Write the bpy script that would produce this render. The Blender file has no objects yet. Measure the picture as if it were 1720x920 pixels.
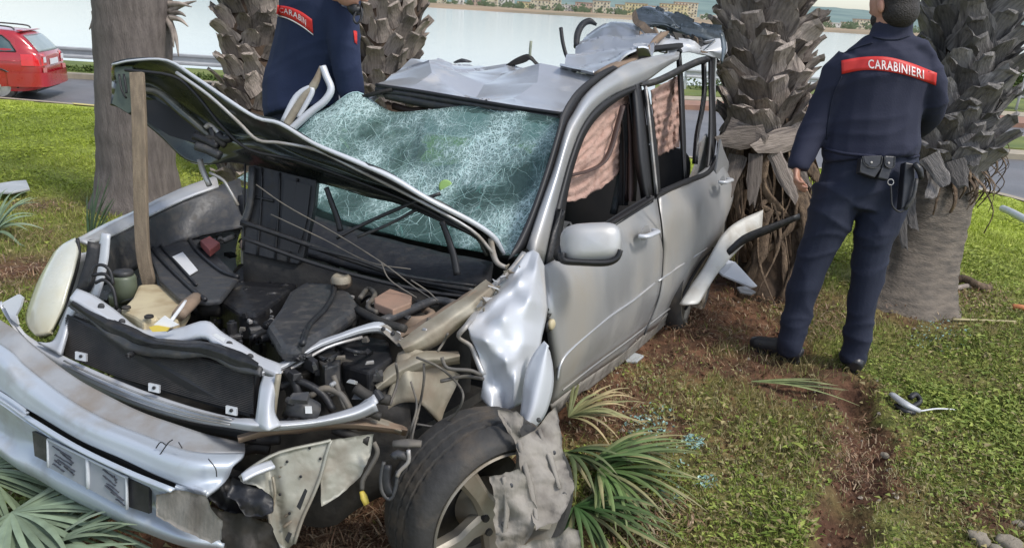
import bpy, bmesh, math, random
import numpy as np
from mathutils import Vector, Matrix, noise
from mathutils.bvhtree import BVHTree
from mathutils.geometry import tessellate_polygon
rnd = random.Random(7)
npr = np.random.default_rng(7)
S = bpy.context.scene
COL = S.collection
# ------------------------------------------------------------------ camera, world, sun, exposure
FPX = 1242.0; CAMZ = 1.67; PITCH = 0.344149; ROLL = 0.061921
FW = Vector((0, math.cos(PITCH), -math.sin(PITCH)))
_u0 = Vector((0, math.sin(PITCH), math.cos(PITCH))); _r0 = Vector((1, 0, 0))
RT = _r0*math.cos(ROLL) + _u0*math.sin(ROLL)
UP = -_r0*math.sin(ROLL) + _u0*math.cos(ROLL)
CAM = Vector((0, 0, CAMZ))
cd = bpy.data.cameras.new('camera'); cam = bpy.data.objects.new('camera', cd); COL.objects.link(cam)
cd.sensor_width = 36; cd.lens = 36*FPX/1720; cd.clip_start = 0.05; cd.clip_end = 9000
cam.matrix_world = Matrix(((RT.x, UP.x, -FW.x, 0), (RT.y, UP.y, -FW.y, 0), (RT.z, UP.z, -FW.z, CAMZ), (0, 0, 0, 1)))
S.camera = cam
SUN_EL = math.radians(54); SUN_AZ = math.radians(118)      # azimuth clockwise from +Y
w = bpy.data.worlds.new('World'); S.world = w; w.use_nodes = True
nt = w.node_tree; bg = nt.nodes['Background']
sky = nt.nodes.new('ShaderNodeTexSky'); sky.sky_type = 'NISHITA'; sky.sun_disc = False
sky.sun_elevation = SUN_EL; sky.sun_rotation = SUN_AZ; sky.dust_density = 1.2; sky.air_density = 1.0
hs = nt.nodes.new('ShaderNodeHueSaturation'); hs.inputs['Saturation'].default_value = 0.62; hs.inputs['Value'].default_value = 1.15
nt.links.new(sky.outputs[0], hs.inputs['Color']); nt.links.new(hs.outputs[0], bg.inputs['Color'])
bg.inputs['Strength'].default_value = 0.15
sl = bpy.data.lights.new('sun', 'SUN'); sun = bpy.data.objects.new('sun', sl); COL.objects.link(sun)
sl.energy = 1.9; sl.angle = math.radians(12); sl.color = (1.0, .95, .88)
sd = Vector((math.sin(SUN_AZ)*math.cos(SUN_EL), math.cos(SUN_AZ)*math.cos(SUN_EL), math.sin(SUN_EL)))
sun.rotation_euler = sd.to_track_quat('Z', 'Y').to_euler(); sun.location = (5, -5, 12)
S.view_settings.view_transform = 'Standard'; S.view_settings.look = 'None'; S.view_settings.exposure = 0.36; S.view_settings.gamma = 1.0
# ------------------------------------------------------------------ helpers: rays and car frame
def RAY(px, py): return FW + RT*((px-860)/FPX) + UP*((460-py)/FPX)
def D(px, py, d): return CAM + RAY(px, py)*d
CM = Matrix(((-0.51225, 0.85846, -0.02537), (-0.85718, -0.50920, 0.07714), (0.05330, 0.06126, 0.99670)))
CT = Vector((-0.7933, 2.5452, -0.2008))
def CP(ax, px, py, v):
    n = CM.col[ax]; d = RAY(px, py); t = (v - n.dot(CAM-CT))/n.dot(d)
    return CAM + d*t
def X(px, py, v): return CP(0, px, py, v)
def Y(px, py, v): return CP(1, px, py, v)
def Z(px, py, v): return CP(2, px, py, v)
def CW(x, y, z): return CT + CM @ Vector((x, y, z))
CX_, CY_, CZ_ = CM.col[0].copy(), CM.col[1].copy(), CM.col[2].copy()
# ------------------------------------------------------------------ helpers: objects
def prop(o, label=None, cat=None, group=None, kind=None):
    if label: o['label'] = label
    if cat: o['category'] = cat
    if group: o['group'] = group
    if kind: o['kind'] = kind
    return o
def thing(name, loc, label, cat, group=None):
    o = bpy.data.objects.new(name, None); COL.objects.link(o); o.location = loc; o.empty_display_size = .1
    o['base'] = 0; del o['base']
    return prop(o, label, cat, group)
def base_of(par):
    b = Vector((0, 0, 0)); 
    while par is not None: b = b + Vector(par.location); par = par.parent
    return b
def mesh(name, vs, fs, m, par=None, smooth=True, mats=None, fm=None):
    """vertices in world metres; the parent's base is taken off so that parents are plain offsets"""
    b = base_of(par)
    me = bpy.data.meshes.new(name); me.from_pydata([tuple(Vector(v)-b) for v in vs], [], fs)
    for q in (mats or [m]): me.materials.append(q)
    if fm: me.polygons.foreach_set('material_index', fm)
    if smooth: me.polygons.foreach_set('use_smooth', [True]*len(me.polygons))
    me.update()
    o = bpy.data.objects.new(name, me); COL.objects.link(o); o.parent = par
    return o
def npmesh(name, V, Fa, m, par=None, smooth=False, col=None):
    """numpy mesh, Fa an (n,3) or (n,4) int array"""
    V = V - np.array(base_of(par)); k = Fa.shape[1]
    me = bpy.data.meshes.new(name); me.vertices.add(len(V)); me.vertices.foreach_set('co', V.astype(np.float32).ravel())
    me.loops.add(Fa.size); me.loops.foreach_set('vertex_index', Fa.astype(np.int32).ravel())
    me.polygons.add(len(Fa)); me.polygons.foreach_set('loop_start', np.arange(0, Fa.size, k, dtype=np.int32))
    me.polygons.foreach_set('use_smooth', np.full(len(Fa), smooth))
    me.update(calc_edges=True); me.materials.append(m)
    if col is not None:
        a = me.color_attributes.new('col', 'FLOAT_COLOR', 'POINT'); c4 = np.ones((len(V), 4), np.float32); c4[:, :3] = col
        a.data.foreach_set('color', c4.ravel())
    o = bpy.data.objects.new(name, me); COL.objects.link(o); o.parent = par
    return o
def fbm(p, s=1.0, o=3):
    return noise.fractal(Vector(p)*s, 1.0, 2.0, o)
def npn(x, y, s, seed=0):
    """cheap smooth numpy noise, -1..1"""
    r = np.zeros_like(x); g = np.random.default_rng(seed)
    for k in range(9):
        a = g.uniform(0, 6.283); f = s*g.uniform(.6, 1.9); ph = g.uniform(0, 6.283)
        r = r + np.sin(x*math.cos(a)*f + y*math.sin(a)*f + ph + 1.3*np.sin(x*f*.6*math.sin(a*2+1)+ph*2) )
    return r/4.5
def cr(P, n):
    """Catmull-Rom resample of points"""
    P = [Vector(p) for p in P]
    if n <= 1 or len(P) < 3:
        out = []
        for i in range(len(P)-1):
            for k in range(max(n, 1)): out.append(P[i].lerp(P[i+1], k/max(n, 1)))
        return out+[P[-1]]
    Q = [P[0]*2-P[1]]+P+[P[-1]*2-P[-2]]; out = []
    for i in range(1, len(Q)-2):
        a, b, c, d = Q[i-1], Q[i], Q[i+1], Q[i+2]
        for k in range(n):
            t = k/n; out.append(.5*((2*b)+(c-a)*t+(2*a-5*b+4*c-d)*t*t+(3*b-a-3*c+d)*t**3))
    return out+[P[-1]]
def grid(rows, sub=4, crump=0, cs=8, lin=False, seed=0):
    """rows of world points -> finer grid (list of rows)"""
    f = (lambda P, n: cr(P, n)) if not lin else (lambda P, n: [P[i].lerp(P[i+1], k/n) for i in range(len(P)-1) for k in range(n)]+[P[-1]])
    R = [f([Vector(p) for p in r], sub) for r in rows]
    T = [f([r[j] for r in R], sub) for j in range(len(R[0]))]
    G = [[T[j][i] for j in range(len(T))] for i in range(len(T[0]))]
    if crump:
        for r in G:
            for k, p in enumerate(r):
                q = p*cs + Vector((seed*7.1, 0, 0))
                c1 = noise.cell_vector(q*.0) if False else Vector((0, 0, 0))
                v = noise.voronoi(q)[0]
                r[k] = p + Vector((noise.noise(q), noise.noise(q+Vector((9, 1, 4))), noise.noise(q+Vector((3, 7, 5)))))*crump + (CAM-p).normalized()*(min(v[1]-v[0], .5)-.25)*crump*1.3
    return G
def facets(G, amp, f=6., seed=0, n=5, dirv=None):
    """sharp straight creases: triangular waves along random directions"""
    g = random.Random(seed); W_ = [(Vector((g.gauss(0, 1), g.gauss(0, 1), g.gauss(0, 1))).normalized(), f*g.uniform(.5, 1.5), g.uniform(0, 9), g.uniform(.4, 1.)) for _ in range(n)]
    nr, nc = len(G), len(G[0]); N_ = []
    for i in range(nr):
        for j in range(nc):
            a = G[min(i+1, nr-1)][j]-G[max(i-1, 0)][j]; b = G[i][min(j+1, nc-1)]-G[i][max(j-1, 0)]; q = a.cross(b); q = q.normalized() if q.length > 1e-9 else Vector(dirv or (0, 0, 1)); N_.append(q if q.dot(CAM-G[i][j]) > 0 else -q)
    for i in range(nr):
        for j in range(nc):
            p = G[i][j]; wp = p+Vector((noise.noise(p*4), noise.noise(p*4+Vector((5, 0, 0))), noise.noise(p*4+Vector((0, 5, 0)))))*.05; h = 0
            for d, ff, ph, am in W_:
                u = wp.dot(d)*ff+ph; tr = abs((u % 2)-1); h += am*(tr-.5)
            G[i][j] = p+N_[i*nc+j]*(amp*h/n*2)
    return G
def sheet(name, G, m, t=.004, par=None, smooth=True, flip=False):
    """a grid of points made into a sheet with real thickness"""
    nr, nc = len(G), len(G[0]); vs = [p for r in G for p in r]
    nrm = []
    for i in range(nr):
        for j in range(nc):
            a = G[min(i+1, nr-1)][j]-G[max(i-1, 0)][j]; b = G[i][min(j+1, nc-1)]-G[i][max(j-1, 0)]
            n = a.cross(b); n = n.normalized() if n.length > 1e-9 else Vector((0, 0, 1))
            if n.dot(CAM-G[i][j]) < 0: n = -n
            nrm.append(n)
    N = len(vs); vs = vs+[p-n*t for p, n in zip(vs, nrm)]; fs = []
    for i in range(nr-1):
        for j in range(nc-1):
            a = i*nc+j; fs.append((a, a+1, a+nc+1, a+nc)); fs.append((N+a, N+a+nc, N+a+nc+1, N+a+1))
    ed = [(0*nc+j, 0*nc+j+1) for j in range(nc-1)]+[((nr-1)*nc+j+1, (nr-1)*nc+j) for j in range(nc-1)]+[((i+1)*nc, i*nc) for i in range(nr-1)]+[(i*nc+nc-1, (i+1)*nc+nc-1) for i in range(nr-1)]
    fs += [(b, a, N+a, N+b) for a, b in ed]
    return mesh(name, vs, fs, m, par, smooth)
def plate(name, P, t, m, par=None, dirn=None, smooth=False):
    """closed outline extruded by t (along dirn or away from the camera)"""
    P = [Vector(p) for p in P]; n = len(P)
    tri = tessellate_polygon([P])
    if dirn is None:
        nn = Vector((0, 0, 0))
        for i in range(n): nn += P[i].cross(P[(i+1) % n])
        nn.normalize(); c = sum(P, Vector())/n
        if nn.dot(CAM-c) > 0: nn = -nn
        dirn = nn
    vs = P+[p+dirn*t for p in P]; fs = [tuple(x) for x in tri]+[tuple(n+k for k in reversed(x)) for x in tri]
    fs += [(i, (i+1) % n, n+(i+1) % n, n+i) for i in range(n)]
    o = mesh(name, vs, fs, m, par, smooth)
    bm = bmesh.new(); bm.from_mesh(o.data); bmesh.ops.recalc_face_normals(bm, faces=bm.faces); bm.to_mesh(o.data); bm.free()
    return o
def bevel(o, wd, seg=2):
    md = o.modifiers.new('bevel', 'BEVEL'); md.width = wd; md.segments = seg; md.limit_method = 'ANGLE'; md.angle_limit = .6
    return o
def ringtube(C, r, n=8, prof=None, caps=True, upv=None):
    """C centres, r scalar/list/(a,b) list -> verts, faces"""
    vs = []; fs = []; m = len(C); up = Vector(upv) if upv is not None else Vector((0, 0, 1)); prev = None
    for i, c in enumerate(C):
        t = (C[min(i+1, m-1)]-C[max(i-1, 0)])
        t = t.normalized() if t.length > 1e-9 else Vector((0, 0, 1))
        if prev is None or upv is not None:
            a = t.cross(up)
            if a.length < .05: a = t.cross(Vector((1, 0, 0)))
        else: a = prev-t*prev.dot(t)
        a.normalize(); prev = a; b = a.cross(t).normalized()
        q = r[i] if isinstance(r, (list, tuple)) and len(r) == m else r
        ra, rb = q if isinstance(q, (tuple, list)) else (q, q)
        for k in range(n):
            if prof: pa, pb = prof[k]
            else: pa, pb = math.cos(2*math.pi*k/n), math.sin(2*math.pi*k/n)
            vs.append(c+a*(pa*ra)+b*(pb*rb))
    for i in range(m-1):
        for k in range(n):
            fs.append((i*n+k, i*n+(k+1) % n, (i+1)*n+(k+1) % n, (i+1)*n+k))
    if caps: fs.append(tuple(range(n-1, -1, -1))); fs.append(tuple((m-1)*n+k for k in range(n)))
    return vs, fs
def tube(name, P, r, m, par=None, sub=5, n=8, upv=None):
    C = cr(P, sub)
    if isinstance(r, list):
        rr = []
        for i in range(len(C)):
            u = i/(len(C)-1)*(len(r)-1); k = min(int(u), len(r)-2); a, b = r[k], r[k+1]; f = u-k
            rr.append(tuple(x*(1-f)+y*f for x, y in zip(a, b)) if isinstance(a, tuple) else a*(1-f)+b*f)
        r = rr
    vs, fs = ringtube(C, r, n, upv=upv)
    return mesh(name, vs, fs, m, par)
SQ = [(-1, -1), (1, -1), (1, 1), (-1, 1)]
def bar(name, P, wd, ht, m, par=None, sub=4, upv=(0, 0, 1), bev=.0):
    C = cr(P, sub); vs, fs = ringtube(C, [(wd/2, ht/2)]*len(C), 4, SQ, upv=upv)
    o = mesh(name, vs, fs, m, par, False)
    if bev: bevel(o, bev)
    return o
def merge(parts):
    vs = []; fs = []
    for a, b in parts:
        k = len(vs); vs += list(a); fs += [tuple(i+k for i in f) for f in b]
    return vs, fs
def boxv(c, ax, ay, az, hx, hy, hz):
    vs = [c+ax*(x*hx)+ay*(y*hy)+az*(z*hz) for x in (-1, 1) for y in (-1, 1) for z in (-1, 1)]
    return vs, [(0, 1, 3, 2), (4, 6, 7, 5), (0, 4, 5, 1), (2, 3, 7, 6), (0, 2, 6, 4), (1, 5, 7, 3)]
WX, WY, WZ = Vector((1, 0, 0)), Vector((0, 1, 0)), Vector((0, 0, 1))
# ------------------------------------------------------------------ materials
def M(name, c, c2=None, rough=.6, metal=0., ns=6., bump=0., bs=30., dirt=None, ds=3., dth=.55, coat=0., detail=5, alpha=None, trans=0., stretch=None, spec=None):
    m = bpy.data.materials.new(name); m.use_nodes = True; t = m.node_tree; b = t.nodes['Principled BSDF']
    N = t.nodes.new; L = t.links.new
    b.inputs['Roughness'].default_value = rough; b.inputs['Metallic'].default_value = metal
    if coat: b.inputs['Coat Weight'].default_value = coat; b.inputs['Coat Roughness'].default_value = .08
    if trans: b.inputs['Transmission Weight'].default_value = trans
    if spec is not None: b.inputs['Specular IOR Level'].default_value = spec
    tc = N('ShaderNodeTexCoord'); mp = N('ShaderNodeMapping'); L(tc.outputs['Object'], mp.inputs['Vector'])
    if stretch: mp.inputs['Scale'].default_value = stretch
    v = mp.outputs[0]
    def nz(s, d=detail):
        n = N('ShaderNodeTexNoise'); n.inputs['Scale'].default_value = s; n.inputs['Detail'].default_value = d; L(v, n.inputs['Vector']); return n.outputs['Fac']
    def ramp(f, a, bb):
        r = N('ShaderNodeMapRange'); r.inputs['From Min'].default_value = a; r.inputs['From Max'].default_value = bb; L(f, r.inputs['Value']); return r.outputs[0]
    def mix(f, a, bb):
        x = N('ShaderNodeMix'); x.data_type = 'RGBA'
        if isinstance(f, float): x.inputs[0].default_value = f
        else: L(f, x.inputs[0])
        for k, q in ((6, a), (7, bb)):
            if isinstance(q, tuple): x.inputs[k].default_value = q+(1,)
            else: L(q, x.inputs[k])
        return x.outputs[2]
    colr = c
    if c2: colr = mix(ramp(nz(ns), .35, .65), c, c2)
    if dirt:
        dm = ramp(nz(ds, 8), dth-.10, dth+.22); colr = mix(dm, colr, dirt)
        x = N('ShaderNodeMapRange'); x.inputs['To Min'].default_value = rough; x.inputs['To Max'].default_value = .85; L(dm, x.inputs['Value']); L(x.outputs[0], b.inputs['Roughness'])
        if metal:
            y = N('ShaderNodeMapRange'); y.inputs['To Min'].default_value = metal; y.inputs['To Max'].default_value = .05; L(dm, y.inputs['Value']); L(y.outputs[0], b.inputs['Metallic'])
    if isinstance(colr, tuple): b.inputs['Base Color'].default_value = colr+(1,)
    else: L(colr, b.inputs['Base Color'])
    if bump:
        bp = N('ShaderNodeBump'); bp.inputs['Strength'].default_value = bump; bp.inputs['Distance'].default_value = .01
        L(nz(bs, 6), bp.inputs['Height']); L(bp.outputs[0], b.inputs['Normal'])
    return m
SOIL = (.13, .065, .035)
m_silver = M('silver_paint', (.54, .55, .56), (.50, .51, .52), .34, .5, 3, .05, 9, coat=.25, dirt=(.34, .30, .25), ds=2.3, dth=.60)
m_silver_dirty = M('silver_paint_muddy', (.40, .405, .41), (.35, .35, .345), .38, .5, 3, .08, 12, coat=.1, dirt=(.29, .265, .225), ds=3.2, dth=.52, stretch=(1, 1, .5))
m_silver_clean = M('silver_paint_scratched', (.58, .60, .63), (.52, .54, .57), .46, .2, 3, .06, 14, coat=.2, dirt=(.42, .38, .33), ds=6, dth=.66)
m_roof = M('crumpled_roof_paint', (.62, .63, .65), (.56, .57, .60), .30, .6, 4, .1, 10, coat=.3, dirt=(.45, .42, .38), ds=7, dth=.68)
m_beige = M('muddy_primer_metal', (.36, .33, .26), (.26, .23, .17), .6, .25, 9, .3, 30, dirt=(.17, .12, .08), ds=7, dth=.52)
m_mud = M('mud_caked_plastic', (.30, .275, .24), (.22, .20, .17), .8, 0, 7, .3, 60, stretch=(1.6, 1.6, .7), dirt=(.10, .085, .07), ds=9, dth=.55)
m_black = M('black_plastic', (.014, .015, .018), (.024, .024, .026), .42, 0, 30, .2, 60, dirt=(.045, .041, .036), ds=26, dth=.64, spec=.4)
m_black2 = M('dusty_grey_plastic', (.036, .038, .043), (.05, .05, .05), .45, 0, 30, .2, 60, dirt=(.10, .09, .078), ds=24, dth=.60)
m_trim = M('black_rubber_trim', (.018, .018, .02), None, .5, 0)
m_dark = M('dark_cavity_metal', (.02, .019, .018), (.045, .04, .034), .7, .1, 14, .4, 30)
m_hood = M('dark_bonnet_underside', (.075, .088, .078), (.040, .046, .046), .26, .75, 5, .35, 9, coat=.5, dirt=(.13, .125, .10), ds=5, dth=.58)
m_chrome = M('bare_bent_metal', (.48, .48, .48), (.36, .35, .34), .42, .55, 8, .2, 20, dirt=(.22, .18, .13), ds=8, dth=.56)
m_cream = M('cream_plastic_tank', (.58, .50, .32), (.50, .42, .27), .5, 0, 8, .1, 20, dirt=(.28, .19, .10), ds=9, dth=.6)
m_tan = M('rusty_brown_metal', (.28, .20, .14), (.20, .15, .11), .7, .1, 12, .3, 30)
m_red = M('red_cap', (.33, .09, .08), (.25, .07, .06), .6)
m_white = M('white_label', (.72, .73, .74), (.66, .67, .68), .6)
m_yellow = M('yellow_plastic', (.70, .52, .06), (.62, .48, .10), .5)
m_lens = M('yellowed_headlight_lens', (.52, .52, .42), (.60, .61, .55), .16, 0, 7, .05, 12, coat=.8, dirt=(.47, .42, .26), ds=5, dth=.52)
m_tyre = M('tyre_rubber', (.035, .034, .033), (.045, .043, .040), .7, 0, 8, .3, 50, dirt=(.13, .10, .07), ds=7, dth=.60)
m_rim = M('muddy_alloy', (.36, .335, .285), (.28, .25, .20), .5, .4, 9, .15, 30, dirt=(.18, .14, .095), ds=8, dth=.55)
m_wood = M('grey_wood', (.30, .235, .165), (.22, .17, .12), .85, 0, 7, .5, 60, stretch=(14, 14, 1.2), dirt=(.13, .10, .075), ds=3, dth=.58)
m_pink = M('airbag_fabric', (.50, .335, .275), (.44, .285, .235), .95, 0, 30, .5, 90, dirt=(.30, .17, .13), ds=22, dth=.60)
m_seat = M('dark_seat_fabric', (.022, .022, .025), (.035, .033, .033), .9)
m_maroon = M('brown_trim', (.065, .04, .035), None, .6)
m_wire = M('grey_cable', (.12, .11, .095), (.07, .065, .06), .6, dirt=(.2, .17, .13), ds=20)
m_rtaillight = M('red_lamp_lens', (.75, .02, .03), (.6, .015, .02), .15, 0, coat=.6)
m_redcar = M('red_car_paint', (.42, .022, .032), (.40, .02, .03), .22, .15, 3, 0, coat=.9, dirt=(.34, .06, .06), ds=2, dth=.6)
m_glassd = M('dark_car_glass', (.05, .09, .10), (.09, .13, .14), .06, 0, 4, coat=1.)
m_bark = M('palm_bark', (.195, .165, .150), (.125, .105, .097), .95, 0, 6, .9, 26, stretch=(5, 5, .8), detail=8)
m_bark_ring = M('palm_bark_fibre', (.21, .175, .14), (.11, .095, .08), .95, 0, 5, 1., 22, stretch=(2, 2, 9), detail=8)
m_boot = M('palm_leaf_base', (.41, .345, .295), (.25, .21, .18), .9, 0, 3.2, .9, 7, stretch=(4, .55, 3), dirt=(.11, .09, .08), ds=2.2, dth=.58)
m_boot2 = M('palm_leaf_base_weathered', (.29, .265, .245), (.165, .155, .15), .9, 0, 3.2, .9, 7, stretch=(4, .55, 3), dirt=(.07, .065, .062), ds=2.2, dth=.54)
def objrand(m, lo, hi):
    t = m.node_tree; b = t.nodes['Principled BSDF']; N = t.nodes.new; L = t.links.new; src = b.inputs['Base Color'].links[0].from_socket
    oi = N('ShaderNodeObjectInfo'); r = N('ShaderNodeMapRange'); r.inputs['To Min'].default_value = lo; r.inputs['To Max'].default_value = hi; L(oi.outputs['Random'], r.inputs['Value'])
    x = N('ShaderNodeVectorMath'); x.operation = 'SCALE'; L(src, x.inputs[0]); L(r.outputs[0], x.inputs['Scale']); L(x.outputs[0], b.inputs['Base Color'])
objrand(m_boot, .45, 1.3); objrand(m_boot2, .45, 1.35)
m_core = M('palm_core_fibre', (.055, .038, .026), (.09, .06, .04), 1., 0, 9, .8, 30)
m_dead = M('dead_palm_fibre', (.22, .155, .10), (.10, .068, .045), .95, 0, 12, .8, 40, stretch=(4, 4, 1), dirt=(.045, .03, .02), ds=7, dth=.55)
m_cut = M('orange_bare_wood', (.55, .30, .12), (.42, .20, .08), .9)
def vcmat(name, rough=.8, bump=0, bs=60, nsc=25., lo=.75, hi=1.25, trans=False):
    m = bpy.data.materials.new(name); m.use_nodes = True; t = m.node_tree; b = t.nodes['Principled BSDF']; N = t.nodes.new; L = t.links.new
    a = N('ShaderNodeAttribute'); a.attribute_name = 'col'; tc = N('ShaderNodeTexCoord')
    n = N('ShaderNodeTexNoise'); n.inputs['Scale'].default_value = nsc; n.inputs['Detail'].default_value = 6; L(tc.outputs['Object'], n.inputs['Vector'])
    r = N('ShaderNodeMapRange'); r.inputs['From Min'].default_value = .3; r.inputs['From Max'].default_value = .7; r.inputs['To Min'].default_value = lo; r.inputs['To Max'].default_value = hi; L(n.outputs['Fac'], r.inputs['Value'])
    x = N('ShaderNodeVectorMath'); x.operation = 'SCALE'; L(a.outputs['Color'], x.inputs[0]); L(r.outputs[0], x.inputs['Scale']); L(x.outputs[0], b.inputs['Base Color'])
    b.inputs['Roughness'].default_value = rough; b.inputs['Specular IOR Level'].default_value = .25
    if bump:
        bp = N('ShaderNodeBump'); bp.inputs['Strength'].default_value = bump; bp.inputs['Distance'].default_value = .02
        n2 = N('ShaderNodeTexNoise'); n2.inputs['Scale'].default_value = bs; n2.inputs['Detail'].default_value = 8; L(tc.outputs['Object'], n2.inputs['Vector'])
        L(n2.outputs['Fac'], bp.inputs['Height']); L(bp.outputs[0], b.inputs['Normal'])
    return m
m_ground = vcmat('turf_and_soil', .95, .8, 45, 30, .6, 1.35)
m_grass = vcmat('grass_blades', .6, nsc=3., lo=.85, hi=1.15)
m_frond = vcmat('palm_leaf_green', .45, nsc=20, lo=.8, hi=1.2)
m_road = M('asphalt', (.115, .112, .115), (.155, .15, .155), .5, 0, 1.3, .35, 90, dirt=(.20, .195, .20), ds=.5, dth=.52)
m_kerb = M('kerb_stone', (.42, .36, .26), (.34, .29, .22), .85, 0, 5, .3, 30)
m_kerby = M('yellow_kerb_paint', (.62, .52, .16), (.50, .44, .22), .8, 0, 5)
m_brick = M('red_paver', (.34, .19, .13), (.27, .15, .11), .9, 0, 3)
m_verge = M('verge_grass', (.13, .17, .03), (.20, .22, .06), .95, 0, 2.2, .8, 12, dirt=(.07, .11, .02), ds=1.1, dth=.55)
m_bush = M('bush_foliage', (.055, .10, .018), (.12, .16, .035), .85, 0, 9, .8, 12)
m_galv = M('galvanised_steel', (.50, .51, .52), (.42, .43, .44), .5, .15, 3)
m_paint = M('road_paint', (.62, .62, .60), (.5, .5, .48), .7)
# water
m_water = bpy.data.materials.new('lagoon_water'); m_water.use_nodes = True
_t = m_water.node_tree; _b = _t.nodes['Principled BSDF']; _b.inputs['Base Color'].default_value = (.40, .43, .46, 1); _b.inputs['Roughness'].default_value = .12; _b.inputs['Specular IOR Level'].default_value = .55
_n = _t.nodes.new('ShaderNodeTexNoise'); _n.inputs['Scale'].default_value = 1.2; _n.inputs['Detail'].default_value = 6; _tc = _t.nodes.new('ShaderNodeTexCoord'); _mp = _t.nodes.new('ShaderNodeMapping'); _mp.inputs['Scale'].default_value = (.5, 1.6, 1)
_t.links.new(_tc.outputs['Object'], _mp.inputs[0]); _t.links.new(_mp.outputs[0], _n.inputs['Vector']); _bp = _t.nodes.new('ShaderNodeBump'); _bp.inputs['Strength'].default_value = .25; _bp.inputs['Distance'].default_value = .05
_t.links.new(_n.outputs['Fac'], _bp.inputs['Height']); _t.links.new(_bp.outputs[0], _b.inputs['Normal'])
# ------------------------------------------------------------------ terrain
ROADZ = -.85
def inside(x, y):
    d1 = 8.1-x; d2 = (15.3-.14*(x+9))-y; k = 2.2
    h = np.clip(.5+.5*(d2-d1)/k, 0, 1)
    return d2*(1-h)+d1*h-k*h*(1-h)
RUT = None
def ghit(px, py, z=0.):
    d = RAY(px, py); t = (z-CAMZ)/d.z; return CAM+d*t
RUTP = [ghit(*q) for q in ((1425, 655), (1445, 700), (1458, 740), (1455, 790), (1420, 845), (1405, 900), (1400, 960))]
DIRTP = [(1220, 530, .45, 1), (1150, 515, .35, 1), (1240, 610, .30, .9), (1320, 650, .25, .95), (1270, 570, .3, .9), (1390, 670, .2, .9), (1440, 740, .2, 1), (1450, 800, .18, 1.), (1180, 560, .3, .9), (1330, 570, .2, .6), (1400, 640, .2, .8), (1300, 700, .15, .4), (1560, 850, .2, .4), (1200, 700, .2, .35), (1640, 640, .25, .3), (1405, 880, .14, .95),
         (1330, 600, .22, .5), (1660, 870, .14, .8), (1690, 850, .10, .6), (0, 450, .4, .8), (60, 400, .3, .3), (60, 340, .22, .6), (110, 350, .2, .4), (560, 900, .9, 1.), (400, 950, .9, 1), (700, 950, .7, 1), (1600, 480, .35, .5), (1520, 530, .35, .6),
         (1290, 500, .4, .8), (1010, 640, .25, .6), (1080, 880, .35, .6), (1250, 850, .2, .25), (950, 720, .3, .6), (1380, 500, .25, .5), (240, 340, .5, .5), (1560, 480, .4, .5), (1620, 760, .3, .35), (1330, 780, .2, .4)]
DIRTG = [(ghit(a, b), r, s) for a, b, r, s in DIRTP]
CARC = [CW(x, y, 0) for x, y in ((-.2, 0), (-1, 0), (-1.8, 0), (-2.6, 0), (-1.8, .4), (-1, .4), (-2.6, .4))]
def dirtf(x, y):
    d = np.zeros_like(x); w = npn(x, y, 7, 3)*.28+npn(x, y, 19, 4)*.2
    for c, r, s in DIRTG:
        q = np.hypot(x-c.x, y-c.y)/r + w; d = np.maximum(d, s*np.clip(1.35-q, 0, 1))
    for c in CARC:
        q = np.hypot(x-c.x, y-c.y)/.75 + w; d = np.maximum(d, np.clip(1.6-q, 0, 1))
    return np.clip(d, 0, 1)
def rutd(x, y):
    best = np.full_like(x, 9.)
    for a, b in zip(RUTP[:-1], RUTP[1:]):
        ax, ay, bx, by = a.x, a.y, b.x, b.y; L2 = (bx-ax)**2+(by-ay)**2
        t = np.clip(((x-ax)*(bx-ax)+(y-ay)*(by-ay))/L2, 0, 1); best = np.minimum(best, np.hypot(x-ax-t*(bx-ax), y-ay-t*(by-ay)))
    return best
def zf(x, y, fine=True):
    s = inside(x, y); u = np.clip(s/5.4, 0, 1); z = np.where(s > 0, -.72+.72*(u*u*(3-2*u)), ROADZ-.03)
    z = np.where(s > 0, z, ROADZ-.05)
    far = np.clip((y-(22.3+np.clip(x, 0, 30)*.42))/2.5, 0, 1); z = np.where(s <= 0, z-far*1.6, z)
    near = np.exp(-((x+.35)**2/1.3+(y-1.5)**2/1.0)); z = z-.10*near
    if fine:
        r = rutd(x, y)+.045*npn(x, y, 17, 8); z = z-(.060+.03*npn(x, y, 6, 44))*np.clip(1-(r/(.10+.035*npn(x, y, 9, 45))), 0, 1)**.8*(np.abs(x-1.6) < 1.5)
        z = z+.022*np.exp(-((r-.15)/.05)**2)*(s > 0)
        k = np.clip(s, 0, 1); z = z+k*(.016*npn(x, y, 3.1, 1)+.008*npn(x, y, 11, 2)+dirtf(x, y)*(.012*npn(x, y, 31, 5)+.010*npn(x, y, 63, 6)))
    return z
_hx = np.arange(-6.2, 6.2, .02); _hy = np.arange(.4, 9.4, .02); _HX, _HY = np.meshgrid(_hx, _hy); HG = zf(_HX.ravel(), _HY.ravel()).reshape(_HX.shape)
def gz(x, y):
    u, v = (x+6.2)/.02, (y-.4)/.02
    if 0 <= u < len(_hx)-1 and 0 <= v < len(_hy)-1:
        i, j = int(u), int(v); f, g = u-i, v-j
        return float((HG[j, i]*(1-f)+HG[j, i+1]*f)*(1-g)+(HG[j+1, i]*(1-f)+HG[j+1, i+1]*f)*g)
    return float(zf(np.array([float(x)]), np.array([float(y)]))[0])
def G(px, py, dz=0.):
    z = 0.
    for _ in range(6):
        p = ghit(px, py, z+dz); z = .5*z+.5*gz(p.x, p.y)
    return ghit(px, py, z+dz)
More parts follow.
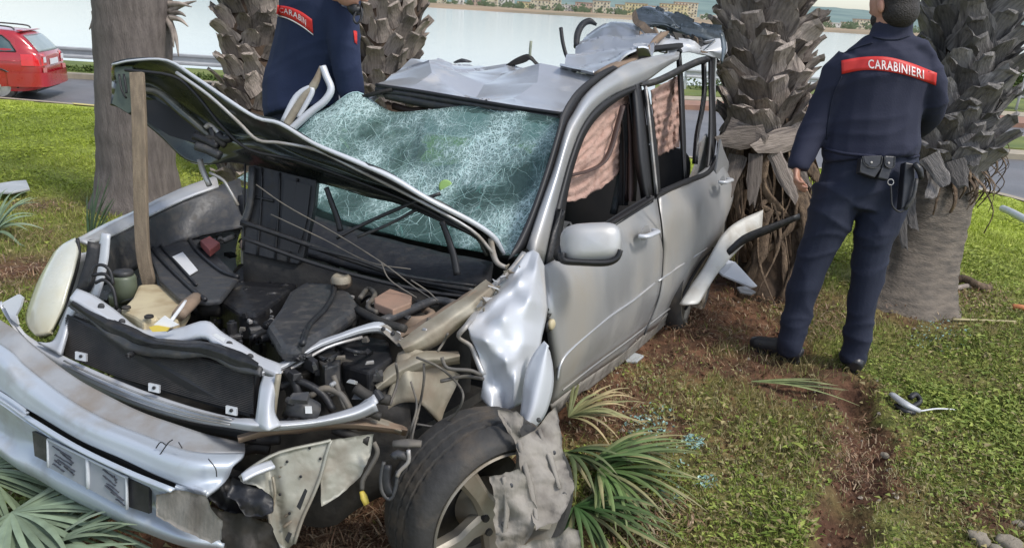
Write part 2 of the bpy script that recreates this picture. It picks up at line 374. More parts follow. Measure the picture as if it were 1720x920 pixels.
def turfcol(x, y, d):
    n1 = npn(x, y, 1.7, 11)[:, None]; n2 = npn(x, y, 8, 12)[:, None]; n3 = npn(x, y, 30, 13)[:, None]
    far = np.clip((y-4.5)/4, 0, 1)[:, None]
    g1 = np.array([.14, .165, .036]); g2 = np.array([.23, .215, .07]); g3 = np.array([.075, .12, .02]); gf = np.array([.29, .35, .055])
    t = np.clip(.5+.5*n2+.3*n1, 0, 1); c = g1*(1-t)+g2*t; t = np.clip(n3*.6+.1, 0, 1); c = c*(1-t)+g3*t
    c = c*(1-far)+gf*(1+.25*n2)*far
    s1 = np.array([.175, .088, .050]); s2 = np.array([.090, .050, .030]); t = np.clip(.5+.5*n3+.4*n2, 0, 1); sc = s1*(1-t)+s2*t
    e = np.clip(d*1.3+.15*n3[:, 0], 0, 1)[:, None]
    return c*(1-e)+sc*e
xs = np.concatenate([-np.geomspace(400, 26, 10), np.arange(-25, -6, .45), np.arange(-6, -2.2, .1), np.arange(-2.2, 3.6, .022), np.arange(3.6, 9.5, .12), np.arange(9.5, 26, .6), np.geomspace(26, 400, 10)])
ys = np.concatenate([[-300, -60, -20, -8, -3, 0], np.arange(.8, 5.2, .022), np.arange(5.2, 9, .1), np.arange(9, 17, .14), np.arange(17, 48, .6), [50]])
XX, YY = np.meshgrid(xs, ys); fx, fy = XX.ravel(), YY.ravel()
zz = zf(fx, fy); V = np.stack([fx, fy, zz], 1); nx, ny = len(xs), len(ys)
ii = (np.arange(ny-1)[:, None]*nx+np.arange(nx-1)[None, :]).ravel()
dd = dirtf(fx, fy); cc = turfcol(fx, fy, dd)
rr_ = rutd(fx, fy); cc = np.where((rr_ < .09+.03*npn(fx, fy, 14, 77))[:, None] & (np.abs(fx-1.6) < 1.5)[:, None], cc*.35+np.array([.085, .042, .026])*.8, cc)
out = inside(fx, fy) <= 0; cc[out] = np.array([.14, .15, .05])
prop(npmesh('ground', V, np.stack([ii, ii+1, ii+nx+1, ii+nx], 1), m_ground, None, True, cc), kind='structure')
# grass: short curved blades and small clover-like leaves
NB = 480000
r = 1.55*np.exp(npr.uniform(0, 1, NB)**1.0*math.log(15.5/1.55)); az = npr.uniform(-.72, .72, NB)
gx = np.sin(az)*r; gy = np.cos(az)*r
s = inside(gx, gy); d = dirtf(gx, gy); rd = rutd(gx, gy)
keep = (s > .12) & (npr.uniform(0, 1, NB) > d*.92+.01) & (rd > .09+.03*npr.uniform(-1, 1, NB))
cl = npn(gx, gy, 9, 21); keep &= npr.uniform(-1.6, 1.2, NB) < cl+.9
gx, gy, r, d = gx[keep], gy[keep], r[keep], d[keep]; n = len(gx); z0 = zf(gx, gy)
cl = npn(gx, gy, 9, 21); c2 = npn(gx, gy, 2.4, 22)
leaf = npr.uniform(0, 1, n) < np.clip(.22+.45*c2, .03, .7)
h = np.where(leaf, npr.uniform(.010, .026, n), npr.uniform(.014, .038, n))*(1+.35*cl)*(1+.05*r)
wd = np.where(leaf, npr.uniform(.0035, .0075, n), npr.uniform(.0010, .0024, n))*(1+.22*np.maximum(r-2, 0))
th = npr.uniform(0, 6.283, n); lean = np.where(leaf, npr.uniform(.4, 1.5, n), npr.uniform(.1, 1.3, n)); ln = npr.uniform(0, 6.283, n)
px_, py_ = np.cos(th)*wd, np.sin(th)*wd; lx, ly = np.cos(ln)*lean*h, np.sin(ln)*lean*h
v0 = np.stack([gx-px_, gy-py_, z0-.004], 1); v1 = np.stack([gx+px_, gy+py_, z0-.004], 1)
v0[leaf] = np.stack([gx+lx*.3, gy+ly*.3, z0+h*.5], 1)[leaf]
v1[leaf] = np.stack([gx+px_*1.3+lx*.6, gy+py_*1.3+ly*.6, z0+h*.95], 1)[leaf]
v2 = np.stack([gx+lx, gy+ly, z0+h], 1)
v3 = np.where(leaf[:, None], np.stack([gx-px_*1.3+lx*.8, gy-py_*1.3+ly*.8, z0+h*.9], 1), (v0+v2)/2)
v2[leaf] = np.stack([gx+lx*1.3, gy+ly*1.3, z0+h*.85], 1)[leaf]
V = np.stack([v0, v1, v2, v3], 1).reshape(-1, 3); Fq = np.arange(4*n).reshape(-1, 4)
u = npr.uniform(0, 1, n)[:, None]; far = np.clip((gy-4.5)/3.5, 0, 1)[:, None]
green = np.array([.13, .19, .030])*(1-u)+np.array([.30, .335, .075])*u; straw = np.array([.33, .275, .13])*(1-u)+np.array([.20, .165, .075])*u
dry = (npr.uniform(0, 1, n) < np.clip(.34-.34*c2+.5*d-.40*far[:, 0], .02, .95))[:, None]
cg = np.where(dry, straw, green); cg = cg*(1-far)+(cg*.30+np.array([.40, .47, .06])*.80)*far
cg = cg*npr.uniform(.75, 1.2, n)[:, None]
prop(npmesh('grass', V, Fq, m_grass, None, False, np.repeat(cg, 4, 0)), 'short patchy grass and clover covering the mound around the wreck', 'grass', kind='stuff')
# soil crumbs on the torn ground
NC = 9000; r = 1.6*np.exp(npr.uniform(0, 1, NC)*math.log(6/1.6)); az = npr.uniform(-.7, .7, NC); cx, cy = np.sin(az)*r, np.cos(az)*r
d = dirtf(cx, cy); k = npr.uniform(0, 1, NC) < d*1.2; cx, cy = cx[k], cy[k]; n = len(cx); cz = zf(cx, cy); q = npr.uniform(.003, .013, n)
oct_ = np.array([(1, 0, 0), (0, 1, 0), (-1, 0, 0), (0, -1, 0), (0, 0, 1), (0, 0, -1)], float)
V = (np.stack([cx, cy, cz+q*.3], 1)[:, None, :]+oct_[None]*q[:, None, None]*npr.uniform(.5, 1.3, (n, 6, 1))).reshape(-1, 3)
f8 = np.array([(0, 1, 4), (1, 2, 4), (2, 3, 4), (3, 0, 4), (1, 0, 5), (2, 1, 5), (3, 2, 5), (0, 3, 5)]); Fq = (np.arange(n)[:, None, None]*6+f8[None]).reshape(-1, 3)
cg = np.where(npr.uniform(0, 1, (n, 1)) < .06, np.array([[.38, .33, .27]]), np.array([[.13, .065, .038]])*npr.uniform(.6, 1.5, (n, 1)))
prop(npmesh('soil_crumbs', V, Fq, m_ground, None, False, np.repeat(cg, 6, 0)), 'crumbs of torn reddish soil on the churned ground', 'soil', kind='stuff')
# ------------------------------------------------------------------ road, kerbs, verge, water
def edge_curve(off=0.):
    pts = [(8.1+off, y) for y in np.arange(-12, 9.8, .6)]
    # walk the rounded corner by root finding along rays from (0,5)
    for a in np.linspace(math.radians(31), math.radians(142), 120):
        lo, hi = 1., 60.
        for _ in range(40):
            md = (lo+hi)/2
            if inside(np.array([md*math.cos(a)]), np.array([5+md*math.sin(a)]))[0] > -off: lo = md
            else: hi = md
        pts.append((lo*math.cos(a), 5+lo*math.sin(a)))
    return pts
def ringstrip(A, B, z0, z1):
    vs = [Vector((a[0], a[1], z0)) for a in A]+[Vector((b[0], b[1], z1)) for b in B]; n = len(A)
    return vs, [(i, i+1, n+i+1, n+i) for i in range(n-1)]
def sheetpoly(name, A, B, z, m, kind='structure'):
    vs, fs = ringstrip(A, B, z, z); return prop(mesh(name, vs, fs, m, None, False), kind=kind)
E0 = edge_curve(0); E1 = edge_curve(.16); Ef = [(a[0]*1.0, a[1]) for a in edge_curve(.16)]
# outer road boundary = shoreline verge
def outer(p): return None
vs = [Vector((x, y, ROADZ)) for x in np.linspace(-60, 60, 41) for y in (-20, 21.2+max(x, 0)*.42 if x < 40 else 38)]
fs = [(2*i, 2*i+2, 2*i+3, 2*i+1) for i in range(40)]
# road as a band outside the kerb
A = E1; B = []
for (x, y) in E1:
    if y < 9: B.append((26, y if y > -12 else -12))
    else: B.append((x, y))
RB = []
nE = len(E1)
for i, (x, y) in enumerate(E1):
    dx, dy = x-0, y-5.; L_ = math.hypot(dx, dy); ux, uy = dx/L_, dy/L_
    t = L_
    while t < 60 and (5+uy*t) < 21.0+max(ux*t, 0)*.40 and ux*t < 40: t += .1
    RB.append((ux*t, 5+uy*t))
sheetpoly('road', E1, RB, ROADZ, m_road)
sheetpoly('road_line', edge_curve(.45), edge_curve(.60), ROADZ+.005, m_paint)
kp = []
def kerbprof(A, B, z0, z1):
    v1, f1 = ringstrip(B, B, z0, z1); v2, f2 = ringstrip(B, A, z1, z1+.002); return merge([(v1, f1), (v2, f2)])
vs, fs = kerbprof(E0, E1, ROADZ-.02, ROADZ+.13)
prop(mesh('kerb', vs, fs, m_kerb, None, False), kind='structure')
# yellow painted kerb lengths on the left
sel = [i for i in range(len(E0)) if E0[i][0] < -5.2 and (i//5) % 2 == 0 and i+1 < len(E0)]
vs = []; fs = []
for i in sel:
    k = len(vs); n_ = len(E0)
    a, b, c, d_ = edge_curve_pts = (E0[i], E0[i+1], E1[i+1], E1[i])
    vs += [Vector((q[0], q[1], ROADZ+.137)) for q in (a, b, c, d_)]+[Vector((q[0]*1.0+.0, q[1]+.004, ROADZ)) for q in (c, d_)]; fs += [(k, k+1, k+2, k+3), (k+3, k+2, k+4, k+5)]
prop(mesh('kerb_paint', vs, fs, m_kerby, None, False), kind='structure')
# median and second carriageway seen on the right
def HZ(px, py, z=ROADZ): return ghit(px, py, z)
def slab(name, pix, z, h, m, kern=None):
    P = [HZ(a, b, z) for a, b in pix]; vs = P+[p+Vector((0, 0, h)) for p in P]; n = len(P)
    fs = [(i, (i+1) % n, n+(i+1) % n, n+i) for i in range(n)]+[tuple(range(n, 2*n))]
    return prop(mesh(name, vs, fs, m, None, False), kind='structure')
slab('median_kerb', [(1560, 262), (1640, 263), (1720, 269), (1860, 280), (1860, 244), (1720, 236), (1640, 233), (1560, 233)], ROADZ, .12, m_kerb)
slab('median_grass', [(1560, 254), (1640, 255), (1720, 261), (1860, 271), (1860, 247), (1720, 239), (1640, 236), (1560, 236)], ROADZ, .15, m_verge)
slab('brick_kerb', [(1100, 182), (1400, 196), (1560, 204), (1720, 215), (1900, 229), (1900, 219), (1720, 204), (1560, 193), (1400, 186), (1100, 174)], ROADZ, .14, m_brick)
slab('pavement', [(1100, 172), (1560, 192), (1720, 203), (1900, 218), (1900, 208), (1720, 195), (1560, 185), (1100, 166)], ROADZ+.01, .135, m_kerb)
slab('verge', [(1100, 165), (1560, 184), (1720, 194), (1900, 207), (1900, 184), (1720, 172), (1560, 163), (1100, 148)], ROADZ+.012, .14, m_verge)
slab('left_kerb', [(-80, 124), (100, 131), (250, 140), (420, 151), (620, 160), (620, 156), (420, 147.5), (250, 137), (100, 128), (-80, 121)], ROADZ, .13, m_kerb)
slab('left_verge', [(-80, 121), (100, 128), (250, 137), (420, 147.5), (620, 156), (620, 140), (420, 128), (250, 117), (100, 108), (-80, 96)], ROADZ+.005, .13, m_verge)
def water():
    vs = [Vector((-3000, 20.5, -1.75)), Vector((3000, 20.5, -1.75)), Vector((3000, 1300, -1.75)), Vector((-3000, 1300, -1.75))]
    prop(mesh('lagoon_water', vs, [(0, 1, 2, 3)], m_water, None, False), kind='structure')
water()
# low leafy weeds along both verges
def tuft_cloud(name, centers, m, size, nper, label, cat, leaf=.05, par=None):
    vs = []; fs = []
    for c, R_, H_ in centers:
        for k in range(nper):
            a = rnd.uniform(0, 6.283); q = R_*math.sqrt(rnd.random()); p = c+Vector((math.cos(a)*q, math.sin(a)*q, H_*rnd.random()*(1-(q/R_)**2*.6)))
            u = Vector((rnd.gauss(0, 1), rnd.gauss(0, 1), rnd.gauss(0, 1))).normalized(); v = u.cross(Vector((rnd.gauss(0, 1), rnd.gauss(0, 1), rnd.gauss(0, 1)))).normalized(); l = leaf*rnd.uniform(.6, 1.3)
            b = len(vs); vs += [p-u*l, p-v*l*.5, p+u*l, p+v*l*.5]; fs.append((b, b+1, b+2, b+3))
    return mesh(name, vs, fs, m, par, False)
cs = []
for k in range(60):
    x = 60+k*6+rnd.uniform(-3, 3); p = ghit(x, 126+(x-100)*.068-8, ROADZ+.1); cs.append((p, rnd.uniform(.25, .5), rnd.uniform(.06, .22)))
prop(tuft_cloud('weeds', cs, m_bush, .1, 170, '', '', .05), 'green weeds growing under the guardrail along the lagoon road', 'weeds', kind='stuff')
cs = []
for k in range(36):
    x = 1340+k*12+rnd.uniform(-3, 3)
    p = ghit(x, 158+(x-1500)*.055-4, ROADZ+.1); cs.append((p, rnd.uniform(.4, .7), rnd.uniform(.15, .3)))
for x, y in ((1215, 152), (1228, 150), (1205, 155), (1165, 150), (1340, 150)):
    p = ghit(x, y, ROADZ+.1); cs.append((p, .8, .7))
prop(tuft_cloud('weeds', cs, m_bush, .1, 260, '', '', .06), 'rough green growth along the verge of the farther road', 'weeds', kind='stuff')
def bush(px, py, w_, h_, t_, label):
    c = D(px, py, t_); c.z -= 0; r = thing('shoreline_bush', c, label, 'bush')
    tb = [ringtube([c+Vector((rnd.uniform(-.05, .05), 0, -.05)), c+Vector((rnd.uniform(-w_, w_)*.4, rnd.uniform(-.2, .2), h_*.7))], [.03, .01], 5) for _ in range(5)]
    a, b = merge(tb); mesh('stem', a, b, m_bark, r)
    tuft = [(c+Vector((rnd.uniform(-w_, w_)*.6, rnd.uniform(-.4, .4), rnd.uniform(0, h_*.4))), rnd.uniform(.3, .6)*w_, rnd.uniform(.4, .7)*h_) for _ in range(14)]
    prop(tuft_cloud('foliage', tuft, m_bush, .1, 330, '', '', .06, r), kind='stuff')
bush(1690, 160, 1.1, 1.1, 27., 'dark green bush beyond the guardrail at the right edge')
# guardrails
def guardrail(pix, t, label, rail_h=.72, spacing=3.):
    P = [D(a, b, t(a)) for a, b in pix]; P = [Vector((p.x, p.y, 0)) for p in P]
    b0 = Vector((P[0].x, P[0].y, ROADZ)); r = thing('guardrail', b0, label, 'guardrail')
    C = []
    for i in range(len(P)-1):
        n = max(2, int((P[i+1]-P[i]).length/.6))
        for k in range(n): C.append(P[i].lerp(P[i+1], k/n))
    C.append(P[-1]); prof = [(-.15, 0), (-.13, .03), (-.085, .03), (-.06, 0), (-.035, -.03), (.035, -.03), (.06, 0), (.085, .03), (.13, .03), (.15, 0)]
    vs = []; fs = []; m = len(prof)
    for i, c in enumerate(C):
        tg = (C[min(i+1, len(C)-1)]-C[max(i-1, 0)]).normalized(); nn = Vector((-tg.y, tg.x, 0))
        for off in (0, .006):
            for zz_, q in prof: vs.append(Vector((c.x, c.y, ROADZ+.13+rail_h-.15+zz_))-nn*(q-off))
    for i in range(len(C)-1):
        for s_ in (0, 1):
            for k in range(m-1):
                a = i*2*m+s_*m+k; fs.append((a, a+1, a+2*m+1, a+2*m))
    mesh('rail', vs, fs, m_galv, r, False)
    L_ = 0
    acc = 0
    for i in range(len(C)-1):
        if acc <= 0:
            c = C[i]; a, b = boxv(Vector((c.x, c.y+.06, ROADZ+.13+rail_h/2-.1)), WX, WY, WZ, .05, .03, rail_h/2+.07); mesh('post', a, b, m_galv, r, False); acc = spacing
        acc -= (C[i+1]-C[i]).length
guardrail([(-120, 90), (60, 90), (250, 98), (420, 106), (640, 118)], lambda x: 20.0, 'grey steel guardrail along the lagoon behind the left palm trunks')
guardrail([(1150, 150), (1400, 152), (1560, 160), (1720, 168), (1900, 178)], lambda x: 26.5, 'pale steel guardrail by the far carriageway on the right')
# far shore, buildings, hills
def far_shore():
    vs = []; fs = []
    n = 60
    for i in range(n+1):
        x = -900+i*1800/n; y0 = 640+12*math.sin(x*.011)+.02*x
        vs += [Vector((x, y0, -1.74)), Vector((x, y0+14, -.2)), Vector((x, y0+90, 1.2)), Vector((x, 1500, 6)), Vector((x, 4000, 8))]
    for i in range(n):
        for k in range(4): a = i*5+k; fs.append((a, a+5, a+6, a+1))
    m = M('far_shore_land', (.30, .21, .13), (.36, .27, .17), .95, 0, .03, dirt=(.13, .13, .08), ds=.012, dth=.56)
    prop(mesh('far_shore', vs, fs, m), kind='structure')
far_shore()
m_hill = M('hill_scrub', (.15, .22, .20), (.20, .27, .24), 1., 0, .012, dirt=(.10, .16, .16), ds=.008, dth=.52)
def hills():
    xs_ = np.linspace(-1600, 2600, 120); ys_ = np.linspace(2000, 3600, 14); vs = []; fs = []
    for j, y in enumerate(ys_):
        for x in xs_:
            e = math.sin(j/13*math.pi*.5); h_ = 112+40*noise.noise(Vector((x*.0014, 3.1, 0)))+14*noise.noise(Vector((x*.006, y*.004, 0)))
            h_ *= 1-.35*max(0, min(1, (x-300)/1500)); vs.append(Vector((x, y, 2+e*max(h_, 12)+4*noise.noise(Vector((x*.02, y*.01, 1)))*e)))
    n = len(xs_)
    for j in range(len(ys_)-1):
        for i in range(n-1): a = j*n+i; fs.append((a, a+1, a+n+1, a+n))
    prop(mesh('hills', vs, fs, m_hill), kind='structure')
hills()
m_bw = [M('cream_render', (.62, .56, .42), None, .8), M('white_render', (.70, .68, .63), None, .8), M('yellow_render', (.66, .58, .34), None, .8), M('pink_render', (.55, .42, .34), None, .8)]
m_win = M('far_window', (.12, .12, .13), None, .3); m_rf = M('terracotta_roof', (.40, .24, .17), None, .9)
WORDS = ['cream', 'white', 'yellow', 'pink']
def building(px, t, wpx, hpx, k, label):
    c = D(px, 20+(px-860)*.062, t); c.z = .2; W_ = wpx*t/FPX; H_ = hpx*t/FPX; Dp = 11.
    r = thing('apartment_building', c, label, 'building', 'apartment buildings on the far shore')
    a, b = boxv(c+WZ*(H_/2), WX, WY, WZ, W_/2, Dp/2, H_/2); mesh('wall', a, b, m_bw[k], r, False)
    a, b = boxv(c+WZ*(H_+.25), WX, WY, WZ, W_/2+.4, Dp/2+.4, .25); mesh('roof', a, b, m_rf if k != 1 else m_bw[1], r, False)
    fl = max(2, int(H_/3.1)); cols = max(2, int(W_/3.4)); pr = []
    for i in range(fl):
        for j in range(cols):
            q = c+Vector((-W_/2+(j+.5)*W_/cols, -Dp/2, (i+.5)*H_/fl)); pr.append(boxv(q, WX, WY, WZ, .65, .05, .75))
            if (i+j*2+k) % 3 == 0: pr.append(boxv(q+Vector((0, -.6, -.9)), WX, WY, WZ, 1.3, .6, .12))
    a, b = merge(pr); prop(mesh('window', a, b, m_win, r, False), kind='stuff')
bl = [(742, 14), (770, 18), (798, 22), (826, 20), (850, 26), (880, 24), (905, 30), (930, 22), (955, 26), (982, 34), (1008, 28), (1030, 26), (1048, 32), (1066, 36), (1098, 40), (1128, 44), (1148, 38)]
sizes = ['long', 'squat', 'tall', 'narrow', 'low', 'wide']
for i, (x, w_) in enumerate(bl):
    k = (0, 1, 3, 0, 1, 2, 0)[i % 7] if x < 1060 else (2 if i % 2 else 0); hp = 17+5*math.sin(i*2.1)+(6 if x > 1070 else 0)
    building(x, 850+20*math.sin(i*1.7), w_, hp, k, '%s apartment block on the far shore, %s in the row from the left' % (WORDS[k], ['first','second','third','fourth','fifth','sixth','seventh','eighth','ninth','tenth','eleventh','twelfth','thirteenth','fourteenth','fifteenth','sixteenth','seventeenth'][i]))
for i, (x, w_, hp, k) in enumerate([(1352, 20, 15, 0), (1376, 22, 14, 3), (1400, 14, 10, 1), (1418, 12, 12, 0), (1445, 28, 18, 0), (1190, 30, 10, 1), (1662, 18, 12, 1)]):
    building(x, 870, w_, hp, k, ['cream block just right of the first shaggy palm trunk', 'pinkish block on the far shore between trunk and officer', 'small white house among trees on the far shore', 'small cream house left of the officer head', 'wide cream block directly left of the officer head', 'low white block above the torn tailgate', 'white block glimpsed past the right palm'][i])
# far trees
prr = []
for k in range(150):
    x = rnd.uniform(700, 1720); t = rnd.uniform(760, 840); c = D(x, 20+(x-860)*.062, t); c.z = 1.5
    s_ = rnd.uniform(2.2, 4.4); q = []
    f_ = []
    for i in range(22):
        u = Vector((rnd.gauss(0, 1), rnd.gauss(0, 1), rnd.gauss(0, .8)))*s_*.55+Vector((0, 0, s_*.8)); e = rnd.uniform(.5, 1.1)*s_*.45
        b = len(q); q += [c+u+Vector((-e, 0, -e*.6)), c+u+Vector((e, 0, -e*.5)), c+u+Vector((rnd.uniform(-e, e)*.5, e*.4, e))]; f_.append((b, b+1, b+2))
    prr.append((q, f_))
a, b = merge(prr); prop(mesh('distant_trees', a, b, M('distant_tree_green', (.09, .13, .07), (.14, .17, .10), .95, 0, .2), None, False), 'blurred belt of trees among the buildings on the far shore', 'trees', kind='stuff')
# ------------------------------------------------------------------ palms
def boot_mesh(name, seed, m):
    g = random.Random(seed); L_ = 1.; vs = []; fs = []; N = 6
    for i in range(N+1):
        s_ = i/N; wd = (.54-.25*s_**1.1)*(1+.12*math.sin(s_*7+seed))*(1+.08*g.uniform(-1, 1)); th = .125*(1-.4*s_); cz = .34*s_**2.2
        if i == N: wd *= .9
        for (a, b_) in ((-1, 0), (-.55, 1), (.55, 1), (1, 0), (.5, -.55), (-.5, -.55)):
            j = (g.uniform(-.05, .05) if i == N else g.uniform(-.03, .03))
            vs.append((a*wd+g.uniform(-.02, .02), s_*L_+j+(.12*abs(a) if i == N and g.random() < .6 else 0)*-1, cz+b_*th+abs(a)**2*.06*(1-s_)))
    for i in range(N):
        for k in range(6): fs.append((i*6+k, i*6+(k+1) % 6, (i+1)*6+(k+1) % 6, (i+1)*6+k))
    fs.append(tuple(N*6+k for k in range(6)))
    me = bpy.data.meshes.new(name); me.from_pydata(vs, [], fs); me.materials.append(m); me.update(); return me
BM1 = [boot_mesh('leaf_base', s_, m_boot) for s_ in range(6)]; BM2 = [boot_mesh('leaf_base', s_+20, m_boot2) for s_ in range(6)]
def axis_at(C, s_):
    u = s_*(len(C)-1); k = min(int(u), len(C)-2); return C[k].lerp(C[k+1], u-k)
def crown(root, top, R_=2.0):
    pr = []
    for k in range(26):
        a = k*2.399; el = rnd.uniform(-.2, 1.1); dirv = Vector((math.cos(a)*math.cos(el), math.sin(a)*math.cos(el), math.sin(el)))
        hub = top+dirv*rnd.uniform(.8, 1.2); pr.append(ringtube([top, top.lerp(hub, .5)+Vector((0, 0, .05)), hub], .014, 4))
        side = dirv.cross(WZ).normalized()
        for j in range(14):
            b = (j-6.5)/6.5*1.35; dd_ = (dirv*math.cos(b)+side*math.sin(b)).normalized(); l = rnd.uniform(.6, .8); e = hub+dd_*l-WZ*.12; mid = hub+dd_*l*.55+WZ*.02; sd_ = dd_.cross(WZ).normalized()*.022
            pr.append(([hub, mid-sd_, e, mid+sd_], [(0, 1, 2, 3)]))
    a, b = merge(pr); mesh('crown', a, b, M('palm_crown', (.07, .12, .03), (.10, .14, .05), .5), root, False)
def trunk_mesh(root, C, Rs, m, name='trunk', rough=.03, n=28):
    vs = []; fs = []
    for i, c in enumerate(C):
        for k in range(n):
            a = 2*math.pi*k/n; q = Rs[i]*(1+rough*noise.noise(Vector((math.cos(a)*2, math.sin(a)*2, c.z*4)))); vs.append(c+Vector((math.cos(a)*q, math.sin(a)*q, 0)))
    for i in range(len(C)-1):
        for k in range(n): fs.append((i*n+k, i*n+(k+1) % n, (i+1)*n+(k+1) % n, (i+1)*n+k))
    return mesh(name, vs, fs, m, root)
# palm 1: smooth grooved trunk with a flared foot
p1 = G(232, 345); T1 = 6.25
root = thing('palm_tree', p1, 'thick smooth grey palm trunk rising behind the raised bonnet', 'palm tree', 'palms on the mound')
_r = RAY(222, 0); topx = CAM+_r*(p1.y/_r.y); C = []; Rs = []
for i in range(90):
    s_ = i/89; z_ = p1.z-.1+s_*5.2; f = (z_-p1.z)/(topx.z-p1.z)
    c = Vector((p1.x+(topx.x-p1.x)*min(f, 2), p1.y, z_)); C.append(c)
    fl = max(0, z_-p1.z); Rs.append((.268+.075*math.exp(-fl/.16)+.02*math.exp(-fl/.9))*(1+.012*math.sin(z_*34+noise.noise(Vector((0, 0, z_*5)))*4)))
trunk_mesh(root, C, Rs, m_bark, rough=.05, n=40); crown(root, C[-1])
tt1 = lambda a, b: (p1.y-.262)/RAY(a, b).y
for k, (a, b, s_) in enumerate(((203, 195, .045), (206, 228, .06))):
    c = D(a, b, tt1(a, b))
    vs = [c+RT*(math.cos(q)*s_*.6*rnd.uniform(.7, 1.2))+UP*(math.sin(q)*s_*rnd.uniform(.7, 1.2))-RAY(a, b)*.0 for q in np.linspace(0, 6.28, 9)[:-1]]
    plate('bark_scar', vs, .05, m_cut, root)
pr = []
for (a, b, c_, d_) in ((280, 8, 322, 12), (282, 20, 330, 2), (284, 28, 316, 45), (284, 36, 300, 95), (280, 30, 292, 80), (286, 22, 312, 28), (160, 20, 150, 50)):
    t_ = p1.y/RAY(a, b).y; P = [D(a, b, t_), D((a+c_)/2+3, (b+d_)/2-3, t_-.04), D(c_, d_, t_-.06)]; v_, f_ = ringtube(cr(P, 4), [.028-.003*i for i in range(9)], 5); mesh('dead_frond', v_, f_, m_boot, root)
def boot_palm(pts, rad, zlo, zhi, rows, nper, meshes, label, size=.2, seed=1, coreR=.8, skirt=None, tlean=None):
    g = random.Random(seed); b0 = pts[0]; root = thing('palm_tree', b0, label, 'palm tree', 'palms on the mound')
    C = cr(pts, 12); C = [axis_at(C, i/60) for i in range(61)]
    Rs = [rad(c.z)*coreR for c in C]; trunk_mesh(root, C, Rs, m_core, 'trunk', .08)
    base = base_of(root)
    for i in range(rows):
        z_ = zlo+(zhi-zlo)*(i/(rows-1)); cc_ = min(C, key=lambda c: abs(c.z-z_)); 
        R_ = rad(z_)*coreR*.93
        for k in range(nper):
            a = 2*math.pi*(k+.5*(i % 2)+g.uniform(-.13, .13))/nper+i*.13; rad_d = Vector((math.cos(a), math.sin(a), 0))
            if rad_d.dot(Vector((cc_.x, cc_.y, 0)).normalized()) > .55: continue    # the far side shows nothing
            tilt = g.uniform(1.18, 1.42); roll = g.gauss(0, .22)
            yv = (rad_d*math.cos(tilt)+WZ*math.sin(tilt)+rad_d.cross(WZ)*(g.choice((-1, 1))*g.uniform(.1, .6))).normalized()
            xv = (Matrix.Rotation(roll, 3, yv) @ rad_d.cross(WZ)*-1); xv = (xv-yv*xv.dot(yv)).normalized(); zv = xv.cross(yv).normalized()
            if zv.dot(rad_d) < 0: xv = -xv; zv = -zv
            o = bpy.data.objects.new('leaf_base', g.choice(meshes)); COL.objects.link(o); o.parent = root
            sc = size*g.uniform(.85, 1.2); mt = Matrix((( *(xv*sc*g.uniform(.70, 1.0)), 0), (*(yv*sc), 0), (*(zv*sc*.85), 0), (0, 0, 0, 1))).transposed()
            mt.translation = cc_+rad_d*R_+WZ*g.uniform(-.02, .02)+Vector((0, 0, z_-cc_.z))-base; o.matrix_local = mt
    return root, C
def palm_pts(plist):
    return [D(a, b, t) for a, b, t in plist]
# palms 2 and 3 behind the left officer
r2, _ = boot_palm(palm_pts([(430, 330, 7.0), (428, 180, 7.1), (432, 60, 7.2), (420, -120, 7.3), (410, -300, 7.4)]), lambda z: .34+.02*math.sin(z*5), -.2, 2.6, 21, 11, BM1, 'shaggy palm trunk just left of the left officer', .24, 3); crown(r2, _[-1])
r3, _ = boot_palm(palm_pts([(640, 330, 7.4), (646, 150, 7.5), (655, 50, 7.6), (660, -120, 7.7), (660, -300, 7.8)]), lambda z: .36+.02*math.sin(z*4+1), -.2, 2.8, 21, 11, BM1, 'shaggy palm trunk just right of the left officer', .24, 5); crown(r3, _[-1])
# palm 4 beside the car's tail, with a skirt of dead fibre below
b4 = G(1290, 500); 
r4, C4 = boot_palm([b4-WZ*.1]+palm_pts([(1290, 400, 4.95), (1280, 230, 4.95), (1282, 100, 5.0), (1275, 0, 5.1), (1262, -180, 5.3)]), lambda z: .235+.065*max(0, min(1, (z-.6)/1.0)), .98, 2.9, 23, 11, BM1, 'shaggy palm trunk between the car tail and the standing officer', .235, 8, skirt=True); crown(r4, C4[-1])
pr = []
for k in range(170):
    a = rnd.uniform(0, 6.283); z1 = rnd.uniform(.55, 1.14); z0_ = rnd.uniform(-.02, .55); c1 = min(C4, key=lambda c: abs(c.z-z1)); c0 = min(C4, key=lambda c: abs(c.z-z0_)); q = rnd.uniform(.20, .27)
    dv = Vector((math.cos(a), math.sin(a), 0)); a2 = a+rnd.gauss(0, .45); dv2 = Vector((math.cos(a2), math.sin(a2), 0))
    P = [c1+dv*q, (c1.lerp(c0, .5))+dv*(q+.03+rnd.uniform(-.04, .06))+dv.cross(WZ)*rnd.gauss(0, .05), Vector((c0.x, c0.y, z0_))+dv2*(q+rnd.uniform(-.04, .06))]
    wv = rnd.choice((.006, .012, .02, .035, .05))*rnd.uniform(.7, 1.2); v_, f_ = ringtube(cr(P, 5), [(wv*(1-.05*i)*(1+.3*rnd.uniform(-1, 1)), wv*.16) for i in range(11)], 6, upv=dv+WX*.3*rnd.gauss(0, 1)); pr.append((v_, f_))
a, b = merge(pr); prop(mesh('hanging_fibre', a, b, m_dead, r4), 'skirt of dead brown leaf stalks', kind='stuff')
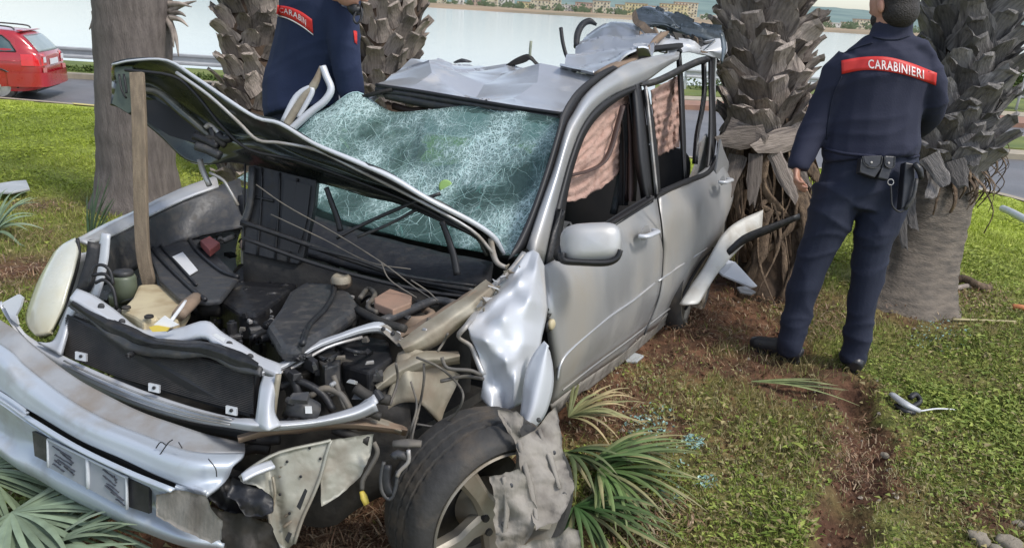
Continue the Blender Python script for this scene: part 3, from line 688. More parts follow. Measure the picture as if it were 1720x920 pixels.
def px_boot(root, a, b, t, tipa, tipb, wd, me, dt=-.06):
    base = base_of(root); p = D(a, b, t); q = D(tipa, tipb, t+dt); yv = q-p; L_ = yv.length; yv.normalize(); zv = (CAM-p).normalized(); zv = (zv-yv*zv.dot(yv)).normalized(); xv = yv.cross(zv)
    o = bpy.data.objects.new('leaf_base', me); COL.objects.link(o); o.parent = root; mt = Matrix(((*(xv*wd), 0), (*(yv*L_), 0), (*(zv*wd*.8), 0), (0, 0, 0, 1))).transposed(); mt.translation = p-base; o.matrix_local = mt
for q in ((1282, 228, 4.66, 1198, 236, .15), (1352, 226, 4.70, 1258, 250, .16), (1222, 214, 4.7, 1290, 236, .13), (1330, 205, 4.7, 1362, 250, .13), (1240, 262, 4.72, 1222, 330, .10), (1300, 256, 4.68, 1338, 340, .10), (1270, 258, 4.66, 1262, 350, .09), (1325, 262, 4.72, 1360, 320, .09), (1345, 250, 4.74, 1372, 262, .10)): px_boot(r4, *q, rnd.choice(BM1))
# palm 5, leaning right
b5 = G(1535, 520); 
p5 = [b5-WZ*.1]+palm_pts([(1548, 430, 4.95), (1575, 320, 5.0), (1598, 220, 5.05), (1622, 90, 5.15), (1640, -20, 5.3), (1668, -200, 5.5)])
r5, C5 = boot_palm(p5, lambda z: .235+.045*max(0, min(1, (z-.6)/.6))+.03*math.exp(-max(z, 0)/.1), .80, 3.0, 24, 11, BM2, 'leaning palm behind the standing officer with a bare fibrous foot', .245, 11); crown(r5, C5[-1])
Cb = [c for c in C5 if c.z < .95]; trunk_mesh(r5, Cb, [(.232+.06*math.exp(-max(c.z, 0)/.10)+.006*math.sin(c.z*90)) for c in Cb], m_bark_ring, 'bare_foot', .10, 40)
pr = []
for k in range(90):
    a = rnd.uniform(0, 6.283); z1 = rnd.uniform(.75, 1.1); c1 = min(C5, key=lambda c: abs(c.z-z1)); dv = Vector((math.cos(a), math.sin(a), 0)); l = rnd.uniform(.12, .32)
    P = [c1+dv*.25, c1+dv*(.33+rnd.uniform(0, .05))-WZ*l*.5, c1+dv*(.27+rnd.uniform(0, .08))-WZ*l]; wv = rnd.uniform(.004, .022); pr.append(ringtube(cr(P, 4), [(wv*(1-.09*i), wv*.2) for i in range(9)], 5, upv=dv))
a, b = merge(pr); prop(mesh('hanging_fibre', a, b, m_dead, r5), kind='stuff')
for q in ((1600, 270, 4.72, 1618, 318, .13), (1560, 262, 4.68, 1590, 312, .12), (1620, 230, 4.75, 1640, 282, .12), (1636, 215, 4.8, 1676, 196, .12), (1640, 250, 4.8, 1672, 236, .11), (1520, 318, 4.75, 1536, 388, .09), (1508, 330, 4.75, 1520, 420, .07), (1575, 290, 4.7, 1560, 340, .10), (1650, 130, 4.9, 1690, 168, .10)): px_boot(r5, *q, rnd.choice(BM2))
# ------------------------------------------------------------------ fallen palm fronds
def frond(base, hub_dir, label, n=26, L_=.5, spread=1.5, col=(.08, .13, .05), col2=(.22, .20, .10), droop=.12, lift=.15, wd=.016, seed=1, group='torn palm leaves on the ground', stalk=None, tipdry=.3):
    g = random.Random(seed); r = thing('palm_leaf', base, label, 'palm leaf', group)
    d0 = Vector(hub_dir).normalized(); side = d0.cross(WZ).normalized(); upn = side.cross(d0).normalized()
    if upn.z < 0: upn = -upn
    vs = []; fs = []; cols = []
    for j in range(n):
        b = (j/(n-1)-.5)*2*spread+g.uniform(-.04, .04); dd_ = (d0*math.cos(b)+side*math.sin(b)).normalized()
        l = L_*(1-.25*abs(b)/spread)*g.uniform(.8, 1.1); sd_ = dd_.cross(upn).normalized(); K = 8; dr = droop*g.uniform(.4, 1.7); lf = lift*g.uniform(.3, 1.4); cv = g.gauss(0, .05)
        c1 = np.array(col)*g.uniform(.7, 1.3); dry = g.random() < tipdry
        k0 = len(vs)
        for k in range(K+1):
            s_ = k/K; p = base+dd_*l*s_+upn*(lf*math.sin(s_*1.8))-WZ*dr*s_**2.2+sd_*cv*s_*s_
            if p.z < gz_fast(p.x, p.y)+.004: p.z = gz_fast(p.x, p.y)+.004+g.uniform(0, .006)
            w_ = wd*(math.sin(min(s_*1.25+.25, 1)*math.pi*.5))*(1-s_**3)+.0012
            vs += [p-sd_*w_, p+upn*w_*.45, p+sd_*w_]; t_ = (s_**2.2 if not dry else min(1, s_*1.5))*(.9 if dry else .45); c_ = c1*(1-t_)+np.array(col2)*t_*g.uniform(.9, 1.1); cols += [c_]*3
        for k in range(K):
            a = k0+k*3; fs += [(a, a+1, a+4, a+3), (a+1, a+2, a+5, a+4)]
    V_ = np.array([tuple(v) for v in vs]); o = npmesh('leaf_fan', V_, np.array(fs), m_frond, r, True, np.array(cols))
    if stalk: tube('stalk', [base, base-d0*stalk*.5+WZ*.01, base-d0*stalk], [.012, .010, .012], M('leaf_stalk_green', (.20, .22, .08), None, .5), r, 4, 6)
    return r
def gz_fast(x, y): return gz(x, y) if abs(x) < 9 else 0
# ------------------------------------------------------------------ the wrecked car
car = thing('wrecked_car', CW(0, 0, 0), 'wrecked silver four-door off-road car with raised crumpled bonnet and shattered windscreen', 'car')
def YL(row, yv): return [Y(a, b, (yv if not isinstance(yv, (list, tuple)) else yv[i])) for i, (a, b) in enumerate(row)]
def split(o, a=.35): md = o.modifiers.new('edges', 'EDGE_SPLIT'); md.split_angle = a; return o
def strip(name, pts, t, wpx, m, par=None, fold=.02, cr_=.008, th=.005, seed=0):
    par = par or car; A_ = []
    for i, (a, b) in enumerate(pts):
        p, q = pts[max(i-1, 0)], pts[min(i+1, len(pts)-1)]; dx, dy = q[0]-p[0], q[1]-p[1]; l = math.hypot(dx, dy); w_ = wpx[i]/2; A_.append((-dy/l*w_, dx/l*w_))
    rows = []
    for f, o in ((-1, .03), (-.55, 0), (-.1, -fold), (.35, -fold*.6), (.7, .0), (1, .035)):
        rows.append([D(a+n_[0]*f, b+n_[1]*f, q+o) for (a, b), n_, q in zip(pts, A_, t)])
    return split(sheet(name, grid(rows, 4, cr_, 14, seed=seed), m, th, par), .5)
# doors: rows from the belt line down, columns front to rear
FD = [((912, 447), (960, 420), (1010, 387), (1055, 357), (1103, 330)), ((921, 510), (970, 478), (1020, 447), (1065, 418), (1111, 385)),
      ((931, 570), (985, 535), (1030, 500), (1070, 475), (1112, 440)), ((937, 625), (985, 592), (1030, 560), (1068, 532), (1105, 500)), ((928, 678), (980, 638), (1020, 611), (1052, 588), (1081, 562))]
RDD = [((1105, 329), (1135, 313), (1165, 301), (1190, 286), (1206, 262)), ((1113, 385), (1145, 362), (1175, 345), (1205, 325), (1229, 305)),
       ((1114, 440), (1145, 415), (1175, 392), (1205, 370), (1227, 352)), ((1107, 499), (1130, 480), (1155, 458), (1178, 435), (1203, 408)), ((1083, 561), (1100, 546), (1115, 533), (1128, 520), (1141, 508))]
yv = [.775, .84, .86, .855, .80]
# dents follow the photograph: the rear door is pushed in behind its handle
G1 = grid([YL(r, y) for r, y in zip(FD, yv)], 6, .006, 3, seed=1)
fd = sheet('front_door', G1, m_silver_dirty, .03, car)
G2 = grid([YL(r, [y+.005*math.sin(i*2.2+j) for j in range(5)]) for i, (r, y) in enumerate(zip(RDD, yv))], 6, .022, 4.5, seed=2)
rd_ = sheet('rear_door', G2, m_silver_dirty, .03, car)
def ystrip(name, pts, r, m, par, yo, n=6, sub=5): return tube(name, [Y(a, b, yo) for a, b in pts], r, m, par, sub, n)
# raised edge of the lower cladding
ystrip('cladding_edge', [(936, 638), (942, 610), (962, 584), (1021, 534), (1064, 504), (1100, 475)], (.006), m_silver, fd, .862)
ystrip('cladding_edge', [(1106, 472), (1140, 448), (1187, 417)], (.006), m_silver, rd_, .862)
ystrip('door_gap', [(1104, 330), (1112, 385), (1113, 440), (1106, 500), (1082, 562)], .0045, m_trim, fd, [.79, .85, .87, .862, .81][2]-.012)
ystrip('lower_crease', [(945, 655), (1000, 612), (1060, 568), (1125, 518)], .004, m_silver_dirty, fd, .842)
# handles
def handle(px, py, yo, par, s=1.):
    b = Y(px, py, yo); fw = -CX_; 
    vs = []; fs = []
    cup = [b+fw*(math.cos(q)*.055*s)+CZ_*(math.sin(q)*.035*s)+CY_*.004 for q in np.linspace(0, 6.283, 15)[:-1]]
    plate('handle_cup', cup, .004, m_silver_dirty, par, -CY_)
    h = tube('door_handle', [b-fw*.09+CY_*.005+CZ_*.0, b-fw*.07+CY_*.035, b+CY_*.042+CZ_*.002, b+fw*.07+CY_*.035, b+fw*.09+CY_*.005], [(.012, .010), (.016, .011), (.017, .011), (.016, .011), (.012, .01)], m_silver_clean, par, 5, 10)
handle(1083, 391, .862, fd); handle(1213, 303, .865, rd_, .8)
# A pillar and roof rail: one sweeping silver band
L1 = [(884, 416), (905, 352), (930, 281), (949, 217), (961, 192), (985, 156), (1020, 127), (1060, 104), (1110, 92), (1142, 86)]
L2 = [(913, 446), (926, 385), (941, 322), (957, 265), (976, 216), (1002, 181), (1036, 157), (1082, 139), (1113, 117), (1140, 100)]
ya = [.745, .72, .69, .665, .65, .635, .625, .62, .615, .61]
rows = []
for k in range(5):
    f = k/4; bulge = .028*math.sin(f*math.pi)
    rows.append([Y(a+(c-a)*f, b+(d-b)*f, y-.012+.03*f+bulge) for (a, b), (c, d), y in zip(L1, L2, ya)])
G3 = grid(rows, 3)
sheet('roof_pillar', G3, m_silver, .02, car)
# black trim outside and inside the band
def band(name, A, B, ya_, off, m, par, t=.012, sub=4):
    rows = [[Y(a, b, y+off) for (a, b), y in zip(A, ya_)], [Y((a+c)/2, (b+d)/2, y+off+.012) for (a, b), (c, d), y in zip(A, B, ya_)], [Y(a, b, y+off) for (a, b), y in zip(B, ya_)]]
    return sheet(name, grid(rows, sub), m, t, par)
band('windscreen_trim', [(853, 436), (884, 372), (916, 285), (936, 218), (944, 190), (968, 152), (1006, 122), (1030, 110)], [(886, 416), (908, 352), (932, 281), (950, 217), (961, 192), (985, 156), (1020, 128), (1040, 115)], [.735, .715, .685, .66, .645, .63, .62, .615], -.02, m_trim, car)
band('window_seal', [(912, 447), (926, 385), (941, 322), (957, 265), (976, 216), (1002, 181), (1036, 157), (1074, 142)], [(938, 428), (947, 375), (955, 322), (968, 270), (986, 224), (1010, 192), (1042, 167), (1074, 150)], [.745, .72, .70, .68, .665, .655, .645, .64], 0, m_trim, car, .02)
band('mirror_sail', [(916, 446), (928, 390), (941, 350)], [(941, 432), (944, 395), (946, 352)], [.76, .745, .73], .004, m_black, car, .02)
# belt seals
band('belt_seal', [(940, 424), (1010, 382), (1060, 351), (1098, 328)], [(944, 434), (1012, 391), (1060, 359), (1100, 334)], [.77, .77, .775, .775], .01, m_trim, fd, .03)
band('belt_seal', [(1104, 323), (1148, 303), (1188, 286), (1203, 262)], [(1106, 332), (1150, 312), (1192, 294), (1208, 268)], [.775, .775, .775, .77], .01, m_trim, rd_, .03)
# B pillar, door frames, twisted rear frames
def frame(name, pts, wpx, yo, m, par, t=.02):
    A = []; B = []
    for i, (a, b) in enumerate(pts):
        p, q = pts[max(i-1, 0)], pts[min(i+1, len(pts)-1)]; dx, dy = q[0]-p[0], q[1]-p[1]; l = math.hypot(dx, dy); w_ = (wpx[i] if isinstance(wpx, list) else wpx)/2
        A.append((a-dy/l*w_, b+dx/l*w_)); B.append((a+dy/l*w_, b-dx/l*w_))
    ys_ = yo if isinstance(yo, list) else [yo]*len(pts)
    rows = [[Y(a, b, y) for (a, b), y in zip(A, ys_)], [Y(a, b, y+.014) for (a, b), y in zip(pts, ys_)], [Y(a, b, y) for (a, b), y in zip(B, ys_)]]
    return sheet(name, grid(rows, 3), m, t, par)
frame('pillar', [(1070, 142), (1078, 210), (1084, 270), (1092, 332)], [14, 17, 18, 16], [.635, .69, .73, .765], m_trim, car, .05)
frame('pillar_trim', [(1056, 175), (1062, 230), (1064, 285), (1062, 338)], [9, 13, 14, 13], [.60, .63, .66, .68], m_maroon, car, .04)
frame('pillar_trim', [(1044, 180), (1049, 230), (1050, 290), (1048, 345)], [6, 8, 8, 6], [.58, .60, .62, .64], m_seat, car, .03)
frame('pillar_edge', [(1084, 145), (1091, 205), (1097, 265), (1103, 326)], [3, 4, 4, 3], [.65, .70, .74, .775], m_chrome, car, .01)
frame('door_frame', [(1084, 150), (1093, 205), (1100, 265), (1105, 328)], [8, 11, 12, 10], [.655, .70, .74, .78], m_trim, rd_)
frame('door_frame', [(1081, 143), (1110, 134), (1150, 114), (1175, 103), (1198, 97)], [11, 12, 12, 12, 10], [.65, .65, .645, .64, .64], m_black2, rd_)
frame('door_frame', [(1141, 90), (1144, 140), (1146, 185), (1148, 240), (1150, 300)], [7, 9, 9, 9, 6], [.60, .62, .66, .70, .74], m_trim, rd_)
frame('door_frame', [(1195, 98), (1195, 145), (1197, 195), (1197, 240), (1190, 290)], [9, 10, 11, 12, 9], [.64, .66, .70, .73, .76], m_trim, rd_)
frame('door_frame', [(1183, 106), (1184, 150), (1180, 185), (1172, 225), (1168, 275)], [5, 7, 7, 6, 5], [.62, .64, .68, .71, .74], m_black, rd_)
frame('bent_rail', [(1205, 70), (1202, 100), (1200, 150), (1200, 180)], [4, 4, 3, 2], .63, m_galv, car, .01)
frame('door_frame', [(1142, 86), (1146, 88)], [5, 5], .6, m_trim, rd_)
# rear shoulder spike of the torn body side
plate('torn_body_side', [Y(a, b, .80) for a, b in ((1203, 285), (1207, 258), (1211, 234), (1215, 250), (1224, 272), (1229, 300), (1232, 330), (1230, 360), (1220, 395), (1206, 412), (1200, 400), (1208, 340))], .012, m_silver_dirty, car, -CY_)
plate('torn_body_side', [Y(a, b, .70) for a, b in ((1170, 275), (1178, 240), (1188, 225), (1193, 262), (1190, 285), (1160, 300))], .012, m_chrome, car, -CY_)
# curtain airbags hanging in the window openings
def curtain(name, top, bot, yo, n=30):
    rows = []
    T_ = cr([Vector((a, b, 0)) for a, b in top], 6); B_ = cr([Vector((a, b, 0)) for a, b in bot], 6)
    for k in range(n+1):
        f = k/n; row = []
        for i, (p, q) in enumerate(zip(T_, B_)):
            c = p.lerp(q, f); o = .012*abs(math.sin(f*n*.8+i*.12+2.2*noise.noise(Vector((i*.12, f*2, yo*9)))))+.014*noise.noise(Vector((i*.35, f*9, 1)))
            row.append(Y(c.x+2.5*noise.noise(Vector((i*.5, f*7, 4))), c.y+(6*noise.noise(Vector((i*.7, 2, 2))) if k == n else 0), yo-.02+o))
        rows.append(row)
    return sheet(name, rows, m_pink, .006, car)
curtain('curtain_airbag', [(952, 262), (975, 222), (1005, 192), (1032, 172), (1058, 160)], [(946, 336), (966, 338), (1000, 322), (1030, 300), (1054, 278)], .60)
curtain('curtain_airbag', [(1094, 152), (1112, 142), (1128, 134), (1140, 128)], [(1106, 262), (1116, 258), (1128, 252), (1141, 246)], .58, 34)
tube('belt_strap', [Y(a, b, .62) for a, b in ((950, 296), (985, 288), (1012, 274), (1026, 250), (1036, 215), (1046, 178))], [(.014, .006)]*2, m_maroon, car, 6, 6)
tube('seat_belt', [Y(a, b, .58) for a, b in ((1052, 200), (1045, 260), (1040, 310), (1030, 360))], [(.02, .004)]*2, m_black2, car, 4, 6)
# mirror
def mirror():
    c = D(992, 408, 2.72); xr, yr, vs, fs = 51*2.72/FPX, 34*2.72/FPX, [], []
    U_, V_ = 28, 14
    for j in range(V_+1):
        ph = -math.pi/2+math.pi*j/V_
        for i in range(U_):
            th = 2*math.pi*i/U_
            f = lambda v, e: math.copysign(abs(v)**e, v)
            x = f(math.cos(th), .55)*f(math.cos(ph), .55); z_ = f(math.sin(th), .6)*f(math.cos(ph), .55); y_ = f(math.sin(ph), .9)
            if x < 0 and z_ < 0: z_ *= 1.0
            vs.append(c+RT*(x*xr)+UP*(z_*yr+.006*x)-FW*(y_*.075)+RT*(.006*y_))
    for j in range(V_):
        for i in range(U_): fs.append((j*U_+i, j*U_+(i+1) % U_, (j+1)*U_+(i+1) % U_, (j+1)*U_+i))
    mr = mesh('side_mirror', vs, fs, m_silver, car)
    lo = [(944, 425), (946, 437), (975, 440), (1015, 441), (1034, 434), (1040, 420)]
    tube('mirror_lower_trim', [D(a, b, 2.70) for a, b in lo], [(.014, .05)]*2, m_trim, mr, 5, 8, upv=FW)
    tube('mirror_arm', [D(938, 425, 2.72), D(950, 428, 2.74), D(968, 426, 2.76)], [(.03, .03)]*2, m_black, mr, 3, 8)
mirror()
# fuel-flap style side repeater and bracket by the door edge
def puck(name, c, nrm, r, t, m, par, n=18):
    vs, fs = ringtube([c-nrm*t, c, c+nrm*t*.4], [r, r, r*.75], n); return mesh(name, vs, fs, m, par, True)
puck('side_repeater', Y(928, 545, .862), CY_, .021, .012, m_cream, car); puck('repeater_ring', Y(923, 548, .852), CY_, .025, .01, m_trim, car)
tube('fender_clip', [Y(912, 526, .84), Y(920, 532, .85), Y(925, 522, .84), Y(916, 518, .84)], .006, m_dark, car, 3, 6)
# sill and floor under the body
sheet('sill', grid([YL(((926, 680), (980, 640), (1030, 604), (1082, 562), (1141, 509)), .80), YL(((924, 700), (980, 652), (1032, 612), (1084, 568), (1142, 513)), .74), [p-CY_*.25-CZ_*.02 for p in YL(((924, 700), (980, 652), (1032, 612), (1084, 568), (1142, 513)), .74)]], 4), m_mud, .01, car)
a, b = boxv(CW(-1.35, .0, .30), CX_, CY_, CZ_, 1.15, .68, .03); mesh('floor_pan', a, b, m_dark, car, False)
# right-hand body side (hidden from the camera, seen from a step aside)
rows = [[CW(x, y, z) for x in (-.45, -1.2, -2.0, -2.8, -3.3)] for y, z in ((-.76, 1.03), (-.84, .85), (-.86, .65), (-.84, .45), (-.78, .3))]
sheet('far_body_side', grid(rows, 3, .02, 3), m_silver_dirty, .03, car)
for x, z1 in ((-1.6, 1.5), (-2.6, 1.5)):
    tube('far_pillar', [CW(x, -.77, 1.0), CW(x-.02, -.7, 1.3), CW(x, -.62, z1)], [(.035, .02)]*2, m_trim, car, 3, 6)
tube('far_pillar', [CW(-.45, -.76, 1.0), CW(-.9, -.72, 1.3), CW(-1.15, -.62, 1.5)], [(.03, .02)]*2, m_silver, car, 3, 6)
# rear wheel arch flare torn outwards, shards at the tail
F1 = [(1141, 510), (1161, 478), (1181, 449), (1212, 396), (1240, 371), (1282, 352)]; F2 = [(1174, 510), (1191, 482), (1206, 459), (1230, 431), (1255, 407), (1279, 394)]; FTT = [4.0, 4.12, 4.22, 4.4, 4.5, 4.62]
rows = [[D(a+(c-a)*f, b+(d-b)*f, t-o) for (a, b), (c, d), t in zip(F1, F2, FTT)] for f, o in ((0, 0), (.12, .03), (.5, .045), (.88, .03), (1, 0))]
sheet('wheel_arch_flare', grid(rows, 5), M('dusty_flare', (.62, .61, .57), (.54, .53, .49), .45, .1, 5, .1, 20, dirt=(.30, .25, .18), ds=6, dth=.58), .012, car)
tube('flare_lip', [D(a, b, 4.3) for a, b in ((1150, 520), (1172, 490), (1190, 455), (1195, 440))], .008, m_trim, car, 4, 6)
tube('arch_gap', [Y(a, b, .845) for a, b in ((1142, 508), (1160, 470), (1184, 432), (1206, 408))], .009, m_trim, car, 4, 6)
tube('torn_strip', [D(a, b, 4.35) for a, b in ((1222, 425), (1250, 402), (1290, 385), (1343, 363))], [(.012, .02), (.012, .03), (.012, .03), (.008, .02)], m_black, car, 5, 6)
plate('torn_panel', [D(a, b, t) for a, b, t in ((1198, 448, 4.3), (1216, 434, 4.35), (1235, 440, 4.35), (1272, 480, 4.3), (1262, 482, 4.25), (1215, 462, 4.2))], .01, m_silver_clean, car)
plate('torn_panel', [D(a, b, t) for a, b, t in ((1238, 482, 4.15), (1252, 480, 4.15), (1270, 490, 4.12), (1262, 494, 4.1), (1244, 490, 4.1))], .01, m_chrome, car)
# rear wheels
def wheel(c, ax, up, R_, wd, name='wheel', spokes=5, rimcol=m_rim, turn=.3):
    """c = outer face centre, ax = outward axis"""
    u = up-ax*up.dot(ax); u.normalize(); v = ax.cross(u)
    prof = [(.745, -.02), (.775, .0), (.83, .014), (.90, .010), (.955, -.004), (.985, -.026), (.996, -.046), (.996, -.060), (.968, -.063), (.968, -.070), (1., -.073), (1., -.100), (.968, -.103), (.968, -.110), (1., -.113), (1., -.142), (.968, -.145), (.968, -.152), (.996, -.155), (.99, -.185), (.955, -wd+.008), (.90, -wd), (.775, -wd), (.745, -wd+.02)]
    N = 144; vs = []; fs = []
    for i_, (r_, o_) in enumerate(prof):
        for k in range(N):
            a = 2*math.pi*k/N; tread = (0, 0)
            rr = R_*r_-(.0035 if (r_ >= .985 and (k+(i_ % 3)) % 3 == 0) else 0); vs.append(c+ax*o_+(u*math.cos(a)+v*math.sin(a))*rr)
    P_ = len(prof)
    for i in range(P_-1):
        for k in range(N): fs.append((i*N+k, i*N+(k+1) % N, (i+1)*N+(k+1) % N, (i+1)*N+k))
    wh = bpy.data.objects.new(name, None); COL.objects.link(wh); wh.parent = car; wh.location = c-base_of(car)
    ty = mesh('tyre', vs, fs, m_tyre, wh, True); md = ty.modifiers.new('edges', 'EDGE_SPLIT'); md.split_angle = .6
    vs = []; fs = []
    prf = [(.765, -.035), (.777, .004), (.762, .010), (.742, .0), (.722, -.03), (.70, -.12), (.68, -wd+.03)]
    for (r_, o_) in prf:
        for k in range(N): a = 2*math.pi*k/N; vs.append(c+ax*o_+(u*math.cos(a)+v*math.sin(a))*R_*r_)
    for i in range(len(prf)-1):
        for k in range(N): fs.append((i*N+k, i*N+(k+1) % N, (i+1)*N+(k+1) % N, (i+1)*N+k))
    pr = [(vs, fs)]
    # dished centre
    hv, hf = ringtube([c-ax*.12, c-ax*.05, c-ax*.03, c-ax*.02], [R_*.30, R_*.22, R_*.20, R_*.17], 30); pr.append((hv, hf))
    for k in range(spokes):
        a = 2*math.pi*k/spokes+turn; dr = u*math.cos(a)+v*math.sin(a); tg = -u*math.sin(a)+v*math.cos(a); q = []
        for (r_, w_, o1, o2) in ((.15, .070, -.02, -.07), (.30, .052, -.018, -.06), (.45, .050, -.004, -.05), (.735, .060, -.004, -.05)):
            q += [c+dr*(R_*r_)+tg*(s_*w_*R_*1.9)+ax*o1 for s_ in (-1, -.55, .55, 1)] and [c+dr*(R_*r_)-tg*(w_*R_*1.9)+ax*(o1-.012), c+dr*(R_*r_)-tg*(w_*R_*1.2)+ax*o1, c+dr*(R_*r_)+tg*(w_*R_*1.2)+ax*o1, c+dr*(R_*r_)+tg*(w_*R_*1.9)+ax*(o1-.012), c+dr*(R_*r_)+tg*(w_*R_*1.6)+ax*o2, c+dr*(R_*r_)-tg*(w_*R_*1.6)+ax*o2]
        f_ = [(i*6+j, i*6+(j+1) % 6, (i+1)*6+(j+1) % 6, (i+1)*6+j) for i in range(3) for j in range(6)]+[(0, 5, 4, 3, 2, 1), (18, 19, 20, 21, 22, 23)]
        pr.append((q, f_))
    a, b = merge(pr); rm = mesh('rim', a, b, rimcol, wh, True); 
    md = rm.modifiers.new('edges', 'EDGE_SPLIT'); md.split_angle = .6
    dv, df = ringtube([c-ax*.14, c-ax*.13], [R_*.56, R_*.56], 30); mesh('brake_disc', dv, df, m_dark, wh, False)
    pr = []
    for k in range(5):
        a = 2*math.pi*(k+.5)/5+turn; p = c+(u*math.cos(a)+v*math.sin(a))*R_*.155; v_, f_ = ringtube([p-ax*.03, p-ax*.012], [.013, .011], 8); mesh("wheel_bolt", v_, f_, m_dark, wh, False)

    return wh
WC = D(841, 876, 2.17); wax = (CY_*.91+CX_*.41-CZ_*.02).normalized()
wheel(WC, wax, WZ, .288, .215, turn=.55)
wheel(D(1168, 474, 4.35), CY_, CZ_, .335, .215); wheel(CW(-2.55, -.74, .33), -CY_, CZ_, .335, .215); wheel(CW(.0, -.74, .33), -CY_, CZ_, .335, .215)
# ---- roof, torn and folded up towards the back
R1 = [(632, 142), (700, 152), (790, 167), (870, 180), (946, 191)]
def XR(px, py, xv, dz=0): return X(px, py, xv)+CZ_*dz
rows = []
edges = [(R1, -1.12), ([(640, 136), (712, 141), (800, 152), (880, 163), (962, 168)], -1.30), ([(660, 124), (735, 128), (815, 140), (893, 146), (985, 146)], -1.50), ([(690, 113), (752, 117), (830, 125), (905, 130), (1008, 128)], -1.72), ([(735, 108), (790, 108), (855, 111), (925, 112), (1018, 115)], -1.95), ([(740, 111), (800, 108), (860, 109), (940, 106), (1030, 104)], -2.25)]
for r_, xv in edges: rows.append([X(a, b, xv) for a, b in r_])
g = random.Random(12); G5a = rows; G5 = []
for i, r_ in enumerate(G5a):
    q = []
    for k, p in enumerate(r_):
        e = 0 if (i == 0) else 1; q.append(p+CZ_*(e*g.uniform(-.065, .075))+CX_*(e*g.uniform(-.03, .03) if i < len(G5a)-1 else 0)+CY_*(g.uniform(-.05, .05) if 0 < k < len(r_)-1 else 0))
    G5.append(q)
G5 = grid(G5, 12, lin=True)
split(sheet('roof', facets([list(r_) for r_ in G5], .012, 7, 4, 3), m_roof, .01, car), .12)
tube('roof_front_edge', [X(a, b+1, -1.10) for a, b in R1], .009, m_trim, car, 4, 8)
tube('windscreen_header', [X(a, b+8, -1.11) for a, b in R1], [(.014, .014)]*2, m_black2, car, 4, 8)
# antenna base with a snapped mast, and roof debris
ab = X(878, 106, -1.95)
a_, b_ = ringtube(cr([X(848, 112, -1.95), X(862, 106, -1.95), X(880, 99, -1.95), X(890, 97, -1.95), X(902, 108, -1.95)], 4), [(.02+.0*i, max(.004, .022*math.sin(min(1, i/14)*math.pi*.9))) for i in range(17)], 8)
an = mesh('aerial_base', a_, b_, m_dark, car); tube('aerial_mast', [X(890, 100, -1.95), X(890.5, 85, -1.95), X(892, 69, -1.95)], .0085, M('aerial_green_grey', (.25, .27, .20), None, .6), an, 2, 8)
tube('roof_fragment', [X(766, 105, -1.9), X(776, 102, -1.9), X(788, 104, -1.9)], [(.03, .006), (.03, .013), (.03, .006)], m_black2, car, 3, 8)
# crumpled sheet behind: the roof's rear end and the tailgate
rows = [[D(a, b, t) for a, b, t in r_] for r_ in (
    ((940, 116, 3.85), (980, 116, 3.8), (1018, 114, 3.75), (1050, 104, 3.75), (1088, 92, 3.8)),
    ((950, 106, 4.2), (985, 103, 4.15), (1020, 98, 4.1), (1058, 90, 4.05), (1095, 82, 4.0)),
    ((962, 98, 4.5), (1000, 84, 4.45), (1030, 80, 4.4), (1062, 76, 4.35), (1100, 72, 4.2)),
    ((975, 78, 4.8), (1008, 60, 4.75), (1040, 58, 4.7), (1075, 60, 4.6), (1110, 68, 4.4)),
    ((990, 62, 5.0), (1020, 44, 4.95), (1050, 40, 4.9), (1080, 46, 4.8), (1118, 62, 4.6)))]
G6 = facets(grid(rows, 10), .10, 9, 21, 5)
for r_ in G6:
    for k, p in enumerate(r_):
        q = p*6; v = noise.voronoi(q)[0]; r_[k] = p+FW*(.06*noise.noise(q*.5))
split(sheet('torn_roof_end', G6, m_roof, .01, car), .4)
rows = [[D(a, b, t) for a, b, t in r_] for r_ in (
    ((1070, 16, 4.9), (1092, 12, 4.9), (1120, 17, 4.9), (1150, 31, 4.9), (1178, 38, 4.85), (1205, 44, 4.8)),
    ((1068, 28, 4.8), (1095, 24, 4.78), (1122, 29, 4.76), (1150, 42, 4.75), (1180, 50, 4.7), (1212, 56, 4.65)),
    ((1072, 38, 4.7), (1100, 40, 4.66), (1125, 44, 4.64), (1152, 54, 4.62), (1182, 62, 4.6), (1220, 68, 4.55)),
    ((1084, 46, 4.7), (1108, 54, 4.7), (1130, 62, 4.7), (1155, 68, 4.7), (1185, 74, 4.65), (1219, 80, 4.6)))]
m_tail = M('dark_reflective_tailgate', (.12, .15, .17), (.30, .34, .37), .2, .7, 5, .5, 8, coat=.5, dirt=(.05, .06, .065), ds=7, dth=.5)
sheet('tailgate', facets(grid(rows, 10, .02, 5, seed=9), .07, 12, 5, 5), m_tail, .02, car)
rows = [[D(a, b, t) for a, b, t in r_] for r_ in (((1066, 18, 4.75), (1070, 30, 4.7), (1085, 42, 4.6), (1098, 50, 4.55)), ((1060, 26, 4.75), (1064, 38, 4.7), (1078, 50, 4.6), (1096, 60, 4.55)))]
sheet('tailgate_flange', grid(rows, 4, .02, 9), m_tan, .015, car, smooth=False)
for k in range(9):
    tube('torn_wiring', [D(1100+k*9+rnd.uniform(-5, 5), 50+k*2+rnd.uniform(-4, 4), 4.5), D(1110+k*9, 62+k*1.4+rnd.uniform(-6, 4), 4.48), D(1118+k*10, 56+k*2+rnd.uniform(-4, 6), 4.5)], rnd.uniform(.006, .014), rnd.choice([m_dark, m_black2, m_tan]), car, 4, 6)
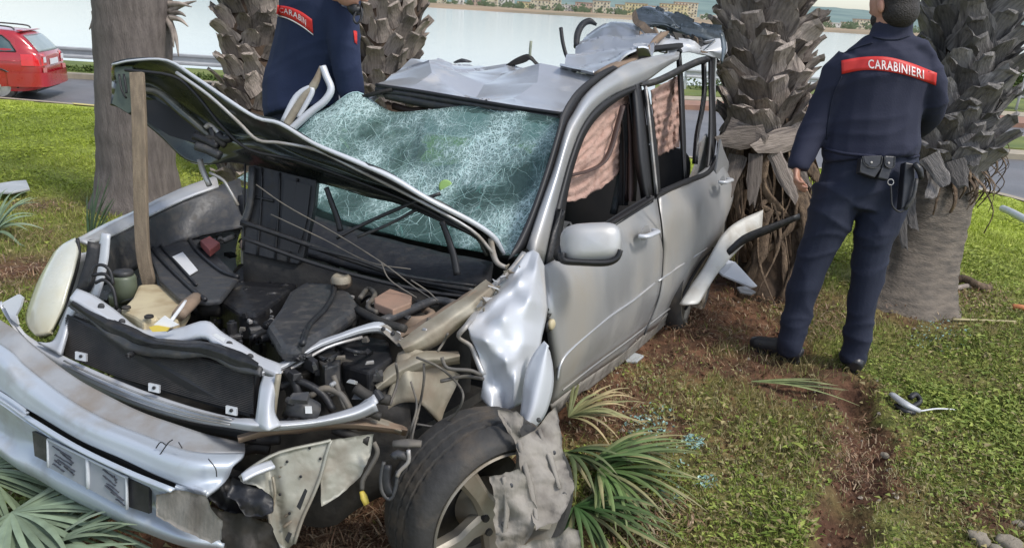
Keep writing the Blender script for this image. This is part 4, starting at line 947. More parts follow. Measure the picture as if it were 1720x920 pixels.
rows = [[D(a, b, t) for a, b, t in r_] for r_ in (((1070, 66, 4.5), (1110, 58, 4.5), (1150, 64, 4.5), (1185, 68, 4.5), (1216, 76, 4.55)), ((1066, 80, 4.3), (1105, 74, 4.3), (1148, 76, 4.35), (1184, 80, 4.4), (1218, 88, 4.5)), ((1060, 96, 4.0), (1096, 90, 4.1), (1134, 88, 4.25), (1176, 92, 4.4), (1212, 100, 4.5)))]
sheet('torn_panel', facets(grid(rows, 10), .06, 14, 8, 4), m_silver_clean, .012, car)
for k in range(12):
    a = 1075+k*11; plate('torn_sliver', [D(a+rnd.uniform(-14, 14), 62+k*1.2+rnd.uniform(-16, 20), 4.42+rnd.uniform(-.08, .05)) for _ in range(3)], .006, rnd.choice([m_tail, m_chrome, m_dark, m_silver_clean, m_tan]), car)
tube('roof_weatherstrip', [D(a, b, t) for a, b, t in ((1058, 92, 3.9), (1090, 84, 4.05), (1140, 78, 4.3), (1180, 76, 4.5), (1216, 79, 4.6))], [(.022, .016), (.022, .02), (.02, .02)], m_trim, car, 5, 6)
tube('torn_rail', [D(a, b, 4.35) for a, b in ((1212, 56), (1216, 80), (1212, 108))], [(.02, .01), (.025, .01), (.005, .005)], m_tail, car, 4, 6)
tube('bent_rod', [D(a, b, 4.6) for a, b in ((942, 47), (945, 70), (950, 90), (956, 103))], .012, m_trim, car, 4, 8)
tube('bent_hook', [D(a, b, 4.75) for a, b in ((968, 80), (970, 58), (978, 42), (990, 36), (1002, 42))], [(.018, .03), (.022, .03), (.022, .03), (.02, .03), (.006, .02)], m_black2, car, 5, 8)
tube('torn_bracket', [D(a, b, t) for a, b, t in ((1005, 124, 3.6), (1030, 112, 3.7), (1060, 100, 3.8), (1068, 92, 3.9))], [(.03, .012), (.04, .014), (.035, .01), (.01, .01)], m_tan, car, 5, 6)
tube('torn_bracket', [D(a, b, t) for a, b, t in ((1088, 86, 4.0), (1100, 70, 4.2), (1112, 60, 4.3), (1122, 55, 4.4))], [(.012, .02), (.02, .02), (.02, .02), (.008, .01)], m_tan, car, 4, 6)
# ---- windscreen
WR = [[(560, 176), (598, 155), (655, 186), (725, 184), (800, 176), (870, 186), (942, 199)],
      [(520, 200), (580, 208), (645, 228), (718, 232), (790, 232), (862, 240), (932, 250)],
      [(485, 240), (555, 258), (625, 278), (700, 288), (772, 298), (845, 306), (915, 312)],
      [(440, 275), (520, 300), (600, 325), (680, 342), (755, 356), (828, 366), (893, 372)],
      [(395, 300), (490, 335), (585, 372), (665, 395), (742, 412), (812, 422), (866, 430)]]
wsx = [-1.08, -.93, -.78, -.62, -.48]
rows = []
for i, (r_, xv) in enumerate(zip(WR, wsx)):
    row = []
    for j, (a, b) in enumerate(r_):
        sag = -.05*math.sin(math.pi*j/6)*math.sin(math.pi*(i+.5)/5)
        row.append(X(a, b, xv+sag))
    rows.append(row)
GW = grid(rows, 6)
for i, r_ in enumerate(GW):
    for j, p in enumerate(r_): r_[j] = p+CX_*(.040*noise.noise(p*3.3)+.016*noise.noise(p*9)+.004*noise.noise(p*28))
def glass_mat():
    m = bpy.data.materials.new('shattered_glass'); m.use_nodes = True; t = m.node_tree; N = t.nodes.new; L = t.links.new
    b = t.nodes['Principled BSDF']; out = t.nodes['Material Output']; tc = N('ShaderNodeTexCoord')
    def vor(s, w_, dist):
        n = N('ShaderNodeTexNoise'); n.inputs['Scale'].default_value = 7; L(tc.outputs['Object'], n.inputs['Vector'])
        va = N('ShaderNodeVectorMath'); va.operation = 'MULTIPLY_ADD'; L(n.outputs['Color'], va.inputs[0]); va.inputs[1].default_value = (dist,)*3; L(tc.outputs['Object'], va.inputs[2])
        v = N('ShaderNodeTexVoronoi'); v.feature = 'DISTANCE_TO_EDGE'; v.inputs['Scale'].default_value = s; L(va.outputs[0], v.inputs['Vector'])
        r = N('ShaderNodeMapRange'); r.inputs['From Min'].default_value = 0; r.inputs['From Max'].default_value = w_; r.inputs['To Min'].default_value = 1; r.inputs['To Max'].default_value = 0; L(v.outputs['Distance'], r.inputs['Value']); return r.outputs[0]
    def mth(op, a, b2):
        x = N('ShaderNodeMath'); x.operation = op; x.use_clamp = True
        for k, q in enumerate((a, b2)):
            if isinstance(q, (int, float)): x.inputs[k].default_value = q
            else: L(q, x.inputs[k])
        return x.outputs[0]
    f1 = vor(26, .09, .14); f2 = vor(85, .20, .10); f3 = vor(11, .022, .15)
    n = N('ShaderNodeTexNoise'); n.inputs['Scale'].default_value = 3.2; n.inputs['Detail'].default_value = 5; L(tc.outputs['Object'], n.inputs['Vector'])
    dens = N('ShaderNodeMapRange'); dens.inputs['From Min'].default_value = .42; dens.inputs['From Max'].default_value = .62; L(n.outputs['Fac'], dens.inputs['Value'])
    web = mth('ADD', mth('MULTIPLY', f1, mth('ADD', mth('MULTIPLY', dens.outputs[0], .75), .06)), mth('ADD', mth('MULTIPLY', f3, .55), mth('MULTIPLY', f2, mth('MULTIPLY', dens.outputs[0], .8))))
    fog = mth('ADD', mth('MULTIPLY', dens.outputs[0], .46), .20)
    fac = mth('ADD', mth('MULTIPLY', web, .6), fog)
    mx = N('ShaderNodeMix'); mx.data_type = 'RGBA'; L(web, mx.inputs[0]); mx.inputs[6].default_value = (.22, .32, .305, 1); mx.inputs[7].default_value = (.56, .73, .71, 1); L(mx.outputs[2], b.inputs['Base Color'])
    b.inputs['Roughness'].default_value = .12; b.inputs['Specular IOR Level'].default_value = .8
    bp = N('ShaderNodeBump'); bp.inputs['Strength'].default_value = .5; bp.inputs['Distance'].default_value = .004; L(web, bp.inputs['Height']); L(bp.outputs[0], b.inputs['Normal'])
    tr = N('ShaderNodeBsdfTransparent'); tr.inputs['Color'].default_value = (.62, .84, .80, 1); ms = N('ShaderNodeMixShader'); L(fac, ms.inputs[0]); L(tr.outputs[0], ms.inputs[1]); L(b.outputs[0], ms.inputs[2]); L(ms.outputs[0], out.inputs['Surface'])
    return m
m_glass = glass_mat()
ws = sheet('windscreen', GW, m_glass, .005, car)
m_crack = M('crack_line', (.50, .74, .72), (.62, .82, .80), .4)
def gwp(u, v):
    a = max(0, min(.9999, v))*(len(GW)-1); b = max(0, min(.9999, u))*(len(GW[0])-1); i, j = int(a), int(b); f, g = a-i, b-j
    p = GW[i][j].lerp(GW[i][j+1], g).lerp(GW[i+1][j].lerp(GW[i+1][j+1], g), f); return p+(CAM-p).normalized()*.003
pr = []
def crackline(pts, w0):
    P = [gwp(u, v) for u, v in pts]; vs = []; n = len(P)
    for i, p in enumerate(P):
        t = (P[min(i+1, n-1)]-P[max(i-1, 0)]).normalized(); s_ = t.cross((CAM-p).normalized()).normalized(); wv = w0*(1-.8*i/n)
        vs += [p-s_*wv, p+s_*wv, p+(CAM-p).normalized()*.001]
    fs = []
    for i in range(n-1): a = i*3; fs += [(a, a+3, a+5, a+2), (a+2, a+5, a+4, a+1)]
    pr.append((vs, fs))
g = random.Random(5)
for (cu, cv, nr_, R_) in ((.55, .72, 26, .40), (.86, .84, 16, .22), (.68, .22, 9, .26), (.16, .2, 12, .2), (.82, .4, 9, .25)):
    for k in range(nr_):
        a = 6.283*k/nr_+g.uniform(-.1, .1); l = R_*g.uniform(.35, 1.1); u, v = cu+math.cos(a)*.01, cv+math.sin(a)*.02; pts = []
        for s_ in range(12):
            pts.append((u, v)); a += (g.choice((-1, 1))*g.uniform(.2, .8) if g.random() < .28 else g.gauss(0, .03)); u += math.cos(a)*l/11; v += math.sin(a)*l*1.5/11
            if not (0.01 < u < .99 and .01 < v < .99): break
        if len(pts) > 2: crackline(pts, g.uniform(.0005, .0012))
    for ring in range(7):
        rr = R_*(.12+.12*ring)*g.uniform(.85, 1.15); a0 = g.uniform(0, 6.28)
        for seg in range(5):
            if g.random() < .55: continue
            a = a0+seg*1.256; pts = []
            for s_ in range(9):
                q = a+s_*.15; rj = rr*(1+g.uniform(-.06, .06)); u, v = cu+math.cos(q)*rj, cv+math.sin(q)*rj*1.5
                if 0.01 < u < .99 and .01 < v < .99: pts.append((u, v))
            if len(pts) > 2: crackline(pts, g.uniform(.0004, .0009))
a_, b_ = merge(pr); prop(mesh('crack_web', a_, b_, m_crack, ws, False), kind='stuff')
# white crushed edge of the loose screen, and a green disc painting a reflection on the glass
tube('screen_edge', [rows[0][0]]+[GW[0][k] for k in range(0, 10, 2)], .004, m_crack, ws, 2, 5)
puck('green_reflection_disc', gwp(.62, .58), (CAM-gwp(.62, .58)).normalized(), .032, .002, M('painted_green_reflection', (.28, .45, .14), None, .6), ws, 14)
# dashboard, seats, wheel seen through the glass and the window openings
m_dash = M('dash_grey', (.045, .047, .05), (.07, .072, .072), .7)
sheet('dashboard', grid([[CW(-.62, y, .93) for y in (-.66, -.3, 0, .3, .66)], [CW(-.85, y, 1.0) for y in (-.66, -.3, 0, .3, .66)], [CW(-1.0, y, .98) for y in (-.66, -.3, 0, .3, .66)], [CW(-1.05, y, .70) for y in (-.66, -.3, 0, .3, .66)], [CW(-1.0, y, .45) for y in (-.66, -.3, 0, .3, .66)]], 3, .01, 5), m_dash, .02, car)
def seat(x, y, lean=.25):
    s0 = bpy.data.objects.new('seat', None); COL.objects.link(s0); s0.parent = car; s0.location = CW(x, y, .5)-base_of(car)
    rw = [[CW(x+.25-.5*i/3, y+d_, .62+.03*math.cos(i)) for d_ in (-.25, -.1, .1, .25)] for i in range(4)]; sheet('seat_cushion', grid(rw, 3), m_seat, .12, s0)
    C = [CW(x-.25, y, .6), CW(x-.32, y, .85), CW(x-.40, y, 1.08), CW(x-.45, y, 1.2)]; v_, f_ = ringtube(cr(C, 3), [(.24, .06), (.25, .07), (.25, .07), (.25, .07), (.25, .07), (.24, .06), (.23, .06), (.22, .06), (.2, .05), (.16, .04)], 12, upv=CY_); 
    v_, f_ = ringtube(cr(C, 3), [(.07, .24), (.07, .25), (.07, .25), (.07, .25), (.07, .25), (.06, .24), (.06, .23), (.06, .22), (.05, .2), (.04, .16)], 12, upv=CY_); mesh('backrest', v_, f_, m_seat, s0)
    v_, f_ = ringtube(cr([CW(x-.46, y, 1.22), CW(x-.47, y, 1.3), CW(x-.48, y, 1.38)], 3), [(.04, .10), (.055, .12), (.06, .125), (.06, .13), (.055, .12), (.045, .11), (.03, .09)], 12, upv=CY_); mesh('headrest', v_, f_, m_seat, s0)
for x, y in ((-1.55, .36), (-1.55, -.36), (-2.35, .36), (-2.35, -.36)): seat(x, y)
C = [CW(-1.12, .36, .95)+CY_*(math.cos(q)*.18)+(CZ_*.9+CX_*.43).normalized()*(math.sin(q)*.18) for q in np.linspace(0, 6.283, 25)]
tube('steering_wheel', C, .014, m_trim, car, 1, 8)
m_liner = M('roof_lining', (.28, .26, .22), None, .9)
sheet('roof_lining', [[p-CZ_*.05 for p in r_] for r_ in G5[::12]], m_liner, .01, car)
tube('sun_visor', [X(a, b, -1.14) for a, b in ((650, 158), (690, 166), (740, 176), (800, 182))], [(.03, .03), (.05, .03), (.045, .03), (.03, .02)], m_black2, car, 4, 6)
tube('interior_light_panel', [X(a, b, -1.2) for a, b in ((660, 178), (690, 186), (715, 184))], [(.012, .02)]*2, m_maroon, car, 3, 6)
for (a, b, c_, d_) in ((600, 165, 660, 150), (940, 200, 946, 190)): tube('frame_edge', [X(a, b, -1.1), X(c_, d_, -1.1)], .012, m_dark, car, 2, 6)
tube('fallen_trim_strip', [X(a, b, -1.0) for a, b in ((640, 390), (720, 345), (800, 305), (870, 270))], [(.010, .01)]*2, m_maroon, car, 4, 6)
# bent pillar ends by the left officer
for pts, rr, mm in (([(478, 215), (505, 172), (528, 142), (540, 112)], [(.014, .02), (.016, .02), (.014, .02), (.008, .01)], m_beige), ([(484, 222), (520, 190), (545, 170), (556, 150), (548, 128), (542, 112)], [(.015, .018)]*4, m_silver_clean), ([(476, 208), (498, 165), (520, 150), (522, 158), (512, 178), (500, 198)], [(.012, .02), (.014, .02), (.008, .01)], m_silver_clean)):
    tube('bent_pillar', [D(a, b, 3.55) for a, b in pts], rr, mm, car, 5, 8)
# cowl and wipers
sheet('cowl', grid([[X(a, b, -.44) for a, b in ((395, 310), (490, 345), (585, 382), (665, 405), (742, 422), (830, 440))], [X(a, b, -.33) for a, b in ((400, 335), (490, 375), (580, 410), (660, 432), (740, 455), (822, 475))], [X(a, b, -.26) for a, b in ((410, 390), (500, 425), (580, 448), (650, 465), (730, 482), (806, 500))]], 4, .01, 6), m_black, .02, car)
rows_ = [[D(a, b, 2.84) for a, b in ((410, 400), (500, 432), (600, 462), (700, 485), (800, 503))], [D(a, b, 2.82) for a, b in ((410, 450), (500, 480), (600, 505), (700, 525), (790, 540))], [D(a, b, 2.9) for a, b in ((410, 640), (500, 660), (600, 680), (700, 690), (790, 700))]]
sheet('bulkhead', grid(rows_, 4, .01, 6), m_dark, .02, car)
def seal(pts, t, r_, m, nm='cowl_seal'): return tube(nm, [D(a, b, t) for a, b in pts], r_, m, car, 5, 6)
seal(((405, 372), (500, 405), (600, 440), (700, 470), (806, 490)), 2.70, .010, m_black); seal(((410, 400), (520, 440), (620, 468), (720, 490), (800, 500)), 2.68, .008, m_trim)
seal(((520, 415), (600, 436), (680, 463), (800, 480)), 2.66, .006, m_black)
seal(((548, 315), (555, 335), (566, 365), (572, 388)), 2.72, [(.008, .012), (.010, .015)], m_trim, 'wiper_arm')
seal(((742, 372), (752, 398), (762, 430), (768, 462)), 2.62, [(.008, .012), (.011, .015)], m_trim, 'wiper_arm')
seal(((565, 400), (620, 372), (690, 342), (740, 325)), 2.66, .007, m_trim, 'wiper_blade'); seal(((600, 398), (650, 378), (700, 352)), 2.70, .006, m_black2, 'wiper_blade')
# ---- bonnet: folded sheet seen from below, propped by a stick
H1 = [(189, 110), (222, 103), (281, 103), (330, 133), (380, 167), (431, 199), (471, 209), (527, 242), (600, 273), (660, 300), (720, 336), (786, 370), (828, 398), (846, 427)]
H2 = [(187, 174), (205, 184), (240, 206), (275, 236), (310, 266), (350, 276), (400, 275), (470, 292), (545, 311), (620, 330), (690, 352), (752, 378), (800, 402), (822, 428)]
ht = [2.72, 2.70, 2.68, 2.64, 2.60, 2.58, 2.57, 2.56, 2.55, 2.55, 2.56, 2.60, 2.66, 2.74]; hb = [2.95, 2.95, 2.97, 3.0, 3.0, 2.95, 2.90, 2.86, 2.82, 2.79, 2.76, 2.75, 2.76, 2.80]
rows = []
NR = 9
for k in range(NR):
    f = k/(NR-1); row = []
    for i, ((a, b), (c, d), t1, t2) in enumerate(zip(H1, H2, ht, hb)):
        x, y = a+(c-a)*f, b+(d-b)*f; t = t1+(t2-t1)*f
        t += (.10*math.sin(f*math.pi)*(1 if i < 6 else .3)) - .045*math.exp(-((f-.18)/.07)**2) + .05*math.exp(-((f-.34)/.09)**2) - .04*math.exp(-((f-.60-.05*math.sin(i))/.08)**2)+.02*math.sin(i*1.3+f*5)
        row.append(D(x, y, t))
    rows.append(row)
GH = grid(rows, 4, .010, 7, seed=5)
bn = sheet('bonnet', GH, m_hood, .012, car)
tube('bonnet_edge', [D(a, b-1, t-.012) for (a, b), t in zip(H1, ht)], [(.006, .004), (.005, .004), (.005, .005), (.008, .007), (.008, .007), (.007, .006), (.009, .007), (.008, .007), (.014, .009), (.015, .010), (.012, .009), (.010, .010), (.010, .010), (.008, .008)], m_silver_clean, bn, 4, 8)
tube('bonnet_seam', [D(a, b, 2.57) for a, b in ((296, 122), (350, 160), (400, 205), (432, 235), (470, 240), (530, 252), (600, 285), (700, 335), (790, 385), (828, 425))], .006, m_chrome, bn, 4, 6)
tube('bonnet_seam', [D(a, b, 2.66) for a, b in ((210, 118), (290, 128), (330, 160), (375, 215), (420, 252), (500, 270), (600, 305), (700, 345), (790, 392))], .006, m_trim, bn, 4, 6)
tube('bonnet_rib', [D(a, b, 2.70) for a, b in ((236, 150), (270, 158), (310, 190), (350, 225), (362, 240))], [(.02, .012), (.03, .016), (.012, .01)], m_hood, bn, 4, 8)
plate('bonnet_hole', [D(a, b, 2.78) for a, b in ((246, 168), (262, 168), (300, 188), (335, 214), (345, 232), (325, 240), (285, 228), (248, 205))], .01, m_trim, bn)
plate('bonnet_corner', [D(a, b, 2.74) for a, b in ((192, 112), (222, 112), (226, 185), (215, 190), (188, 174), (196, 140))], .012, M('greenish_inner_panel', (.10, .125, .10), (.07, .085, .07), .5, .3, 8, .3, 30), bn)
for dx in (0, 8): tube('bonnet_corner_rib', [D(200+dx, 125, 2.72), D(204+dx, 150, 2.72), D(212, 165-dx, 2.72)], .004, m_trim, bn, 3, 6)
tube('bonnet_hinge', [D(a, b, 2.66) for a, b in ((824, 400), (828, 425), (836, 442), (852, 450))], [(.010, .012), (.012, .012), (.010, .010), (.008, .008)], m_chrome, bn, 4, 8)
# latch assembly
lt = thing  # (latch is a part of the bonnet)
for pts, r_, mm in (([(326, 228), (345, 236), (366, 247)], .016, m_black), ([(330, 245), (350, 252), (370, 262)], .018, m_black2), ([(345, 215), (352, 210), (362, 218), (372, 228), (384, 232)], .009, m_chrome), ([(366, 225), (376, 234), (388, 232)], .015, m_black), ([(355, 215), (360, 240), (358, 255)], .011, m_trim), ([(340, 235), (360, 232), (378, 245)], .012, m_dark)):
    tube('bonnet_latch', [D(a, b, 2.68) for a, b in pts], r_, mm, bn, 4, 8)
tube('latch_strut', [D(a, b, 2.75) for a, b in ((336, 268), (340, 285), (352, 312))], .011, m_chrome, car, 3, 8)
tube('latch_cable', [D(a, b, 2.72) for a, b in ((352, 290), (374, 302), (385, 318), (400, 345))], .006, m_chrome, car, 3, 6)
# wooden stick holding it up (a thing of its own)
SP = D(255, 490, 2.76); st = thing('prop_stick', SP, 'weathered wooden stick propping the raised bonnet from inside the engine bay', 'stick')
v_, f_ = ringtube(cr([D(230, 122, 2.62), D(234, 200, 2.63), D(236, 300, 2.66), D(238, 380, 2.70), D(242, 435, 2.73), D(255, 492, 2.76)], 4), [(.024, .010)]*21, 4, SQ, upv=FW)
sk = mesh('stick', v_, f_, m_wood, st, False); sk.data.transform(Matrix.Identity(4)); bevel(sk, .003)
# black fan shroud standing up in the bay
sh_ = plate('fan_shroud', [D(a, b, 2.80) for a, b in ((424, 276), (532, 303), (528, 345), (510, 432), (500, 445), (408, 425), (408, 372))], .05, m_black, car, FW); bevel(sh_, .006)
for pts in (((412, 275), (410, 350), (408, 420)), ((440, 282), (438, 350), (432, 430)), ((470, 290), (468, 350), (462, 435)), ((408, 372), (430, 380), (462, 388)), ((425, 330), (460, 338)), ((500, 300), (492, 360), (484, 440))):
    tube('shroud_rib', [D(a, b, 2.795) for a, b in pts], [(.004, .006)]*2, m_black, sh_, 4, 6)
plate('shroud_opening', [D(a, b, 2.79) for a, b in ((478, 300), (522, 312), (515, 370), (500, 425), (470, 418))], .004, m_trim, sh_, FW)
tube('shroud_lip', [D(a, b, 2.78) for a, b in ((424, 280), (420, 340), (408, 380))], [(.014, .01)]*2, m_black2, sh_, 3, 6)
# ---- engine bay
def zp(name, pts, z, h, m, bev=.008, par=None, lbl=None):
    o = plate(name, [Z(a, b, z) for a, b in pts], h, m, par or car, -CZ_); bevel(o, bev, 2); return o
a, b = boxv(CW(.12, 0, .42), CX_, CY_, CZ_, .50, .62, .02); mesh('bay_floor', a, b, m_dark, car, False)
ec = zp('engine_cover', [(362, 500), (395, 455), (412, 440), (470, 442), (512, 452), (505, 470), (470, 500), (430, 528), (400, 525)], .84, .10, m_black, .012)
for i in range(0): tube('cover_rib', [Z(378+i*22, 505+i*4, .848), Z(410+i*24, 455+i*1, .848)], .006, m_black2, ec, 2, 6)
zp('engine_block', [(350, 500), (400, 440), (520, 450), (560, 500), (470, 570), (400, 560)], .74, .25, m_dark, .02)
# grey plastic cover thrown across, with its label
cv = zp('plastic_cover', [(246, 395), (262, 388), (330, 392), (402, 465), (372, 502), (345, 505), (300, 500), (268, 470), (252, 430)], .885, .02, m_black2, .008)
tube('cover_edge', [Z(a, b, .89) for a, b in ((250, 400), (262, 425), (290, 455), (322, 485), (345, 503))], .008, m_black, cv, 4, 6); tube('cover_edge', [Z(a, b, .89) for a, b in ((322, 385), (318, 400), (335, 425), (372, 455), (400, 465))], .009, m_black, cv, 4, 6)
tube('cover_channel', [Z(a, b, .892) for a, b in ((262, 395), (272, 415), (300, 445), (330, 478))], .005, m_trim, cv, 4, 6)
plate('label', [Z(a, b, .893) for a, b in ((287, 432), (307, 423), (332, 453), (315, 463))], .004, m_white, cv, -CZ_)
zp('cap', [(336, 403), (352, 396), (369, 407), (352, 420)], .93, .03, m_red, .004)
# strut tower on the far side
def ringZ(name, px, py, z, r1, r2, h, m, par=None):
    c = Z(px, py, z); u, v = CX_, CY_; N = 32; vs = []; 
    for rr, hh in ((r2, -h), (r2, 0), ((r1+r2)/2, .008), (r1, 0), (r1, -h)):
        for k in range(N): a = 2*math.pi*k/N; vs.append(c+u*(math.cos(a)*rr)+v*(math.sin(a)*rr)+CZ_*hh)
    fs = [(i*N+k, i*N+(k+1) % N, (i+1)*N+(k+1) % N, (i+1)*N+k) for i in range(4) for k in range(N)]
    return mesh(name, vs, fs, m, par or car)
ringZ('strut_mount', 286, 389, .90, .050, .075, .04, m_chrome); puck('strut_nut', Z(286, 391, .885), CZ_, .028, .02, m_dark, car); puck('strut_dish', Z(286, 392, .87), CZ_, .07, .01, m_black2, car)
ringZ('strut_mount', 695, 525, .84, .048, .075, .04, m_tan); puck('strut_dish', Z(695, 527, .825), CZ_, .06, .01, m_dark, car)
# reservoirs
def canister(name, px, py, z, r_, h, m, capm=None, par=None):
    c = Z(px, py, z); v_, f_ = ringtube([c-CZ_*h, c-CZ_*(h*.5), c-CZ_*.01, c], [r_*.92, r_, r_, r_*.9], 20); o = mesh(name, v_, f_, m, par or car)
    if capm: v_, f_ = ringtube([c-CZ_*.002, c+CZ_*.014, c+CZ_*.018], [r_*.82, r_*.82, r_*.7], 18); mesh('cap', v_, f_, capm, o)
    return o
canister('reservoir', 207, 462, .90, .042, .10, M('olive_tank', (.11, .13, .09), (.08, .09, .065), .4), m_black2); canister('reservoir', 205, 425, .90, .030, .06, m_dark, m_black2); canister('reservoir', 192, 398, .92, .038, .04, m_black2, m_dark); canister('reservoir', 214, 408, .90, .026, .05, m_chrome, m_black2)
canister('reservoir', 205, 492, .83, .045, .05, M('olive_tank_low', (.10, .12, .09), None, .5))
# washer tank
zp('washer_tank', [(202, 520), (222, 500), (232, 478), (262, 476), (300, 486), (318, 498), (318, 508), (300, 535), (290, 538), (262, 532), (240, 540), (226, 530)], .86, .06, m_cream, .014)
tube('tank_neck', [Z(300, 530, .87), Z(316, 512, .88), Z(330, 500, .885)], [(.022, .02), (.026, .02), (.022, .02)], m_tan, car, 3, 10); tube('tank_strap', [Z(288, 538, .885), Z(300, 522, .89), Z(312, 506, .895)], .006, m_white, car, 3, 6)
for a, b in ((212, 515), (250, 530)): puck('bolt_head', Z(a, b, .875), CZ_, .014, .006, m_dark, car, 10)
tube('intake_duct', [Z(338, 522, .80), Z(352, 517, .81), Z(372, 520, .80)], [(.028, .028), (.030, .030), (.028, .028)], m_dark, car, 3, 12)
# air filter box with cap
af = zp('air_filter_box', [(448, 545), (470, 515), (485, 488), (510, 472), (560, 475), (588, 488), (600, 505), (598, 520), (560, 548), (515, 572), (500, 585), (470, 582)], .87, .05, m_black2, .02)
zp('air_filter_base', [(445, 560), (470, 520), (500, 480), (580, 485), (604, 510), (600, 535), (520, 590), (470, 590)], .81, .16, m_black, .015)
tube('filter_ridge', [Z(a, b, .878) for a, b in ((508, 578), (520, 545), (545, 520), (560, 495), (562, 478))], .009, m_black, af, 4, 8)
puck('filler_neck', Z(572, 467, .90), (CZ_+CX_*.3).normalized(), .038, .03, m_tan, car); ringZ('filler_ring', 573, 465, .915, .018, .034, .02, m_beige)
# relay box, brown module, coolant pipes
zp('relay_box', [(528, 600), (548, 585), (572, 590), (570, 610), (545, 618)], .80, .10, m_black2, .006); zp('fuse_box', [(560, 575), (600, 560), (652, 570), (660, 600), (620, 625), (575, 612)], .77, .16, m_black, .01)
zp('battery', [(540, 620), (580, 600), (640, 608), (655, 625), (620, 650), (560, 648)], .70, .18, m_black, .01)
zp('brown_module', [(628, 500), (655, 484), (692, 496), (690, 508), (660, 520), (630, 508)], .89, .03, M('brown_box', (.34, .21, .15), (.27, .18, .13), .7, 0, 12, .2, 40), .004)
for pts, r_, mm in (([(605, 500), (618, 485), (630, 495), (618, 515), (635, 525)], .009, m_wire), ([(640, 540), (690, 520), (730, 505), (765, 510)], .016, m_black2), ([(600, 520), (640, 540), (680, 552)], .014, m_dark)):
    tube('bay_pipe', [Z(a, b, .86) for a, b in pts], r_, mm, car, 4, 8)
for k in range(34):
    x, y = rnd.uniform(200, 640), rnd.uniform(440, 600); q = rnd.uniform(-30, 30)
    tube('bay_hose', [Z(x, y, .80), Z(x+q, y+rnd.uniform(-15, 15), .84), Z(x+q*1.6+10, y+rnd.uniform(-22, 22), .78)], rnd.uniform(.004, .010), rnd.choice([m_black, m_dark, m_black2, m_black, m_trim]), car, 4, 6)
for k in range(16):
    x, y = rnd.uniform(320, 440), rnd.uniform(345, 420); q = rnd.uniform(-25, 25)
    tube('bay_hose', [Z(x, y, .88), Z(x+q, y+rnd.uniform(-10, 10), .91), Z(x+q*1.6+10, y+rnd.uniform(-12, 12), .86)], rnd.uniform(.008, .02), rnd.choice([m_black, m_dark, m_black2, m_tan, m_dark]), car, 4, 6)
for pts in (((318, 365), (345, 352), (375, 350), (398, 362)), ((322, 380), (355, 372), (400, 378))): tube('bay_bracket', [Z(a, b, .93) for a, b in pts], [(.03, .01)]*2, m_tan, car, 4, 6)
def clutter(pts, n, z0, z1, s0, s1, mats, seed):
    g = random.Random(seed)
    for m_ in mats:
        pr = []
        for _ in range(n):
            i = g.randrange(len(pts)); x, y, rx, ry = pts[i]; c = Z(x+g.uniform(-rx, rx), y+g.uniform(-ry, ry), g.uniform(z0, z1)); q = Matrix.Rotation(g.uniform(0, 3.14), 3, CZ_) @ Matrix.Rotation(g.gauss(0, .35), 3, CX_); ax = q @ CX_; ay = q @ CY_; az = q @ CZ_
            if g.random() < .6:
                hx, hy, hz = g.uniform(s0, s1), g.uniform(s0, s1)*.7, g.uniform(s0, s1)*.6; v_, f_ = boxv(c, ax, ay, az, hx, hy, hz); v_[1] = v_[1].lerp(v_[7], .15); v_[3] = v_[3].lerp(v_[5], .2); pr.append((v_, f_))
                if g.random() < .5: pr.append(boxv(c+az*hz, ax, ay, az, hx*.6, hy*.5, hz*.35))
            else:
                r_ = g.uniform(s0, s1)*.6; d_ = az if g.random() < .5 else ax; pr.append(ringtube([c-d_*r_*1.5, c+d_*r_*.9, c+d_*r_*.95, c+d_*r_*1.3], [r_, r_, r_*.6, r_*.6], 10))
        a, b = merge(pr); o = mesh('engine_fittings', a, b, m_, car, False); prop(o, kind='stuff'); bevel(o, .002, 1)
clutter([(240, 520, 60, 30), (330, 540, 60, 25), (420, 560, 60, 25), (350, 400, 70, 40), (200, 450, 25, 50), (480, 470, 90, 25), (620, 520, 60, 40), (700, 520, 60, 25), (560, 640, 90, 40)], 46, .66, .82, .010, .032, [m_black, m_dark, m_black2, m_trim], 4)
clutter([(340, 375, 60, 25), (420, 540, 50, 20), (640, 500, 50, 25), (560, 610, 80, 40), (210, 430, 20, 40), (700, 540, 50, 20)], 26, .76, .87, .006, .016, [m_black2, m_chrome, m_wire, m_black], 5)
# long thin cables over the bay
for pts, t in ((((430, 310), (480, 345), (560, 390), (640, 440), (700, 485), (738, 510)), 2.60), (((455, 360), (540, 400), (620, 440), (690, 452)), 2.62), (((690, 470), (720, 490), (735, 505)), 2.5), (((640, 440), (655, 470), (700, 500)), 2.55)):
    tube('loose_cable', [D(a, b, t) for a, b in pts], .0026, m_wire, car, 5, 5)
